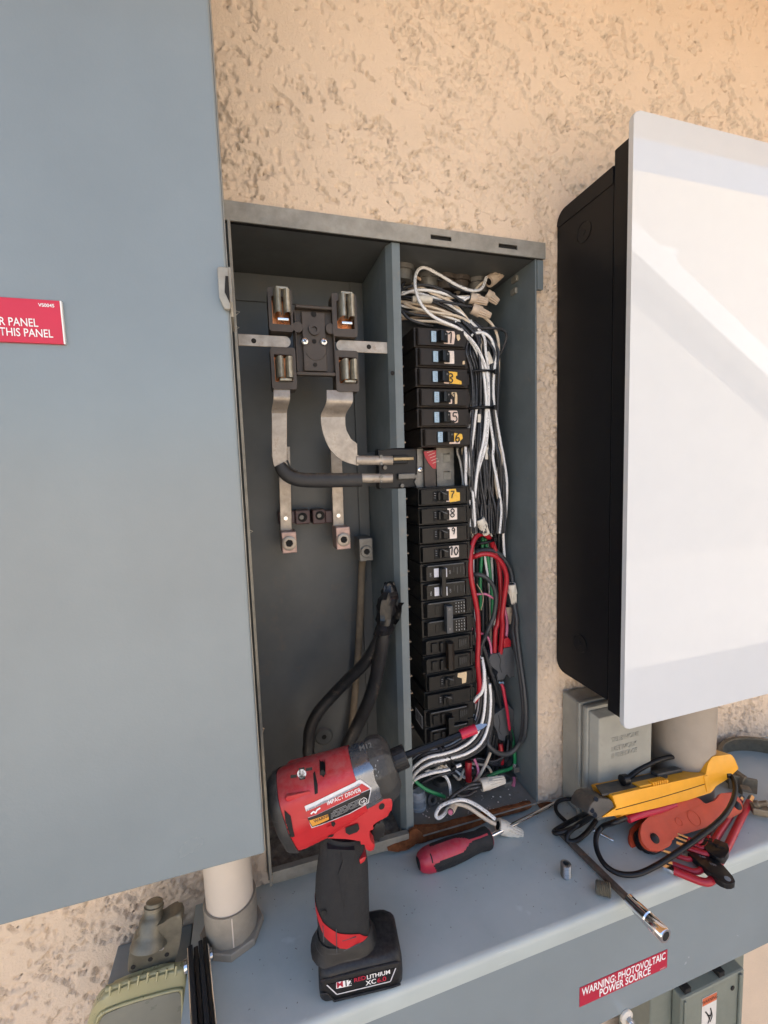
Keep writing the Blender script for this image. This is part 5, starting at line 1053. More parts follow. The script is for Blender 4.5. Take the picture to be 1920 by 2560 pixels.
wire('green ground wire dropping straight under the red loop', 'wire_green', 0.0024, [(Mi, 975, 1040, .562), (Mi, 968, 1180, .562), (Mi, 955, 1350, .560), (Mi, 950, 1550, .560), (Mi, 955, 1750, .565)])
wire('green ground wire slanting right under the red loop', 'wire_green', 0.0024, [(Mi, 1000, 1050, .564), (Mi, 1030, 1250, .563), (Mi, 1050, 1450, .562), (Mi, 1068, 1650, .562), (Mi, 1070, 1850, .566)])
wire('white wire between the two green wires', 'wire_white', 0.0018, [(Mi, 985, 1150, .565), (Mi, 1010, 1330, .564), (Mi, 1040, 1500, .564), (Mi, 1060, 1700, .568)])
wire('pink wire short and level below the gray-black arch', 'wire_pink', 0.0015, [(Mi, 870, 1610, .555), (Mi, 940, 1600, .551), (Mi, 1010, 1602, .549), (Mi, 1085, 1645, .548)])
wire('pink wire curving beside the red cables above the upper tap', 'wire_pink', 0.0024, [(Mi, 1180, 1700, .562), (Mi, 1212, 1850, .560), (Mi, 1210, 1990, .558), (Lo, 1195, 150, .558)])
wire('pink wire curving down behind the gray-black arch', 'wire_pink', 0.0015, [(Mi, 850, 1930, .556), (Mi, 930, 1980, .556), (Lo, 1010, 110, .556), (Lo, 1050, 200, .556), (Lo, 1060, 300, .556)])
wire('thin orange wire curling past the red cable', 'tan_clip', 0.0006, [(Mi, 915, 1500, .548), (Mi, 965, 1580, .546), (Mi, 980, 1650, .546), (Mi, 960, 1760, .548)])
wire('charcoal wire lying along the right edge of the double breakers', 'wire_charcoal', 0.0018, [(Mi, 800, 1640, .552), (Mi, 850, 1740, .546), (Mi, 890, 1880, .545), (Lo, 890, 100, .546), (Lo, 905, 300, .548)])
wire('black cable behind the red cable down to the bottom tie', 'wire_black', 0.0034, [(Lo, 960, 180, .556), (Lo, 1010, 330, .556), (Lo, 1070, 520, .556), (Lo, 1120, 680, .558), (Lo, 1150, 820, .56)], cat='cable')
# --- bottom bundle sweeping left to the tie
wire('white wire curving out of breaker stack beside the red cable end', 'wire_white', 0.0022, [(Lo, 965, 330, .545), (Lo, 985, 440, .538), (Lo, 988, 570, .535), (Lo, 965, 670, .536), (Lo, 915, 725, .541), (Lo, 865, 785, .550)])
def sweep(label, mt, r, k, dep, grp):
    pts = [(Lo, 1000 + 22 * k, 470 + 60 * k, dep), (Lo, 1010 + 22 * k, 700 + 30 * k, dep), (Lo, 985 + 24 * k, 950 + 20 * k, dep - .004), (Lo, 900 + 28 * k, 1130 + 22 * k, dep - .010), (Lo, 760 + 26 * k, 1235 + 22 * k, dep - .015), (Lo, 600 + 20 * k, 1290 + 20 * k, dep - .018), (Lo, 430 + 10 * k, 1330 + 24 * k, dep - .014), (Lo, 300 + 10 * k, 1420 + 22 * k, dep - .004), (Lo, 235 + 10 * k, 1530 + 18 * k, dep + .008)]
    return wire(label, mt, r, pts, grp=grp)
for i, (mt, k, dep) in enumerate((('wire_black', -3.2, .552), ('wire_white', -2.6, .547), ('wire_black', -2.1, .543), ('wire_black', -1.6, .546), ('wire_black', -1.0, .541), ('wire_white', -.4, .537), ('wire_black', .1, .541), ('wire_black', .7, .538), ('wire_black', 1.3, .543), ('wire_white', 2.0, .537), ('wire_black', 2.6, .545), ('wire_white', -3.8, .555), ('wire_black', 3.2, .550), ('wire_white', 1.0, .548))):
    nm = {'wire_black': 'black', 'wire_white': 'white'}[mt]
    sweep('%s wire in the bottom bundle sweeping left through the double tie' % nm, mt, 0.0019 if mt == 'wire_white' else 0.0018, k, dep, '%s wires in the bottom bundle' % nm)
wire('white printed wire lowest in the bottom bundle', 'wire_white', 0.0020, [(Lo, 250, 1600, .545), (Lo, 330, 1520, .536), (Lo, 470, 1470, .529), (Lo, 620, 1440, .525), (Lo, 760, 1390, .524)])
wire('black wire under the bottom bundle, left of the tie', 'wire_black', 0.0018, [(Lo, 255, 1640, .550), (Lo, 380, 1570, .540), (Lo, 520, 1500, .533), (Lo, 640, 1470, .530)])
wire('green ground wire hanging at the lower left behind the divider', 'wire_green', 0.0023, [(Lo, 235, 1430, .548), (Lo, 290, 1530, .540), (Lo, 380, 1610, .534), (Lo, 480, 1662, .530), (Lo, 600, 1705, .530)])
wire('green ground wire bent into the ground lug at the lower right', 'wire_green', 0.0023, [(Lo, 1240, 1000, .560), (Lo, 1275, 1150, .556), (Lo, 1290, 1300, .552), (Lo, 1285, 1395, .550), (Lo, 1230, 1432, .546), (Lo, 1130, 1462, .540), (Lo, 1020, 1510, .538)])
wire('white wire hanging in a short hook left of the bottom connectors', 'wire_white', 0.0018, [(Lo, 560, 1480, .540), (Lo, 610, 1510, .534), (Lo, 645, 1580, .530), (Lo, 658, 1690, .528)])
wire('white wire looping forward over the panel floor into the hanging connector', 'wire_white', 0.0021, [(Lo, 640, 1790, .512), (Lo, 600, 1870, .505), (Lo, 540, 1915, .501), (Lo, 512, 1880, .503), (Lo, 560, 1800, .508), (Lo, 670, 1752, .508), (zSD, 640, 412, .503), (zSD, 750, 445, .497), (zSD, 870, 520, .489), (zSD, 985, 610, .482)])
wire('cream wire beside the white one, running into the hanging connector', 'wire_ivory', 0.0023, [(zSD, 500, 470, .515), (zSD, 580, 455, .508), (zSD, 690, 480, .500), (zSD, 800, 550, .492), (zSD, 900, 620, .485), (zSD, 990, 665, .481)])
wire('twisted black wire crossing the panel floor into the white connector', 'wire_black', 0.0030, [(Lo, 590, 1770, .512), (Lo, 650, 1740, .515), (Lo, 730, 1670, .520), (Lo, 800, 1630, .522), (Lo, 880, 1620, .522), (Lo, 960, 1595, .522)])
wire('second twisted black wire over the panel floor', 'wire_black', 0.0026, [(Lo, 600, 1800, .508), (Lo, 680, 1700, .515), (Lo, 760, 1640, .519), (Lo, 850, 1590, .521), (Lo, 950, 1575, .521)])
wire('black tail dangling from the twisted wires', 'wire_black', 0.0024, [(Lo, 720, 1690, .515), (Lo, 760, 1700, .514), (Lo, 830, 1690, .516), (Lo, 900, 1650, .52)])
wire('cream wire rising behind the white connector', 'wire_ivory', 0.0020, [(Lo, 890, 1570, .530), (Lo, 940, 1500, .538), (Lo, 1000, 1390, .545), (Lo, 1050, 1270, .552)])
wire('pink wire rising from the floor left of the cream wire', 'wire_pink', 0.0019, [(Lo, 880, 1580, .535), (Lo, 925, 1500, .541), (Lo, 925, 1420, .546), (Lo, 890, 1330, .552)])
wire('thick red stub rising from a floor bushing', 'wire_red', 0.0048, [(Lo, 835, 1540, .552), (Lo, 832, 1450, .550), (Lo, 835, 1360, .552)], cat='cable', seg=14)
wire('dark red stub behind the curled cable', 'wire_red', 0.0034, [(Lo, 1160, 1380, .556), (Lo, 1160, 1300, .556), (Lo, 1150, 1180, .560)], cat='cable', seg=12)
for i in range(10):
    mt = ('wire_white', 'wire_black', 'wire_charcoal', 'wire_black', 'wire_ivory')[i % 5]; nm = ('white', 'black', 'charcoal', 'black', 'cream')[i % 5]; q = random.Random(300 + i)
    wire('%s wire in the loose tangle above the panel floor' % nm, mt, 0.0018, [(Lo, 300 + 60 * i, 1400 + q.uniform(-30, 60), .560), (Lo, 380 + 70 * i, 1460 + q.uniform(-60, 60), .556), (Lo, 480 + 65 * i, 1500 + q.uniform(-50, 50), .553), (Lo, 560 + 60 * i, 1440 + q.uniform(-60, 60), .556), (Lo, 640 + 55 * i, 1540 + q.uniform(-40, 40), .562)], grp='%s wires in the floor tangle' % nm)
for i in range(6):
    lane('%s wire laid loosely over the bundle, %s of the six from the breakers' % (('black', 'white', 'black', 'black', 'white', 'black')[i], ('first', 'second', 'third', 'fourth', 'fifth', 'sixth')[i]), ('wire_black', 'wire_white', 'wire_black', 'wire_black', 'wire_white', 'wire_black')[i], -0.85 + 0.33 * i, .5335, 'loose wires over the bundle', r=0.00165, cross=(.5, -.3, .25, -.55, .4, -.2)[i], seed=220 + i, start=2 if i % 2 else 0, ent=i % 2 == 0)
for i in range(7):
    wire('black wire tangled at the bottom of the panel behind the curl', 'wire_black', 0.0018, [(Lo, 860 + 25 * i, 1340 + 8 * i, .560), (Lo, 960 + 25 * i, 1330 + 10 * i, .555), (Lo, 1060 + 20 * i, 1380 - 12 * i, .553), (Lo, 1150 + 10 * i, 1390 - 20 * i, .556), (Lo, 1230, 1320 - 30 * i, .562)], grp='black wires tangled at the bottom')
for i in range(5):
    wire('charcoal wire behind the taps by the right wall', 'wire_charcoal', 0.0022, [(Lo, 1000 + 30 * i, 250 + 40 * i, .575), (Lo, 1060 + 25 * i, 500, .575), (Lo, 1090 + 20 * i, 800, .575), (Lo, 1060 + 30 * i, 1100, .575), (Lo, 1000 + 40 * i, 1350, .575), (Lo, 950 + 50 * i, 1560, .575)], grp='charcoal wires behind the taps')
for i in range(9):
    mt = ('wire_white', 'wire_black', 'wire_charcoal', 'wire_black', 'wire_ivory')[i % 5]; nm = {'wire_white': 'white', 'wire_black': 'black', 'wire_charcoal': 'charcoal', 'wire_ivory': 'cream'}[mt]
    wire('%s wire deep in the middle of the wire gutter by the red cables' % nm, mt, 0.0018, [(Mi, 860 + 40 * i, 850, .572), (Mi, 880 + 36 * i, 1150, .574), (Mi, 880 + 38 * i, 1450, .576), (Mi, 900 + 38 * i, 1750, .576), (Lo, 900 + 38 * i, 120, .577), (Lo, 920 + 36 * i, 420, .578)], grp='%s wires deep in the gutter' % nm)

# wire connectors (twist-on)
def nut(label, zf, b, t, db, dt, r, mt, grp='twist-on wire connectors'):
    B = at(zf(*b), db); Tt = at(zf(*t), dt); ax = (Tt - B); L = ax.length
    o = thing('wire_connector', label, 'wire connector', B, grp)
    bm = bm_new(); lathe(bm, B, ax, [(0, r * 0.97), (L * 0.03, r), (L * 0.30, r), (L * 0.34, r * 0.96), (L * 0.36, r * 0.90)], 24); obj('skirt', bm, mt, o, smooth=40)
    bm = bm_new(); lathe(bm, B, ax, [(L * 0.35, r * 0.86), (L * 0.42, r * 0.82), (L * 0.97, r * 0.60), (L, r * 0.54), (L, 0)], 48, mod=lambda a, i: 1 + (0.10 if (int(a / (2 * math.pi) * 48) % 4) < 2 else -0.08)); obj('ribbed_cap', bm, mt, o, smooth=25)
    bm = bm_new(); a, u, w = frame(ax); 
    for s in (-1, 1): obox(bm, B + ax * 0.36 + w * s * r * 0.94, a, u, w, L * 0.26, r * 0.42, r * 0.26, r * 0.1)
    obj('wing', bm, mt, o)
    bm = bm_new(); disc(bm, B - ax.normalized() * 0.0002, -ax, r * 0.58, 0.0001); obj('mouth', bm, 'dark_hole', o)
    return o
nut('tan wire connector pointing up into the top right corner', T, (1035, 490), (1188, 388), .552, .556, 0.0080, 'wire_nut_tan')
nut('tan wire connector pointing right, middle of the upper three', T, (850, 652), (1022, 692), .545, .540, 0.0068, 'wire_nut_tan')
nut('tan wire connector tucked behind the middle upper one', T, (1010, 610), (1125, 695), .556, .554, 0.0068, 'wire_nut_tan')
nut('tan wire connector lowest in the upper nest, pointing down right', T, (868, 755), (1050, 832), .542, .538, 0.0068, 'wire_nut_tan')
nut('cream wire connector pointing down just above the red loop', Mi, (942, 858), (1015, 1012), .536, .536, 0.0070, 'wire_nut_cream')
nut('cream wire connector behind the one above the red loop', Mi, (985, 725), (1005, 900), .548, .550, 0.0064, 'wire_nut_cream')
nut('cream wire connector pointing down beside the right wall', Mi, (1258, 1500), (1285, 1698), .543, .545, 0.0062, 'wire_nut_cream')
nut('cream wire connector behind the right wall one, half hidden', Mi, (1222, 1720), (1238, 1890), .562, .563, 0.0055, 'wire_nut_tan')
nut('cream wire connector lying on the panel floor, pointing right', Lo, (955, 1592), (1188, 1535), .520, .518, 0.0082, 'wire_nut_cream')
nut('cream wire connector hanging out over the wireway beside the screwdriver', zSD, (1015, 680), (1262, 770), .482, .474, 0.0092, 'wire_nut_cream')
# crimp sleeve in the upper nest, and pale tags
def crimp(label, zf, a, b, d, r, mt):
    A = at(zf(*a), d); Bv = at(zf(*b), d); L = (Bv - A).length; bm = bm_new(); lathe(bm, A, Bv - A, [(0, r * 0.7), (L * 0.05, r * 0.85), (L * 0.14, r * 0.85), (L * 0.17, r * 0.65), (L * 0.22, r), (L * 0.95, r), (L, r * 0.8), (L, 0)], 16); return tag(obj('crimp_sleeve', bm, mt, smooth=40, loc=A), label, 'crimp sleeve')
crimp('pale crimp sleeve in the upper nest', T, (280, 662), (470, 668), .544, 0.0048, 'wire_nut_cream')
for i, (lab, zf, a, b, d) in enumerate((('pale wire tag wrapped on the bundle above the upper tie', T, (1010, 1190), (1060, 1300), .534), ('small pale tag below the upper ties', T, (940, 1800), (938, 1880), .533), ('small pale tag on the bundle level with the bus gap', Mi, (1015, 150), (1010, 270), .535), ('small pale tag low on the right of the bundle', Mi, (1130, 350), (1125, 440), .54))):
    A = at(zf(*a), d); Bv = at(zf(*b), d); bm = bm_new(); tube(bm, [A, A.lerp(Bv, .5) + Vector((.0004, 0, 0)), Bv], 0.0026 if i else 0.0042, 10, 4, flat=0.6, flatdir=D_); tag(obj('wire_tag', bm, 'wire_nut_cream', smooth=60, loc=A), lab, 'wire tag')
# cable ties
def tie(label, zf, a, b, d, w=0.0024, head=None, depth=0.012):
    A = at(zf(*a), d); Bv = at(zf(*b), d); t = thing('cable_tie', label, 'cable tie', A.lerp(Bv, .5), 'black cable ties')
    ax = (Bv - A).normalized(); up = ax.cross(D_).normalized(); L = (Bv - A).length; pts = []
    for k in range(20):
        an = 2 * math.pi * k / 20; pts.append(A.lerp(Bv, .5) + ax * math.cos(an) * L / 2 + D_ * (depth * 0.5 + math.sin(an) * depth * 0.62))
    bm = bm_new(); tube(bm, pts, w / 2, 8, 2, closed=True, flat=1.0, flatdir=up); 
    obj('strap', bm, 'nylon_black', t, smooth=60)
    if head:
        c = at(zf(*head), d - 0.004); bm = bm_new(); obox(bm, c, ax, up, D_, 0.0050, 0.0062, 0.0048, 0.0008); h = obj('lock_head', bm, 'nylon_black', t)
        bm = bm_new(); obox(bm, c - D_ * 0.0025, ax, up, D_, 0.0022, 0.0026, 0.0003); obj('lock_slot', bm, 'dark_hole', h)
    return t
tie('upper black cable tie around the right of the bundle', T, (835, 1370), (1130, 1378), .531, 0.0035, (1105, 1378), 0.030)
tie('lower black cable tie across the upper bundle', T, (852, 1738), (1115, 1732), .529, 0.0040, (1097, 1732), 0.032)
tie('left black tie of the pair around the bottom bundle', Lo, (552, 1235), (690, 1470), .522, 0.0042, None, 0.022)
tie('right black tie of the pair around the bottom bundle', Lo, (600, 1240), (725, 1450), .521, 0.0042, (690, 1420), 0.022)
tie('black cable tie holding the red and green wires together', Mi, (915, 1108), (1110, 1060), .546, 0.0045, (1095, 1058), 0.026)
# gray tap connectors
def tap(label, pts, d, th, crack):
    P = [at(Lo(*p), d) for p in pts]; t = thing('tap_connector', label, 'tap connector', P[0], 'gray tap connectors')
    bm = bm_new(); prism(bm, P, Vector((0, th, 0)), 0.0012); b = obj('body', bm, 'tap_gray', t)
    bm = bm_new(); tube(bm, [at(Lo(*p), d - 0.0001) for p in crack], 0.00045, 6, 3); obj('seam', bm, 'dark_hole', b)
    bm = bm_new()
    for q in range(6):
        x0, y0 = crack[1][0] + 40, crack[1][1] - 30 + 18 * q; ribbon(bm, [at(Lo(x0, y0), d - 0.0002), at(Lo(x0 + 90, y0 - 12), d - 0.0002)], 0.0004, -D_)
    obj('tap_print', bm, 'toggle_gray', b)
    return t
tap('upper gray tap connector clamped on the red cables', [(1035, 350), (1060, 300), (1165, 282), (1185, 240), (1262, 222), (1290, 300), (1312, 470), (1328, 525), (1290, 530), (1278, 498), (1240, 540), (1205, 475), (1190, 545), (1125, 560), (1118, 500), (1140, 470), (1060, 420)], .553, 0.016, [(1118, 285), (1150, 350), (1145, 420), (1165, 480)])
tap('lower gray tap connector by the right wall', [(1085, 900), (1230, 800), (1285, 850), (1292, 930), (1262, 1000), (1330, 1085), (1290, 1112), (1255, 1070), (1195, 1100), (1195, 1165), (1132, 1140), (1125, 1060), (1085, 1000)], .555, 0.016, [(1130, 900), (1145, 980), (1135, 1050), (1160, 1090)])
bm = bm_new(); P = [at(Lo(*p), .5500) for p in ((1185, 150), (1225, 130), (1255, 165), (1255, 222), (1190, 238))]; prism(bm, P, Vector((0, .010, 0)), 0.0008); tag(obj('tap_cover', bm, 'wire_red', loc=P[0]), 'small red cap above the upper gray tap connector', 'cap')
bm = bm_new(); tube(bm, [at(Lo(x, y), d) for x, y, d in ((1160, 590, .548), (1178, 640, .546), (1195, 740, .545), (1215, 850, .545), (1228, 950, .546), (1240, 1045, .547))], [0.0022, 0.0026, 0.0026, 0.0024, 0.0023, 0.0022], 9, 5, flat=0.7, flatdir=D_); tag(obj('tape_tail', bm, 'sticker_red', smooth=60, loc=at(Lo(1200, 800), .545)), 'bright red tape tail hanging between the two gray taps', 'tape')
wire('black tail below the red tape', 'wire_black', 0.0022, [(Lo, 1240, 1040, .548), (Lo, 1258, 1120, .55), (Lo, 1270, 1210, .552), (Lo, 1240, 1300, .556)])
wire('short blue wire stub above the red tape', 'blue_flag', 0.0013, [(Lo, 1135, 575, .553), (Lo, 1155, 582, .552), (Lo, 1180, 580, .553)])
# ground lug, clear connector, grommet, red stub bits on the panel floor
gl = thing('ground_lug', 'small steel ground lug in the lower right corner of the panel', 'lug', at(Lo(1290, 1470), .548))
bm = bm_new(); c = at(Lo(1300, 1425), .546); obox(bm, c, X_, D_, UP, 0.012, 0.010, 0.008, 0.001); obj('block', bm, 'dull_lug', gl)
bm = bm_new(); lathe(bm, c + UP * 0.004 + X_ * -0.002, UP, [(0, 0.0032), (0.004, 0.0032), (0.0045, 0.0026), (0.0045, 0)], 16); obj('screw', bm, 'bright_steel', gl, smooth=40)
bm = bm_new(); c2 = V(c.x - 0.006, 0.556, -0.4755); obox(bm, c2 + UP * 0.002, X_, D_, UP, 0.028, 0.016, 0.003, 0.0008); obj('foot', bm, 'dull_lug', gl)
c = atz(Lo(335, 1800), -0.4755); gc = thing('bushing_nut', 'clear plastic ribbed bushing on the panel floor behind the divider', 'bushing', c)
bm = bm_new(); lathe(bm, c, UP, [(0, 0.0125), (0.004, 0.0125), (0.005, 0.0108), (0.010, 0.0108), (0.0115, 0.0125), (0.0155, 0.0125), (0.0165, 0.011), (0.024, 0.0108), (0.0255, 0.0095), (0.0255, 0.008), (0.01, 0.008)], 24, mod=lambda a, i: 1 + 0.03 * math.sin(a * 12)); obj('shell', bm, 'clear_plastic', gc, smooth=30)
c = atz(Lo(480, 1790), -0.4755) + UP * 0.009; bm = bm_new(); ax = Vector((0.2, -1, 0.25)); a_, u_, w_ = frame(ax)
tube(bm, [c + (u_ * math.cos(q) + w_ * math.sin(q)) * 0.0058 for q in [2 * math.pi * k / 16 for k in range(16)]], 0.0028, 10, 2, closed=True); tag(obj('grommet', bm, 'tap_gray', smooth=60, loc=c), 'gray rubber grommet standing on the panel floor', 'grommet')
for i, (x, y) in enumerate(((830, 1560), (560, 1560), (1190, 1560))):
    c = atz(Lo(x, y), -0.4755); bm = bm_new(); lathe(bm, c, UP, [(0, 0.0120), (0.006, 0.0120), (0.007, 0.011), (0.007, 0.0085), (0.002, 0.0085), (0.002, 0)], 20, mod=lambda a, i: 1 + (0.05 if math.sin(a * 6) > 0 else 0)); tag(obj('locknut', bm, 'dull_lug', smooth=30, loc=c), ('dull steel locknut around the thick red stub on the floor', 'dull steel locknut left on the floor under the bottom bundle', 'dull steel locknut beside the ground lug')[i], 'locknut')
c = atz(Lo(1275, 1600), -0.4745); bm = bm_new(); tube(bm, [c, c + Vector((0.004, 0.004, 0.002)), c + Vector((0.008, 0.010, 0.004))], 0.0026, 10, 3, caps=True); tag(obj('wire_stub', bm, 'wire_pink', smooth=60, loc=c), 'cut pink wire stub on the panel floor under the ground lug', 'wire stub')
c = at(Lo(660, 1850), .498); ts = thing('cable_stub', 'cut cable stub with pink core on the panel floor edge', 'cable stub', c)
ax = (at(Lo(700, 1770), .515) - c).normalized(); bm = bm_new(); lathe(bm, c, ax, [(0, 0.0048), (0.020, 0.0050), (0.022, 0.0044)], 14, mod=lambda a, i: 1 + 0.08 * math.sin(3 * a)); obj('jacket', bm, 'wire_ivory', ts, smooth=50)
bm = bm_new(); lathe(bm, c - ax * 0.003, ax, [(0, 0.0), (0.0, 0.0030), (0.006, 0.0030)], 12); obj('core', bm, 'wire_pink', ts, smooth=50)
bm = bm_new(); lathe(bm, c - ax * 0.0008, ax, [(0, 0.0040), (0.002, 0.0040)], 12); obj('liner', bm, 'wire_black', ts, smooth=50)
# crumbs of debris on the panel floor
rd = random.Random(9); bm = bm_new()
for k in range(70):
    c = V(rd.uniform(0.20, 0.355), rd.uniform(0.503, 0.56), -0.4757); s = rd.uniform(0.0004, 0.0013); obox(bm, c + UP * s * .4, Vector((1, rd.uniform(-1, 1), 0)).normalized(), Vector((0, 0, 1)), Vector((0, 1, 0)), s * 1.6, s, s)
tag(obj('debris', bm, 'sticker_white'), 'small pale crumbs scattered on the panel floor', 'debris', kind='stuff')
c = atz(zSD(752, 680), -0.4885); bm = bm_new(); obox(bm, c + UP * 0.0015, Vector((1, .25, .1)).normalized(), Vector((-.25, 1, 0)).normalized(), UP, 0.0075, 0.004, 0.0025, 0.0005); tag(obj('plastic_chip', bm, 'wire_nut_cream', loc=c), 'white plastic chip on the rusty edge behind the screwdriver', 'chip')

# ------------------------------------------------------------------ impact driver standing on the wireway
def ringlathe(bm, O, axis, prof, seg=40, a0=0.0, a1=2 * math.pi, ref=None):
    """closed profile (t, r) swept round the axis; partial sweeps get end caps"""
    a, u, w = frame(axis)
    if ref is not None: q = Vector(ref); u = (q - a * q.dot(a)).normalized(); w = a.cross(u)
    full = abs(a1 - a0 - 2 * math.pi) < 1e-6; n = seg if full else seg + 1; R = []
    for k in range(n):
        an = a0 + (a1 - a0) * k / seg; dr_ = u * math.cos(an) + w * math.sin(an); R.append([bm.verts.new(O + a * t + dr_ * r) for t, r in prof])
    m = len(prof)
    for k in range(n if full else n - 1):
        A, B = R[k], R[(k + 1) % n]
        for j in range(m): bm.faces.new((A[j], A[(j + 1) % m], B[(j + 1) % m], B[j]))
    if not full: bm.faces.new(R[0]); bm.faces.new(R[-1][::-1])
    return bm
p0 = atz(zDR(415, 2080), ZT); p1 = atz(zDR(1050, 1935), ZT)
dU = (p1 - p0); dU.z = 0; BW = dU.length; dU.normalize(); dN = Vector((dU.y, -dU.x, 0)); BDp = 0.052
mid = (p0 + p1) / 2 - dN * BDp / 2
def tr_(x, y, off=0.0): return onp(zDR(x, y), mid + dN * off, dN)
drv = thing('impact_driver', 'dusty red and black cordless impact driver standing on the wireway', 'impact driver', mid)
A = tr_(200, 590); B = tr_(885, 290); hx_ = (B - A).normalized(); HL = (B - A).length
R0 = (tr_(150, 310) - tr_(245, 870)).length / 2 * 0.97; R1 = (tr_(830, 80) - tr_(940, 500)).length / 2 * 0.97
side = dN; hup = side.cross(hx_).normalized() if side.cross(hx_).z > 0 else hx_.cross(side).normalized()
oct_ = lambda a, i: 1.0
def flat_side(a, i): return (1.0 - 0.16 * abs(math.sin(a)) ** 3) * (1 + 0.022 * math.cos(8 * a))          # slimmer across than tall
bm = bm_new(); lathe(bm, A, hx_, [(-0.0005, R0 * 0.95), (HL * 0.05, R0 * 0.965), (HL * 0.30, R0 * 0.95), (HL * 0.60, R1 * 1.08), (HL * 0.735, R1 * 1.03)], 48, mod=flat_side, ref=hup); hd = obj('motor_housing', bm, 'tool_red', drv, smooth=40)
bm = bm_new(); lathe(bm, A, hx_, [(-0.0115, 0), (-0.0115, R0 * 0.80), (-0.0105, R0 * 0.88), (-0.0080, R0 * 0.93), (-0.0030, R0 * 0.985), (-0.0006, R0 * 0.98)], 48, mod=flat_side, ref=hup); obj('end_cap', bm, 'tool_boot', drv, smooth=40)
bm = bm_new(); lathe(bm, A, hx_, [(HL * 0.737, R1 * 1.00), (HL * 0.90, R1 * 0.98), (HL * 0.97, R1 * 0.95)], 48, mod=flat_side, ref=hup); gcase = obj('gear_case', bm, 'tool_dark_metal', drv, smooth=40)
bm = bm_new(); lathe(bm, A, hx_, [(HL * 0.91, R1 * 1.03), (HL * 0.99, R1 * 1.06), (HL * 1.06, R1 * 0.98), (HL * 1.13, R1 * 0.72), (HL * 1.135, R1 * 0.40), (HL * 1.10, 0)], 10, ref=hup, mod=flat_side); bmesh.ops.bevel(bm, geom=list(bm.edges), offset=0.0012, segments=2, profile=.5, affect='EDGES'); bt = obj('nose_boot', bm, 'tool_boot', drv, smooth=35)
cc = tr_(1008, 228); K = hx_
bm = bm_new(); lathe(bm, cc - K * 0.020, K, [(0, 0.0075), (0.012, 0.0075), (0.012, 0.0095), (0.013, 0.0105), (0.0265, 0.0105), (0.0278, 0.0098), (0.0278, 0.0040), (0.024, 0)], 60, mod=lambda a, i: 1 + (0.025 if 3 <= i <= 4 and int(a / (2 * math.pi) * 60) % 2 else 0)); obj('collet', bm, 'tool_black', drv, smooth=25)
tipP = tr_(1668, -27); b0 = cc + K * 0.006; bd_ = (tipP - b0).normalized(); bl = (tipP - b0).length
bit = thing('driver_bit', 'long black hex bit with a red sleeve, held in the impact driver', 'driver bit', b0)
bm = bm_new(); lathe(bm, b0, bd_, [(0, 0.0034), (bl * 0.42, 0.0034), (bl * 0.46, 0.0040), (bl * 0.47, 0.0032), (bl * 0.70, 0.0032), (bl * 0.70, 0)], 6); obj('shank', bm, 'nylon_black', bit)
bm = bm_new(); lathe(bm, b0, bd_, [(bl * 0.672, 0.0044), (bl * 0.675, 0.0047), (bl * 0.858, 0.0047), (bl * 0.862, 0.0044)], 20); obj('sleeve', bm, 'sticker_red', bit, smooth=40)
bm = bm_new(); lathe(bm, b0, bd_, [(bl * 0.86, 0.0034), (bl * 0.93, 0.0030), (bl, 0.0006), (bl, 0)], 8, mod=lambda a, i: 1.1 if int(a / (2 * math.pi) * 8) % 2 else 0.75); obj('tip', bm, 'dark_chrome', bit)
# lower red frame with trigger guard
TH = 0.0215
def slab(name, pts, h, mt, par, bev=0.002, rnd=0.002, off=0.0, seg=3):
    P = [tr_(x, y, off + h) for x, y in pts]
    if rnd: P = roundpoly(P, rnd, 3)
    bm = bm_new(); prism(bm, P, -dN * 2 * h, bev, seg); return obj(name, bm, mt, par, smooth=50)
lfr = slab('lower_frame', [(235, 846), (205, 700), (240, 600), (420, 560), (640, 470), (810, 440), (850, 540), (945, 510), (962, 560), (950, 640), (905, 672), (840, 705), (795, 745), (785, 800), (800, 850), (838, 890), (810, 932), (770, 930), (745, 850), (620, 830), (420, 822), (270, 870)], TH, 'tool_red', drv, 0.005, 0.003, 0, 4)
slab('boot_lip', [(818, 440), (905, 500), (935, 515), (850, 545), (815, 560)], TH * 1.04, 'tool_boot', drv, 0.0030, 0.001)
slab('trigger', [(795, 770), (850, 705), (885, 690), (905, 740), (905, 790), (880, 835), (835, 862), (800, 840)], 0.0095, 'tool_black', drv, 0.003, 0.003)
rdg = slab('frame_ridge', [(300, 600), (158, 560), (150, 520), (360, 468), (390, 500), (395, 560)], TH * 1.16, 'tool_red', drv, 0.006, 0.003, 0, 4)
deps = bpy.context.evaluated_depsgraph_get()
def bvh_of(objs):
    vs_, fs_ = [], []
    for o in objs:
        rl = root_loc(o); b0_ = len(vs_); vs_ += [v.co + rl for v in o.data.vertices]; fs_ += [[b0_ + i for i in p.vertices] for p in o.data.polygons]
    return BVHTree.FromPolygons(vs_, fs_)
BV = bvh_of([hd, gcase, bt, lfr, rdg])
def decal(name, pts, mt, par, off=0.0004, e0=0.026, cuts=5):
    """thin printed sheet or shallow fitting pressed onto the driver's side"""
    P = [tr_(x, y, e0) for x, y in pts]; bm = bm_new(); f = bm.faces.new([bm.verts.new(p) for p in P])
    bmesh.ops.triangulate(bm, faces=bm.faces)
    for k in range(cuts):
        es = [e for e in bm.edges if e.calc_length() > 0.0022]
        if not es: break
        bmesh.ops.subdivide_edges(bm, edges=es, cuts=1); bmesh.ops.triangulate(bm, faces=bm.faces)
    o = obj(name, bm, mt, par, smooth=60); snap(o, BV, dN, off); return o
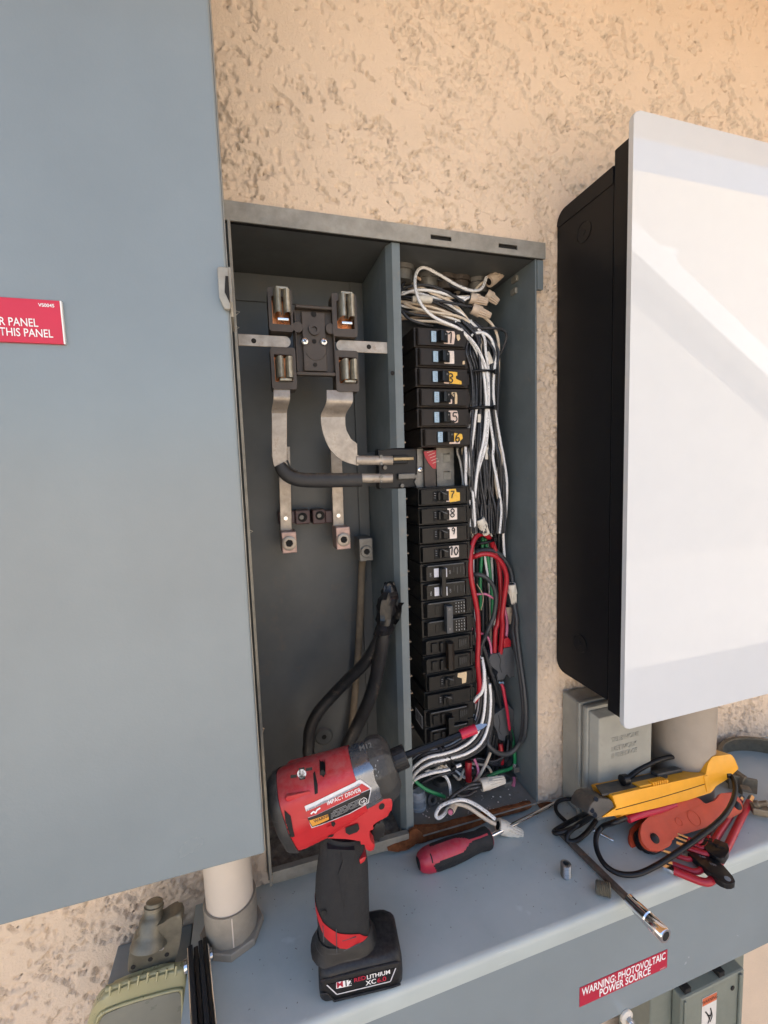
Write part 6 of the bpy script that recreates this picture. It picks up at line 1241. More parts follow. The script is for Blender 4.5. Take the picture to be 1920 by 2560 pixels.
def oval(x, y, rx, ry, n=20, rot=0.0): return [(x + rx * math.cos(a) * math.cos(rot) - ry * math.sin(a) * math.sin(rot), y + rx * math.cos(a) * math.sin(rot) + ry * math.sin(a) * math.cos(rot)) for a in [2 * math.pi * k / n for k in range(n)]]
decal('vent_block', [(152, 606), (200, 640), (232, 780), (190, 800), (165, 720)], 'dark_hole', drv)
decal('direction_switch', [(610, 770), (705, 735), (718, 775), (700, 800), (640, 822), (612, 805)], 'tool_black', drv, 0.0012)
decal('oval_vent', oval(440, 362, 22, 50, 20, -0.1), 'dark_hole', hd)
decal('vent_slot', [(368, 412), (382, 402), (388, 440), (402, 445), (402, 490), (380, 498)], 'dark_hole', drv)
for pts in ([(198, 352), (245, 345), (245, 370), (198, 376)], [(312, 300), (362, 292), (362, 314), (312, 324)], [(258, 300), (302, 293), (306, 320), (262, 326)], [(262, 362), (308, 356), (310, 382), (266, 390)]):
    decal('clip_slot', pts, 'tool_black', drv)
decal('clip_boss', oval(282, 342, 34, 34), 'silver_print', drv, 0.0006); decal('boss_hole', oval(282, 342, 21, 21), 'dark_hole', drv, 0.0009); decal('boss_pin', oval(285, 338, 10, 10), 'silver_print', drv, 0.0011)
c = tr_(400, 768, TH); bm = bm_new(); lathe(bm, c - dN * 0.001, dN, [(0, 0.0036), (0.0020, 0.0034), (0.0026, 0.0022), (0.0016, 0.0018), (0.0016, 0)], 18); obj('screw', bm, 'brass', drv, smooth=40)
decal('screw_hole', oval(500, 826, 24, 18), 'dark_hole', drv); decal('lamp_hole', oval(886, 612, 20, 26, 20, 0.6), 'dark_hole', drv)
decal('clip_gap', [(500, 690), (525, 688), (535, 712), (520, 735), (505, 720)], 'dark_hole', drv)
slab('belt_clip_lug', [(462, 712), (505, 690), (518, 740), (505, 765), (470, 760)], TH + 0.0016, 'tool_red', drv, 0.0010, 0.0010)
decal('clip_opening', [(474, 718), (496, 708), (504, 744), (482, 752)], 'tool_red', drv, 0.0018)
# rating label on the side
lab = decal('rating_label', [(303, 572), (722, 402), (805, 452), (784, 576), (640, 642), (500, 664), (356, 718)], 'silver_print', drv, 0.0006)
decal('label_red', [(316, 604), (735, 428), (792, 458), (400, 616), (324, 642)], 'tool_red', drv, 0.0009)
decal('label_black', [(326, 645), (400, 618), (796, 462), (776, 568), (636, 634), (496, 656), (360, 707)], 'tool_black', drv, 0.0009)
decal('warning_block', [(338, 657), (480, 614), (484, 656), (362, 700)], 'amber_print', drv, 0.0011)
lu = (tr_(640, 520) - tr_(470, 580)).normalized(); lw = dN.cross(lu) * (1 if dN.cross(lu).z > 0 else -1); LO = 0.026
def dlet(s, x, y, h, mt, **k): o = lettering('lettering', s, tr_(x, y, LO), lu, lw, h, mt, lab, **k); snap(o, BV, dN, 0.0013); return o
dlet('IMPACT DRIVER', 472, 560, 0.0030, 'white_print', bold=0.012); dlet('FUEL', 420, 560, 0.0020, 'gray_print')
dlet('UL', 728, 556, 0.0024, 'white_print'); dlet('WARNING', 375, 672, 0.0026, 'ink', bold=0.02)
dlet('M12', 716, 172, 0.0046, 'toggle_gray', bold=0.02)
bm = bm_new()
for k in range(6):
    for j in range(15):
        if (k * 5 + j * 3) % 7 == 0: continue
        s0 = tr_(498 + j * 16, 603 + k * 10 - j * 6.0, LO); ribbon(bm, [s0, s0 + lu * 0.0021], 0.00045, dN)
for j in range(24):
    s0 = tr_(320 + j * 16.5, 596 - j * 6.8, LO); ribbon(bm, [s0, s0 + lu * (0.0012 + 0.0007 * (j % 3))], 0.0010, dN)
o = obj('label_print', bm, 'gray_print', lab); snap(o, BV, dN, 0.0013)
bm = bm_new(); c = tr_(740, 548, LO); ribbon(bm, [c + lu * math.cos(a) * 0.0036 + lw * math.sin(a) * 0.0036 for a in [2 * math.pi * k / 20 for k in range(21)]], 0.0006, dN, n=1); o = obj('approval_mark', bm, 'white_print', lab); snap(o, BV, dN, 0.0013)
bm = bm_new(); ribbon(bm, [tr_(x, y, LO) for x, y in ((350, 616), (370, 600), (385, 606), (395, 590), (420, 576))], 0.0012, dN); o = obj('brand_script', bm, 'white_print', lab); snap(o, BV, dN, 0.0013)
# pale scuffs worn into the gear case
rs = random.Random(12)
for k in range(9):
    x, y = rs.uniform(828, 862), rs.uniform(270, 420); decal('scuff', oval(x, y, rs.uniform(1.5, 4), rs.uniform(4, 11), 8, rs.uniform(-.5, .5)), 'gray_print', drv, 0.0005)
# handle
def spot(name, x, y, off, rx, rz, mt, par, t=0.0006):
    c = tr_(x, y, off); bm = bm_new(); prism(bm, [c + dU * rx * math.cos(q) + UP * rz * math.sin(q) for q in [2 * math.pi * k / 20 for k in range(20)]], -dN * t); return obj(name, bm, mt, par)
def ell(yl, xl, yr, xr, b, n=28, p=2.4):
    l, r = tr_(xl, yl), tr_(xr, yr); c = (l + r) / 2; h = (r - l) / 2; out = []
    for k in range(n):
        q = 2 * math.pi * k / n; co, si = math.cos(q), math.sin(q)
        out.append(c + h * (abs(co) ** (2 / p) * (1 if co >= 0 else -1)) + dN * b * (abs(si) ** (2 / p) * (1 if si >= 0 else -1)))
    return out
bm = bm_new(); loft(bm, [ell(745, 440, 770, 720, 0.0150), ell(808, 415, 840, 740, 0.0165), ell(880, 420, 925, 765, 0.0172), ell(1000, 402, 1010, 777, 0.0178), ell(1120, 386, 1120, 781, 0.0182), ell(1240, 382, 1230, 783, 0.0185), ell(1340, 388, 1340, 785, 0.0185), ell(1440, 398, 1440, 788, 0.0182), ell(1520, 408, 1520, 790, 0.0178)]); hnd = obj('handle_grip', bm, 'rubber_black', drv, smooth=50)
slab('grip_panel', [(470, 905), (680, 915), (672, 1030), (612, 1130), (600, 1350), (555, 1100), (590, 1000), (580, 925)], 0.0190, 'rubber_black', drv, 0.0008, 0.0006)
slab('grip_accent', [(712, 985), (742, 968), (765, 965), (752, 995), (720, 1018)], 0.0150, 'tool_red', drv, 0.0005, 0.0004)
# red band round the foot of the handle
n = 40; ring_t = []; ring_b = []
def band_y(u, top):
    xs_ = [0, 0.12, 0.40, 0.75, 0.97, 1.0]; ys_ = [1262, 1340, 1388, 1400, 1478, 1445] if top else [1330, 1440, 1495, 1502, 1585, 1520]
    return float(np.interp(u, xs_, ys_))
for k in range(n):
    q = 2 * math.pi * k / n; co, si = math.cos(q), math.sin(q); uu = (abs(co) ** 0.83 * (1 if co >= 0 else -1) + 1) / 2
    for top, lst in ((True, ring_t), (False, ring_b)):
        y = band_y(uu, top); l, r = tr_(np.interp(y, [1240, 1520], [378, 404]), y), tr_(np.interp(y, [1240, 1520], [787, 794]), y); c = (l + r) / 2; h = (r - l) / 2
        lst.append(c + h * 1.012 * (uu * 2 - 1) + dN * 0.0192 * (abs(si) ** 0.83 * (1 if si >= 0 else -1)))
bm = bm_new(); loft(bm, [ring_t, ring_b], caps=False); obj('red_band', bm, 'tool_red', drv, smooth=60)
spot('band_dimple', 445, 1388, 0.0170, 0.0026, 0.0030, 'dark_hole', drv, 0.0003)
# battery
zb1 = onp(zDR(400, 1890), p0, dN).z; fr0 = p0; bc = mid.copy()
def rr2(w, h, r, z, sx=0.0): return [Vector((bc.x, bc.y, z)) + dU * (a + sx) + dN * b for a, b in rrect(w, h, r, 4)]
zB = CZ + ZT
top_l, top_r = tr_(408, 1530), tr_(792, 1530)
sxn = ((top_l + top_r) / 2 - mid).dot(dU)
bm = bm_new(); loft(bm, [rr2(BW - 0.004, BDp - 0.004, 0.006, zB + 0.0004), rr2(BW - 0.001, BDp - 0.001, 0.007, zB + 0.003), rr2(BW, BDp, 0.007, zB + 0.012), rr2(BW * 0.995, BDp * 1.0, 0.008, zb1 - 0.004), rr2(BW * 0.985, BDp * 0.98, 0.010, zb1), rr2(BW * 0.95, BDp * 0.92, 0.014, zb1 + 0.0045), rr2(BW * 0.86, BDp * 0.80, 0.016, zb1 + 0.0068)]); bat = obj('battery_pack', bm, 'tool_black', drv, smooth=45)
nw = (top_r - top_l).length
bm = bm_new(); loft(bm, [rr2(nw * 1.30, 0.044, 0.019, zb1 + 0.0040, sxn), rr2(nw * 1.14, 0.040, 0.0185, zb1 + 0.010, sxn), rr2(nw * 1.04, 0.0372, 0.018, zb1 + 0.020, sxn), ell(1500, 404, 1500, 792, 0.0184, 20)[::1]]) if False else loft(bm, [rr2(nw * 1.30, 0.044, 0.019, zb1 + 0.0040, sxn), rr2(nw * 1.14, 0.040, 0.0185, zb1 + 0.010, sxn), rr2(nw * 1.05, 0.0380, 0.0182, zb1 + 0.018, sxn), rr2(nw * 1.0, 0.0366, 0.0178, (top_l.z + top_r.z) / 2 + 0.006, sxn - 0.001)]); obj('battery_stem', bm, 'tool_black', drv, smooth=50)
ff = lambda x, y, e=0.0: onp(zDR(x, y), p0 + dN * (0.0004 + e), dN)
bm = bm_new(); prism(bm, [ff(*p) for p in ((470, 1922), (985, 1795), (945, 1895), (545, 1992))], -dN * 0.0006); bl_ = obj('battery_label', bm, 'nylon_black', drv)
bm = bm_new()
for a, b in (((470, 1922), (545, 1992)), ((545, 1992), (945, 1895)), ((945, 1895), (985, 1795))): ribbon(bm, [ff(*a, 0.0003), ff(*b, 0.0003)], 0.0010, dN)
obj('label_outline', bm, 'silver_print', bl_)
eu = (ff(950, 1822) - ff(540, 1925)).normalized(); ew = dN.cross(eu); ew = ew if ew.z > 0 else -ew
bm = bm_new(); prism(bm, [ff(*p, 0.0003) for p in ((540, 1902), (655, 1880), (655, 1925), (540, 1950))], -dN * 0.0002); obj('logo_ground', bm, 'white_print', bl_)
hcap = (ff(600, 1900) - ff(600, 1938)).length
lettering('lettering', 'M', ff(543, 1945, 0.0006), eu, ew, hcap * 1.1, 'sticker_red', bl_, bold=0.03)
lettering('lettering', '12', ff(598, 1934, 0.0006), eu, ew, hcap * 1.1, 'ink', bl_, bold=0.03)
lettering('lettering', 'RED', ff(672, 1902, 0.0006), eu, ew, hcap * 0.80, 'sticker_red', bl_, bold=0.02, xs=1.02)
lettering('lettering', 'LITHIUM', ff(768, 1880, 0.0006), eu, ew, hcap * 0.80, 'white_print', bl_, bold=0.02, xs=0.98)
lettering('lettering', 'XC', ff(762, 1925, 0.0006), eu, ew, hcap * 0.88, 'white_print', bl_, bold=0.02, xs=1.05)
lettering('lettering', '6.0', ff(846, 1905, 0.0006), eu, ew, hcap * 0.88, 'sticker_red', bl_, bold=0.02, xs=1.1)
bm = bm_new(); tube(bm, [ff(*p) for p in ((425, 1988), (470, 1985), (525, 2040), (960, 1935), (1022, 1912))], 0.0009, 6, 1); obj('battery_ridge', bm, 'tool_black', bat)
bm = bm_new(); tube(bm, [ff(*p, -0.0004) for p in ((425, 1893), (700, 1820), (1015, 1748))], 0.0009, 6, 2); obj('battery_ridge', bm, 'tool_black', bat)
for pts in ([(585, 1592), (690, 1560)], [(595, 1665), (720, 1608)], [(540, 1500), (545, 1690)], [(440, 1480), (448, 1600)]):
    bm = bm_new(); tube(bm, [tr_(*p, 0.0190) for p in pts], 0.0004, 6, 1); obj('stem_scratch', bm, 'toggle_gray', drv)

# ------------------------------------------------------------------ screwdriver
SR = 0.0148
sA = atz(zSD(178, 1075), ZT + SR * 0.93); sB = atz(zSD(925, 800), ZT + SR * 0.95); sd_ax = (sB - sA).normalized(); sL = (sB - sA).length
sdr = thing('screwdriver', 'red and black handled screwdriver lying on the wireway by the panel', 'screwdriver', sA)
def sprof(t):
    return float(np.interp(t / sL, [0, .015, .05, .12, .25, .45, .62, .74, .84, .90, .95, .985, 1.0], [0.0, .45, .70, .88, .99, 1.0, .93, .84, .79, .84, .88, .84, .70])) * SR
N_ = 64; sg = 72; ts_ = [sL * (i / N_) for i in range(N_ + 1)]
tri = lambda a, i: 1 + 0.035 * math.cos(3 * a)
sref = (CAM - sA)
bm = bm_new(); lathe(bm, sA, sd_ax, [(t, max(1e-7, sprof(t))) for t in ts_], sg, mod=tri, ref=sref); obj('grip', bm, 'rubber_black', sdr, smooth=50)
bm = bm_new(); a_, u_, w_ = sd_ax, None, None
q = Vector(sref); u_ = (q - sd_ax * q.dot(sd_ax)).normalized(); w_ = sd_ax.cross(u_)
vv = {}
def svert(i, k):
    k %= sg
    if (i, k) not in vv:
        an = 2 * math.pi * k / sg; vv[i, k] = bm.verts.new(sA + sd_ax * ts_[i] + (u_ * math.cos(an) + w_ * math.sin(an)) * (sprof(ts_[i]) * tri(an, 0) + 0.00035))
    return vv[i, k]
for i in range(1, N_):
    t = (i + .5) / N_
    for k in range(sg):
        an = (k + .5) / sg * 2 * math.pi; an = an if an < math.pi else an - 2 * math.pi
        red = t < 0.17 - 0.03 * math.cos(an * 2) or (0.15 < t < 0.72 and abs(an + 0.25) < np.interp(t, [.15, .25, .55, .64, .66, .72], [.75, .62, .58, .30, .16, .10])) or (0.70 <= t < 0.93 and abs(an + 0.25) < 0.10)
        if red: bm.faces.new((svert(i, k), svert(i, k + 1), svert(i + 1, k + 1), svert(i + 1, k)))
obj('red_inlay', bm, 'screwdriver_red', sdr, smooth=50)
tip_ = atz((1402, 2003), ZT + 0.004); s0_ = sB - sd_ax * 0.004
bm = bm_new(); tube(bm, [s0_, s0_.lerp(tip_, .5), tip_], 0.0030, 12, 1); obj('shaft', bm, 'chrome', sdr, smooth=60)
bm = bm_new(); lathe(bm, sB - sd_ax * 0.0005, sd_ax, [(0, SR * 0.70), (0.0015, SR * 0.64), (0.0022, 0.0032)], 32); obj('collar', bm, 'screwdriver_red', sdr, smooth=40)

# ------------------------------------------------------------------ flat rusty bar with chrome socket
bA = atz(zTL(150, 1125), ZT + 0.0052); bB = atz(zTL(690, 1655), ZT + 0.0066); bC = bB + (bB - bA).normalized() * 0.0
bdv = (bB - bA).normalized()
skE = onp(zTL(858, 1822), bB, (CAM - bB).normalized()); skE = bB + bdv * 0.040
nb = thing('socket_bar', 'dark worn extension bar ending in a chrome socket over the wireway edge', 'socket wrench', bA)
bm = bm_new(); bw = bdv.cross(UP).normalized(); bn = bw.cross(bdv).normalized(); obox(bm, (bA + bB) / 2, bdv, bw, bn, (bB - bA).length, 0.0068, 0.0058, 0.0010); obj('bar', bm, 'rusty_bar', nb)
k0 = bB - bdv * 0.006
bm = bm_new(); lathe(bm, k0, bdv, [(0, 0.0052), (0.001, 0.0062), (0.010, 0.0064), (0.014, 0.0070), (0.0235, 0.0072), (0.0245, 0.0064), (0.0255, 0.0076), (0.0425, 0.0078), (0.0440, 0.0070), (0.0440, 0.0048), (0.034, 0.0046), (0.034, 0)], 32); obj('socket', bm, 'chrome', nb, smooth=35)
bm = bm_new(); lathe(bm, k0 + bdv * 0.0350, bdv, [(0, 0.0046), (0.0092, 0.0046), (0.0092, 0)], 6); obj('hex_opening', bm, 'dark_hole', nb)
bm = bm_new(); obox(bm, k0 + bdv * 0.008 + (bn + bw * -0.2).normalized() * 0.0060, bdv, bw, bn, 0.007, 0.0022, 0.0010, 0.0003); obj('detent', bm, 'dark_hole', nb)

# ------------------------------------------------------------------ set screws and a small bolt
def setscrew(label, base, ax, r, L, seg=28, mt='set_screw', sock=True):
    t = thing('set_screw', label, 'set screw', base, 'lug set screws on the wireway'); pr = []; pitch = 0.0020; k = 0
    z = 0.0008; pr = [(0, r * 0.80)]
    while z < L - 0.0008: pr += [(z, r * 0.86), (z + pitch * 0.5, r)]; z += pitch
    pr += [(L, r * 0.86)]
    if sock: pr += [(L, r * 0.55), (L - 0.005, r * 0.52), (L - 0.005, 0)]
    else: pr += [(L, 0)]
    bm = bm_new(); lathe(bm, base, ax, pr, seg); obj('thread', bm, mt, t, smooth=60)
    if sock: bm = bm_new(); lathe(bm, base + Vector(ax).normalized() * (L - 0.0048), ax, [(0, r * 0.5), (0.0003, r * 0.5), (0.0003, 0)], 6); obj('hex_socket', bm, 'dark_hole', t)
    return t
setscrew('bright set screw standing upright on the wireway', atz(zTL(214, 1462), ZT + 0.0002), Vector((0.02, 0.05, 1)), 0.0062, 0.0165)
c1 = atz(zTL(428, 1535), ZT + 0.0076); c2 = atz(zTL(535, 1562), ZT + 0.0076)
setscrew('dull set screw lying on its side against the socket bar', c1, (c2 - c1), 0.0076, 0.0150, mt='old_zinc', sock=False)
c = atz(zTL(402, 1125), ZT + 0.003); e2 = atz(zTL(555, 1208), ZT + 0.002); ax = (e2 - c); L = ax.length
sb_ = thing('machine_screw', 'small bright machine screw on the wireway under the tester leads', 'screw', c)
bm = bm_new(); lathe(bm, c, ax, [(0, 0.0030), (0.003, 0.0030), (0.0032, 0.0018)] + [(0.0034 + 0.0009 * k, 0.0018 - 0.0003 * (k % 2)) for k in range(int((L - 0.004) / 0.0009))] + [(L, 0.0008)], 14); obj('shank', bm, 'bright_steel', sb_, smooth=40)

# ------------------------------------------------------------------ hex keys in a black holder
hk = thing('hex_key_set', 'set of red-dipped hex keys in a black holder at the wireway edge', 'hex keys', atz(zTL(1230, 1330), ZT))
def key(pts, r, zz_, chrome=1):
    P = [atz(zTL(*p), ZT + z_) for p, z_ in zip(pts, zz_)]
    bm = bm_new(); tube(bm, P, r, 10, 6); k_ = obj('hex_key', bm, 'key_red', hk, smooth=60)
    d0 = (P[0] - P[1]).normalized(); bm = bm_new(); tube(bm, [P[0] - d0 * 0.001, P[0] + d0 * 0.011], r * 0.92, 6, 1); obj('chrome_tip', bm, 'chrome', k_)
    return k_, P
_, P1 = key([(985, 1420), (1080, 1460), (1180, 1497), (1240, 1500), (1278, 1455), (1300, 1385), (1385, 1215), (1455, 1070), (1525, 930)], 0.0042, [.005] * 5 + [.007, .010, .011, .012])
d9 = (P1[-1] - P1[-2]).normalized(); bm = bm_new(); tube(bm, [P1[-1] - d9 * .001, P1[-1] + d9 * 0.013], 0.0038, 6, 1); obj('chrome_tip', bm, 'chrome', hk)
_, P2 = key([(975, 1375), (1060, 1405), (1130, 1428), (1178, 1415), (1200, 1370), (1235, 1290), (1330, 1130), (1460, 920)], 0.0034, [.006] * 5 + [.008, .010, .012])
d9 = (P2[-1] - P2[-2]).normalized(); bm = bm_new(); tube(bm, [P2[-1] - d9 * .001, P2[-1] + d9 * 0.010], 0.0031, 6, 1); obj('chrome_tip', bm, 'chrome', hk)
key([(970, 1302), (1040, 1325), (1095, 1338), (1125, 1315), (1145, 1270), (1230, 1150), (1330, 1040)], 0.0029, [.008] * 4 + [.009, .010, .011])
key([(1080, 1255), (1150, 1282), (1215, 1300), (1248, 1278), (1262, 1230), (1300, 1160), (1370, 1060)], 0.0036, [.012] * 4 + [.013, .013, .013])
key([(1075, 1215), (1140, 1240), (1190, 1258), (1220, 1240), (1240, 1180)], 0.0026, [.014] * 5)
key([(1085, 1190), (1130, 1208), (1165, 1220), (1185, 1200), (1200, 1150)], 0.0022, [.016] * 5)
bm = bm_new(); P = roundpoly([atz(zTL(*p), ZT + 0.0125) for p in ((1075, 1285), (1150, 1290), (1290, 1345), (1330, 1370), (1425, 1482), (1420, 1512), (1345, 1512), (1285, 1470), (1190, 1385))], 0.003); prism(bm, P, -UP * 0.007, 0.0012); ho = obj('holder_plate', bm, 'nylon_black', hk, smooth=30)
bm = bm_new(); c = atz(zTL(1370, 1478), ZT + 0.0128); lathe(bm, c, UP, [(-0.0006, 0.0030), (0.0003, 0.0032)], 18); obj('hanging_hole', bm, 'gray_enamel', ho)
bm = bm_new(); P = roundpoly([atz(zTL(*p), ZT + 0.0165) for p in ((1185, 1190), (1265, 1185), (1375, 1222), (1382, 1275), (1345, 1335), (1305, 1335), (1230, 1285), (1190, 1240))], 0.003); prism(bm, P, -UP * 0.0085, 0.0016); ho2 = obj('holder_block', bm, 'nylon_black', hk, smooth=30)
for k in range(3):
    bm = bm_new(); c = atz(zTL(1225 + 45 * k, 1205 + 22 * k), ZT + 0.0168); obox(bm, c, Vector((.8, -.6, 0)).normalized(), Vector((.6, .8, 0)).normalized(), UP, 0.010, 0.0018, 0.0010, 0.0003); obj('holder_rib', bm, 'nylon_black', ho2)
lettering('lettering', 'T40', atz(zTL(1168, 1322), ZT + 0.0128), Vector((.8, -.6, 0)), Vector((.6, .8, 0)), 0.0028, 'gray_print', ho)
lettering('lettering', 'T50', atz(zTL(1245, 1378), ZT + 0.0128), Vector((.8, -.6, 0)), Vector((.6, .8, 0)), 0.0028, 'gray_print', ho)

# ------------------------------------------------------------------ folding hex wrench (orange-red)
fN = Vector((0.02, -0.62, 0.78)).normalized(); fO = atz(zTL(880, 1285), ZT + 0.012)
fx = lambda x, y, e=0.0: onp(zTL(x, y), fO + fN * e, fN)
fh = thing('folding_hex_wrench', 'orange-red folding hex wrench with black core under the yellow tester', 'hex wrench', fx(1100, 1080))
fpl = [(745, 1150), (758, 1085), (830, 1010), (940, 955), (1060, 902), (1150, 895), (1195, 925), (1215, 952), (1285, 915), (1318, 868), (1415, 855), (1440, 885), (1482, 950), (1472, 1008), (1380, 1050), (1160, 1130), (1060, 1160), (978, 1190), (966, 1240), (880, 1285), (805, 1270), (757, 1218)]
bm = bm_new(); prism(bm, roundpoly([fx(*p) for p in fpl], 0.002), -fN * 0.0050, 0.0012); f1 = obj('side_plate', bm, 'hex_orange', fh, smooth=30)
def shift(pts, e): return [fx(*p) - fN * e for p in pts]
bm = bm_new(); prism(bm, roundpoly(shift([(775, 1150), (790, 1100), (850, 1040), (1060, 925), (1150, 918), (1250, 950), (1330, 890), (1415, 880), (1455, 950), (1440, 1000), (1060, 1140), (960, 1175), (880, 1255), (810, 1245)], 0.0052), 0.002), -fN * 0.0195, 0.001); obj('core', bm, 'nylon_black', fh, smooth=30)
cB = fx(848, 1190)
for k in range(4):
    bm = bm_new(); lathe(bm, cB - fN * (0.0062 + 0.0047 * k), -fN, [(0, 0.0122), (0.0008, 0.0140), (0.0028, 0.0140), (0.0036, 0.0122)], 28); obj('key_eye', bm, 'nylon_black', fh, smooth=40)
bm = bm_new(); prism(bm, roundpoly(shift(fpl, 0.0250), 0.002), -fN * 0.0045, 0.001); obj('side_plate', bm, 'hex_orange', fh, smooth=30)
for x, y in ((848, 1190), (1440, 955)):
    c = fx(x, y); bm = bm_new(); lathe(bm, c, fN, [(-0.001, 0.0056), (0.0012, 0.0054), (0.0026, 0.0036), (0.0029, 0)], 20); obj('pivot_bolt', bm, 'nylon_black', fh, smooth=45)
for x, y, r in ((1130, 1045, 0.0085), (1022, 1072, 0.0045)):
    c = fx(x, y, 0.0002); bm = bm_new(); q = [c + (fx(x + 10, y) - fx(x, y)).normalized() * r * math.cos(a) + fN.cross((fx(x + 10, y) - fx(x, y)).normalized()) * r * math.sin(a) for a in [2 * math.pi * k / 24 for k in range(24)]]; tube(bm, q, 0.0004, 6, 1, closed=True); obj('moulded_ring', bm, 'hex_orange', f1)
bm = bm_new()
for k in range(12):
    c = fx(915 + 22 * k, 985 - 9.2 * k); obox(bm, c - fN * 0.0014, X_, UP, fN, 0.0012, 0.0018, 0.0030, 0.0004)
obj('edge_teeth', bm, 'hex_orange', f1)
for k in range(4):
    bm = bm_new(); c0_ = fx(1180 + 16 * k, 950 - 2 * k) - fN * (0.006 + 0.0036 * k); c1_ = fx(1420, 900 - 2 * k) - fN * (0.006 + 0.0036 * k); tube(bm, [c0_, c1_], 0.0016, 6, 1); obj('key_blade', bm, 'dark_chrome', fh)

# ------------------------------------------------------------------ yellow voltage tester
tN = Vector((0.04, -0.965, 0.26)).normalized(); tO = at(zTL(850, 900), 0.412)
tx = lambda x, y, e=0.0: onp(zTL(x, y), tO + tN * e, tN)
tU = (tx(1215, 735) - tx(545, 885)).normalized(); tH = tN.cross(tU); tH = tH if tH.z > 0 else -tH
ty = thing('voltage_tester', 'grimy yellow voltage tester with black leads, lying on the hex wrench', 'voltage tester', tx(850, 950))
main = [(470, 1040), (578, 968), (545, 885), (700, 848), (1000, 782), (1215, 735), (1228, 660), (1262, 605), (1395, 588), (1420, 620), (1450, 690), (1370, 765), (1290, 815), (1252, 862), (1080, 918), (880, 968), (690, 1012)]
bm = bm_new(); prism(bm, roundpoly([tx(*p) for p in main], 0.0022), -tN * 0.036, 0.0034, 3); tb = obj('body', bm, 'tester_yellow', ty, smooth=35)
bm = bm_new(); tube(bm, [tx(*p, 0.0001) for p in ((570, 985), (700, 950), (900, 895), (1100, 835), (1225, 795))], 0.00045, 6, 2); obj('seam', bm, 'dark_hole', tb)
bm = bm_new(); prism(bm, roundpoly([tx(*p) + tN * 0.0012 for p in ((1195, 745), (1225, 735), (1250, 850), (1220, 862))], 0.001), -tN * 0.004, 0.0008); obj('band', bm, 'tester_yellow', tb)
bm = bm_new(); prism(bm, roundpoly([tx(*p) - tN * 0.010 for p in ((640, 1080), (700, 1090), (1090, 935), (1255, 872), (1240, 840), (1060, 880), (680, 1000))], 0.002), -tN * 0.012, 0.0015); obj('rear_shell', bm, 'tester_yellow', ty, smooth=35)
bm = bm_new(); prism(bm, roundpoly([tx(*p) - tN * 0.001 for p in ((375, 1015), (395, 950), (440, 905), (540, 912), (572, 968), (468, 1040), (430, 1050))], 0.003), -tN * 0.032, 0.003, 3); obj('lead_end', bm, 'tester_dark', ty, smooth=35)
e0 = tx(545, 885); e1 = tx(1215, 735); ev = e1 - e0
bm = bm_new(); P = [e0 + ev * a - tN * b + tH * 0.0006 for a, b in ((-0.06, 0.006), (0.30, 0.006), (0.40, 0.012), (0.66, 0.012), (0.80, 0.031), (0.02, 0.031))]; prism(bm, P, -tH * 0.002, 0.0004); obj('top_face', bm, 'tester_dark', ty)
bm = bm_new(); c = e0 + ev * 0.45 - tN * 0.009 + tH * 0.0012; obox(bm, c, tU, tN, tH, 0.050, 0.013, 0.003, 0.0012); sl_o = obj('slider_bed', bm, 'tester_yellow', ty)
for k in range(7):
    bm = bm_new(); c = e0 + ev * (0.43 + 0.024 * k) - tN * 0.0045 + tH * 0.0024; obox(bm, c, tU, tN, tH, 0.0020, 0.0085, 0.0046, 0.0007); obj('slider_rib', bm, 'tester_yellow', sl_o)
bm = bm_new(); c = e0 + ev * 0.74 - tN * 0.024 + tH * 0.002; obox(bm, c, tU, tN, tH, 0.046, 0.012, 0.005, 0.0015); obj('display_hood', bm, 'tester_dark', ty)
bm = bm_new(); tube(bm, [tx(x, y, -0.004) for x, y in ((660, 1055), (760, 1015), (880, 985), (1000, 945))], [0.0040, 0.0044, 0.0042, 0.003], 12, 4); obj('red_probe', bm, 'sticker_red', ty, smooth=50)
def lead(pts, r=0.0027): P = [(atz(zTL(p[0], p[1]), ZT + p[2]) if p[3] == 'z' else tx(p[0], p[1], p[2])) for p in pts]; bm = bm_new(); tube(bm, P, r, 12, 8); return obj('lead', bm, 'nylon_black', ty, smooth=60)
lead([(640, 1045, .000, 't'), (560, 1075, .002, 't'), (480, 1105, .03, 'z'), (432, 1170, .022, 'z'), (435, 1270, .015, 'z'), (490, 1375, .010, 'z'), (590, 1440, .008, 'z'), (720, 1445, .009, 'z'), (860, 1385, .016, 'z'), (1010, 1290, .030, 'z'), (1180, 1170, .040, 'z'), (1320, 1055, .044, 'z'), (1400, 940, .045, 'z'), (1425, 830, .046, 'z'), (1395, 745, .048, 'z'), (1360, 740, .050, 'z')], 0.0031)
lead([(430, 910, .0, 't'), (330, 918, .018, 'z'), (220, 908, .016, 'z'), (150, 935, .012, 'z'), (148, 1000, .008, 'z'), (225, 1080, .006, 'z')], 0.0026)
lead([(400, 990, .0, 't'), (300, 1040, .016, 'z'), (190, 1100, .010, 'z'), (130, 1140, .007, 'z'), (160, 1150, .012, 'z'), (290, 1105, .016, 'z'), (410, 1025, .018, 'z')], 0.0030)
lead([(420, 1020, .0, 't'), (320, 1080, .022, 'z'), (235, 1150, .014, 'z'), (225, 1205, .008, 'z'), (290, 1205, .008, 'z'), (370, 1140, .012, 'z'), (430, 1060, .018, 'z')], 0.0030)
lead([(600, 815, -.030, 't'), (650, 770, -.030, 't'), (750, 690, -.030, 't'), (900, 622, -.028, 't'), (1050, 598, -.030, 't'), (1180, 612, -.036, 't'), (1240, 650, -.040, 't')], 0.0034)
bm = bm_new(); c = tx(632, 770, -0.016); lathe(bm, c, -tU, [(-0.004, 0.0066), (0.004, 0.0066), (0.005, 0.005)], 20); obj('probe_cap', bm, 'nylon_black', ty, smooth=40)

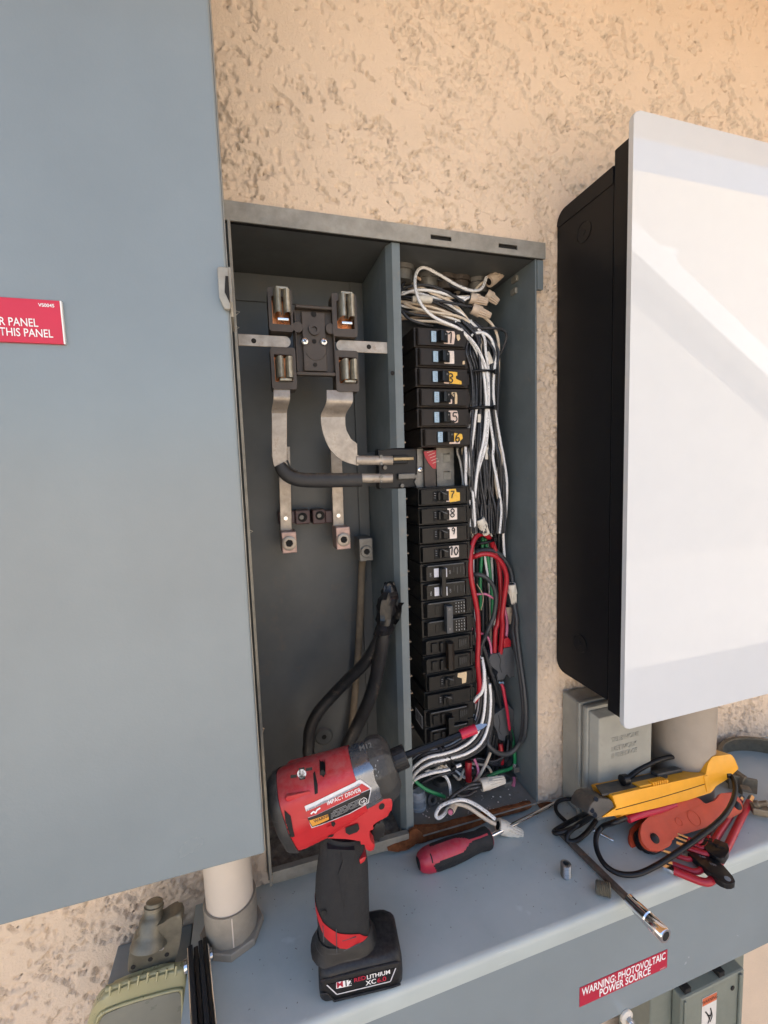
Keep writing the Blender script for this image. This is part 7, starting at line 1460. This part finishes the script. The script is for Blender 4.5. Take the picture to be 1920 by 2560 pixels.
# ------------------------------------------------------------------ meter sealing ring on the right
rc = V(0.738, 0.4245, ZT + 0.0008)
sr = thing('sealing_ring', 'weathered brown meter sealing ring with screw clamp lying behind the tools', 'ring', rc)
bm = bm_new(); ringlathe(bm, rc, UP, [(0, 0.0795), (0.022, 0.0795), (0.026, 0.0770), (0.027, 0.0715), (0.0245, 0.0712), (0.0235, 0.0755), (0.020, 0.0772), (0, 0.0775)], 64, math.radians(-150), math.radians(178), ref=X_); obj('band', bm, 'ring_metal', sr, smooth=35)
ce = atz(zTL(1600, 985), ZT + 0.012)
bm = bm_new(); c = atz(zTL(1478, 800), ZT + 0.014); obox(bm, c, Vector((.75, -.65, 0)).normalized(), Vector((.65, .75, 0)).normalized(), UP, 0.034, 0.004, 0.022, 0.001); obox(bm, atz(zTL(1500, 835), ZT + 0.020), Vector((.75, -.65, 0)).normalized(), Vector((.65, .75, 0)).normalized(), UP, 0.012, 0.012, 0.003, 0.001); obj('clamp_ear', bm, 'ring_metal', sr)
bm = bm_new(); obox(bm, ce, Vector((.8, -.6, 0)).normalized(), Vector((.6, .8, 0)).normalized(), UP, 0.020, 0.014, 0.010, 0.0015); obox(bm, ce + Vector((0.016, -0.004, 0.004)), Vector((.8, .6, 0)).normalized(), Vector((-.6, .8, 0)).normalized(), UP, 0.024, 0.004, 0.020, 0.001); obj('screw_clamp', bm, 'ring_metal', sr)
bm = bm_new(); lathe(bm, ce + Vector((-0.004, 0.004, 0.006)), Vector((.3, -.5, .4)), [(0, 0.0045), (0.005, 0.0045), (0.006, 0.003), (0.016, 0.003)], 12); obj('clamp_screw', bm, 'ring_metal', sr, smooth=40)

# ------------------------------------------------------------------ lower left: gray box, old cable fitting, yellowed cover, multi-tool
gb = V(-0.135, 0.49, -0.80)
bm = bm_new(); box(bm, -0.170, -0.094, 0.4560, 0.5085, -0.85, -0.5095, 0.001); tag(obj('junction_box', bm, 'gray_enamel', loc=gb), 'gray steel box at the lower left below the old cable fitting', 'junction box')
lf = thing('cable_fitting', 'weathered zinc cable fitting with three holes at the lower left', 'cable fitting', V(-0.125, 0.47, -0.509))
fpz = [(452, 1125), (470, 960), (500, 850), (560, 790), (600, 740), (740, 700), (820, 640), (905, 615), (915, 700), (895, 860), (860, 1000), (820, 1060)]
bm = bm_new(); prism(bm, roundpoly([at(zFT(*p), 0.4480) for p in fpz], 0.004), Vector((0, 0.016, 0)), 0.004, 3); fp_ = obj('flange', bm, 'old_zinc', lf, smooth=50)
bx_ = at(zFT(650, 800), 0.4540); tx_ = at(zFT(672, 615), 0.4600); fa = (tx_ - bx_).normalized()
bm = bm_new(); lathe(bm, bx_ - fa * 0.006, fa, [(0, 0.0175), (0.004, 0.0165), (0.008, 0.0142), (0.012, 0.0125), (0.020, 0.0120), (0.024, 0.0100), (0.026, 0.0086), (0.029, 0.0084), (0.0295, 0.0092), (0.032, 0.0092), (0.0325, 0.0080), (0.0355, 0.0078), (0.0365, 0.0062), (0.0365, 0)], 32); obj('dome', bm, 'old_zinc', lf, smooth=50)
for x, y in ((507, 1055), (650, 990), (787, 950)):
    bm = bm_new(); disc(bm, at(zFT(x, y), 0.4477), -D_, 0.0022, 0.0002, 16); obj('screw_hole', bm, 'dark_hole', fp_)
bm = bm_new(); lathe(bm, at(zFT(740, 890), 0.4479), -D_, [(0, 0.0030), (0.0010, 0.0028), (0.0014, 0)], 14); obj('rivet', bm, 'bright_steel', fp_, smooth=40)
yc = thing('plastic_cover', 'yellowed clear plastic weather cover at the bottom left corner', 'cover', V(-0.14, 0.44, -0.60))
cpx = [at(zFT(*p), 0.437) for p in ((118, 1530), (175, 1390), (270, 1290), (480, 1200), (700, 1130), (940, 1072), (948, 1530))]
def zlow(P, z): return P
P = cpx[:-1] + [Vector((cpx[5].x, cpx[5].y, CZ - 0.66)), Vector((cpx[0].x - 0.010, cpx[0].y, CZ - 0.66))]
bm = bm_new(); prism(bm, roundpoly(P, 0.006), Vector((0, 0.0105, 0)), 0.003, 3); obj('shell', bm, 'yellowed_plastic', yc, smooth=35)
wq = [at(zFT(*p), 0.4362) for p in ((215, 1530), (260, 1455), (420, 1385), (700, 1300), (885, 1258), (905, 1300), (905, 1530))]; wq = wq[:-1] + [Vector((wq[-1].x, wq[-1].y, CZ - 0.64)), Vector((wq[0].x - 0.004, wq[0].y, CZ - 0.64))]
bm = bm_new(); prism(bm, roundpoly(wq, 0.003), Vector((0, 0.0006, 0))); obj('window', bm, 'gray_lens', yc)
bm = bm_new(); tube(bm, [at(zFT(*p), 0.4355) for p in ((200, 1530), (245, 1440), (420, 1365), (700, 1282), (890, 1240), (915, 1280), (918, 1530))], 0.0014, 8, 3); obj('window_rim', bm, 'yellowed_plastic', yc, smooth=60)
for k in range(8):
    x = 320 + 78 * k; y = 1255 - 24 * k - (18 if k in (3, 4) else 0)
    a = at(zFT(x, y - 45), 0.4375); b = at(zFT(x - 10, y + 40), 0.4350); bm = bm_new(); tube(bm, [a, b], 0.0011, 6, 1); obj('hinge_rib', bm, 'yellowed_plastic', yc)
bm = bm_new(); a = at(zFT(280, 1235), 0.4415); b = at(zFT(850, 1045), 0.4415); tube(bm, [a, a.lerp(b, .5), b], 0.0026, 8, 2); obj('hinge_barrel', bm, 'yellowed_plastic', yc, smooth=60)
# folded multi-tool lying along the left end of the wireway
m0 = atz(zFT(1040, 850), ZT + 0.017); m1 = atz(zFT(1090, 1520), ZT + 0.017); mv = (m1 - m0).normalized(); mw = mv.cross(UP).normalized(); mw = mw if mw.x > 0 else -mw
mt_ = thing('multi_tool', 'folded black multi-tool with chrome edges at the left end of the wireway', 'multi-tool', V(-0.075, 0.41, ZT))
ML = 0.112
def mslab(off, w, h, mt, name, l0=0.0, l1=0.0, zo=0.0): bm = bm_new(); c = m0 + mv * (ML / 2 + (l0 - l1) / 2) + mw * off; c.z = CZ + ZT + 0.0004 + zo + h / 2; obox(bm, c, mv, mw, UP, ML - l0 - l1, w, h, min(w, h) * 0.22, 3); return obj(name, bm, mt, mt_, smooth=40)
mslab(-0.0095, 0.0012, 0.0180, 'chrome', 'scale_plate', 0.002, 0); mslab(-0.0066, 0.0042, 0.0190, 'rubber_black', 'handle_half', 0.001); mslab(-0.0018, 0.0044, 0.0170, 'nylon_black', 'blade_stack', 0.003)
mslab(0.0028, 0.0042, 0.0182, 'rubber_black', 'handle_half', 0.0); mslab(0.0070, 0.0036, 0.0172, 'nylon_black', 'blade_stack', -0.002); mslab(0.0098, 0.0014, 0.0165, 'chrome', 'scale_plate', 0.006, 0)
for off, mt in ((-0.0118, 'chrome'), (0.0112, 'dark_chrome')):
    c = m0 + mv * 0.012 + mw * off; c.z = CZ + ZT + 0.010; bm = bm_new(); lathe(bm, c, mw * (1 if off > 0 else -1), [(-0.001, 0.0058), (0.0016, 0.0056), (0.0024, 0.004), (0.0024, 0)], 20); obj('pivot', bm, mt, mt_, smooth=40)

# ------------------------------------------------------------------ lower right: green-gray disconnect box
db = thing('disconnect_box', 'green-gray disconnect box with a warning sticker below the wireway', 'disconnect box', V(0.61, 0.45, -1.0))
ddp = 0.432
bm = bm_new(); box(bm, 0.522, 0.715, 0.450, 0.5085, -1.05, -0.7650, 0.002); obj('body', bm, 'green_gray_box', db)
dq = [at(zBR(*p), ddp) for p in ((965, 650), (1050, 600), (1410, 400), (1440, 385), (1475, 420))]
xL = at(zBR(975, 665), ddp).x; xR = at(zBR(1430, 400), ddp).x; zt_ = (at(zBR(975, 655), ddp).z + at(zBR(1430, 395), ddp).z) / 2 - CZ
bm = bm_new(); box(bm, xL, xR + 0.012, ddp, 0.4495, -1.05, zt_, 0.003); dc = obj('cover', bm, 'green_gray_box', db)
bm = bm_new(); box(bm, xR - 0.002, xR + 0.004, ddp - 0.004, ddp - 0.0002, -1.05, zt_ - 0.002, 0.0015); obj('cover_rib', bm, 'green_gray_box', dc)
bm = bm_new(); box(bm, xL + 0.002, xL + 0.006, ddp - 0.003, ddp - 0.0002, -1.05, zt_ - 0.002, 0.0015); obj('cover_rib', bm, 'green_gray_box', dc)
bm = bm_new(); disc(bm, at(zBR(1375, 542), ddp - 0.0003), -D_, 0.0038, 0.0006, 18); obj('screw_hole', bm, 'dark_hole', dc)
for p in ((1040, 575), (1310, 440)):
    bm = bm_new(); obox(bm, V(at(zBR(*p), ddp).x, 0.441, zt_ + 0.004), X_, D_, UP, 0.012, 0.012, 0.008, 0.001); obj('hinge_lug', bm, 'dark_hole', db)
s0 = at(zBR(1135, 640), ddp - 0.0006); s1 = at(zBR(1252, 560), ddp - 0.0006); xa_, xb_ = s0.x, s1.x; zs1 = (s0.z + s1.z) / 2 - CZ
bm = bm_new(); box(bm, xa_, xb_, ddp - 0.0007, ddp - 0.0003, zs1 - 0.12, zs1, 0); stk = obj('warning_label', bm, 'cream_sticker', db)
bm = bm_new(); box(bm, xa_ + 0.0005, xb_ - 0.0005, ddp - 0.0010, ddp - 0.0008, zs1 - 0.013, zs1 - 0.0005, 0); obj('label_header', bm, 'orange_sticker', stk)
lettering('lettering', 'WARNING', V((xa_ + xb_) / 2, ddp - 0.0012, zs1 - 0.0095), X_, UP, 0.0056, 'ink', stk, xs=0.80, bold=0.01, align='CENTER')
cxm = (xa_ + xb_) / 2
for pts in ([(-.008, -.024), (-.002, -.033), (.001, -.042)], [(.002, -.022), (.004, -.030), (.001, -.040), (-.002, -.047)], [(-.004, -.032), (.004, -.036)], [(.004, -.028), (.006, -.038), (.002, -.046)]):
    bm = bm_new(); ribbon(bm, [V(cxm + a, ddp - 0.0010, zs1 + b) for a, b in pts], 0.0022, -D_); obj('pictogram', bm, 'ink', stk)
bm = bm_new()
for k in range(7):
    for j in range(4): ribbon(bm, [V(xa_ + 0.003 + j * 0.0085, ddp - 0.0010, zs1 - 0.056 - 0.0048 * k), V(xa_ + 0.003 + j * 0.0085 + 0.0045 + 0.002 * ((j * k) % 2), ddp - 0.0010, zs1 - 0.056 - 0.0048 * k)], 0.0010, -D_)
obj('label_print', bm, 'gray_print', stk)
# specks, dust and small chips on the wireway lid
rd = random.Random(31); bm = bm_new()
for k in range(220):
    s = rd.uniform(0.00015, 0.0005); obox(bm, V(rd.uniform(-0.05, 0.62), rd.uniform(0.375, 0.50), ZT + s * .3), Vector((1, rd.uniform(-1, 1), 0)).normalized(), Vector((rd.uniform(-1, 1) * 0, 0, 1)), D_, s * 2, s, s * 1.5)
bs = bm_new()
for k in range(60):
    s = rd.uniform(0.0003, 0.0008); obox(bs, V(rd.uniform(-0.04, 0.60), rd.uniform(0.37, 0.50), ZT + s * .3), Vector((1, rd.uniform(-1, 1), 0)).normalized(), UP, D_, s * 3, s * .6, s)
tag(obj('shavings', bs, 'shaving'), 'pale metal shavings scattered on the wireway lid', 'shavings', kind='stuff')
tag(obj('grit', bm, 'rusty_bar'), 'dark grit specks scattered on the wireway lid', 'grit', kind='stuff')
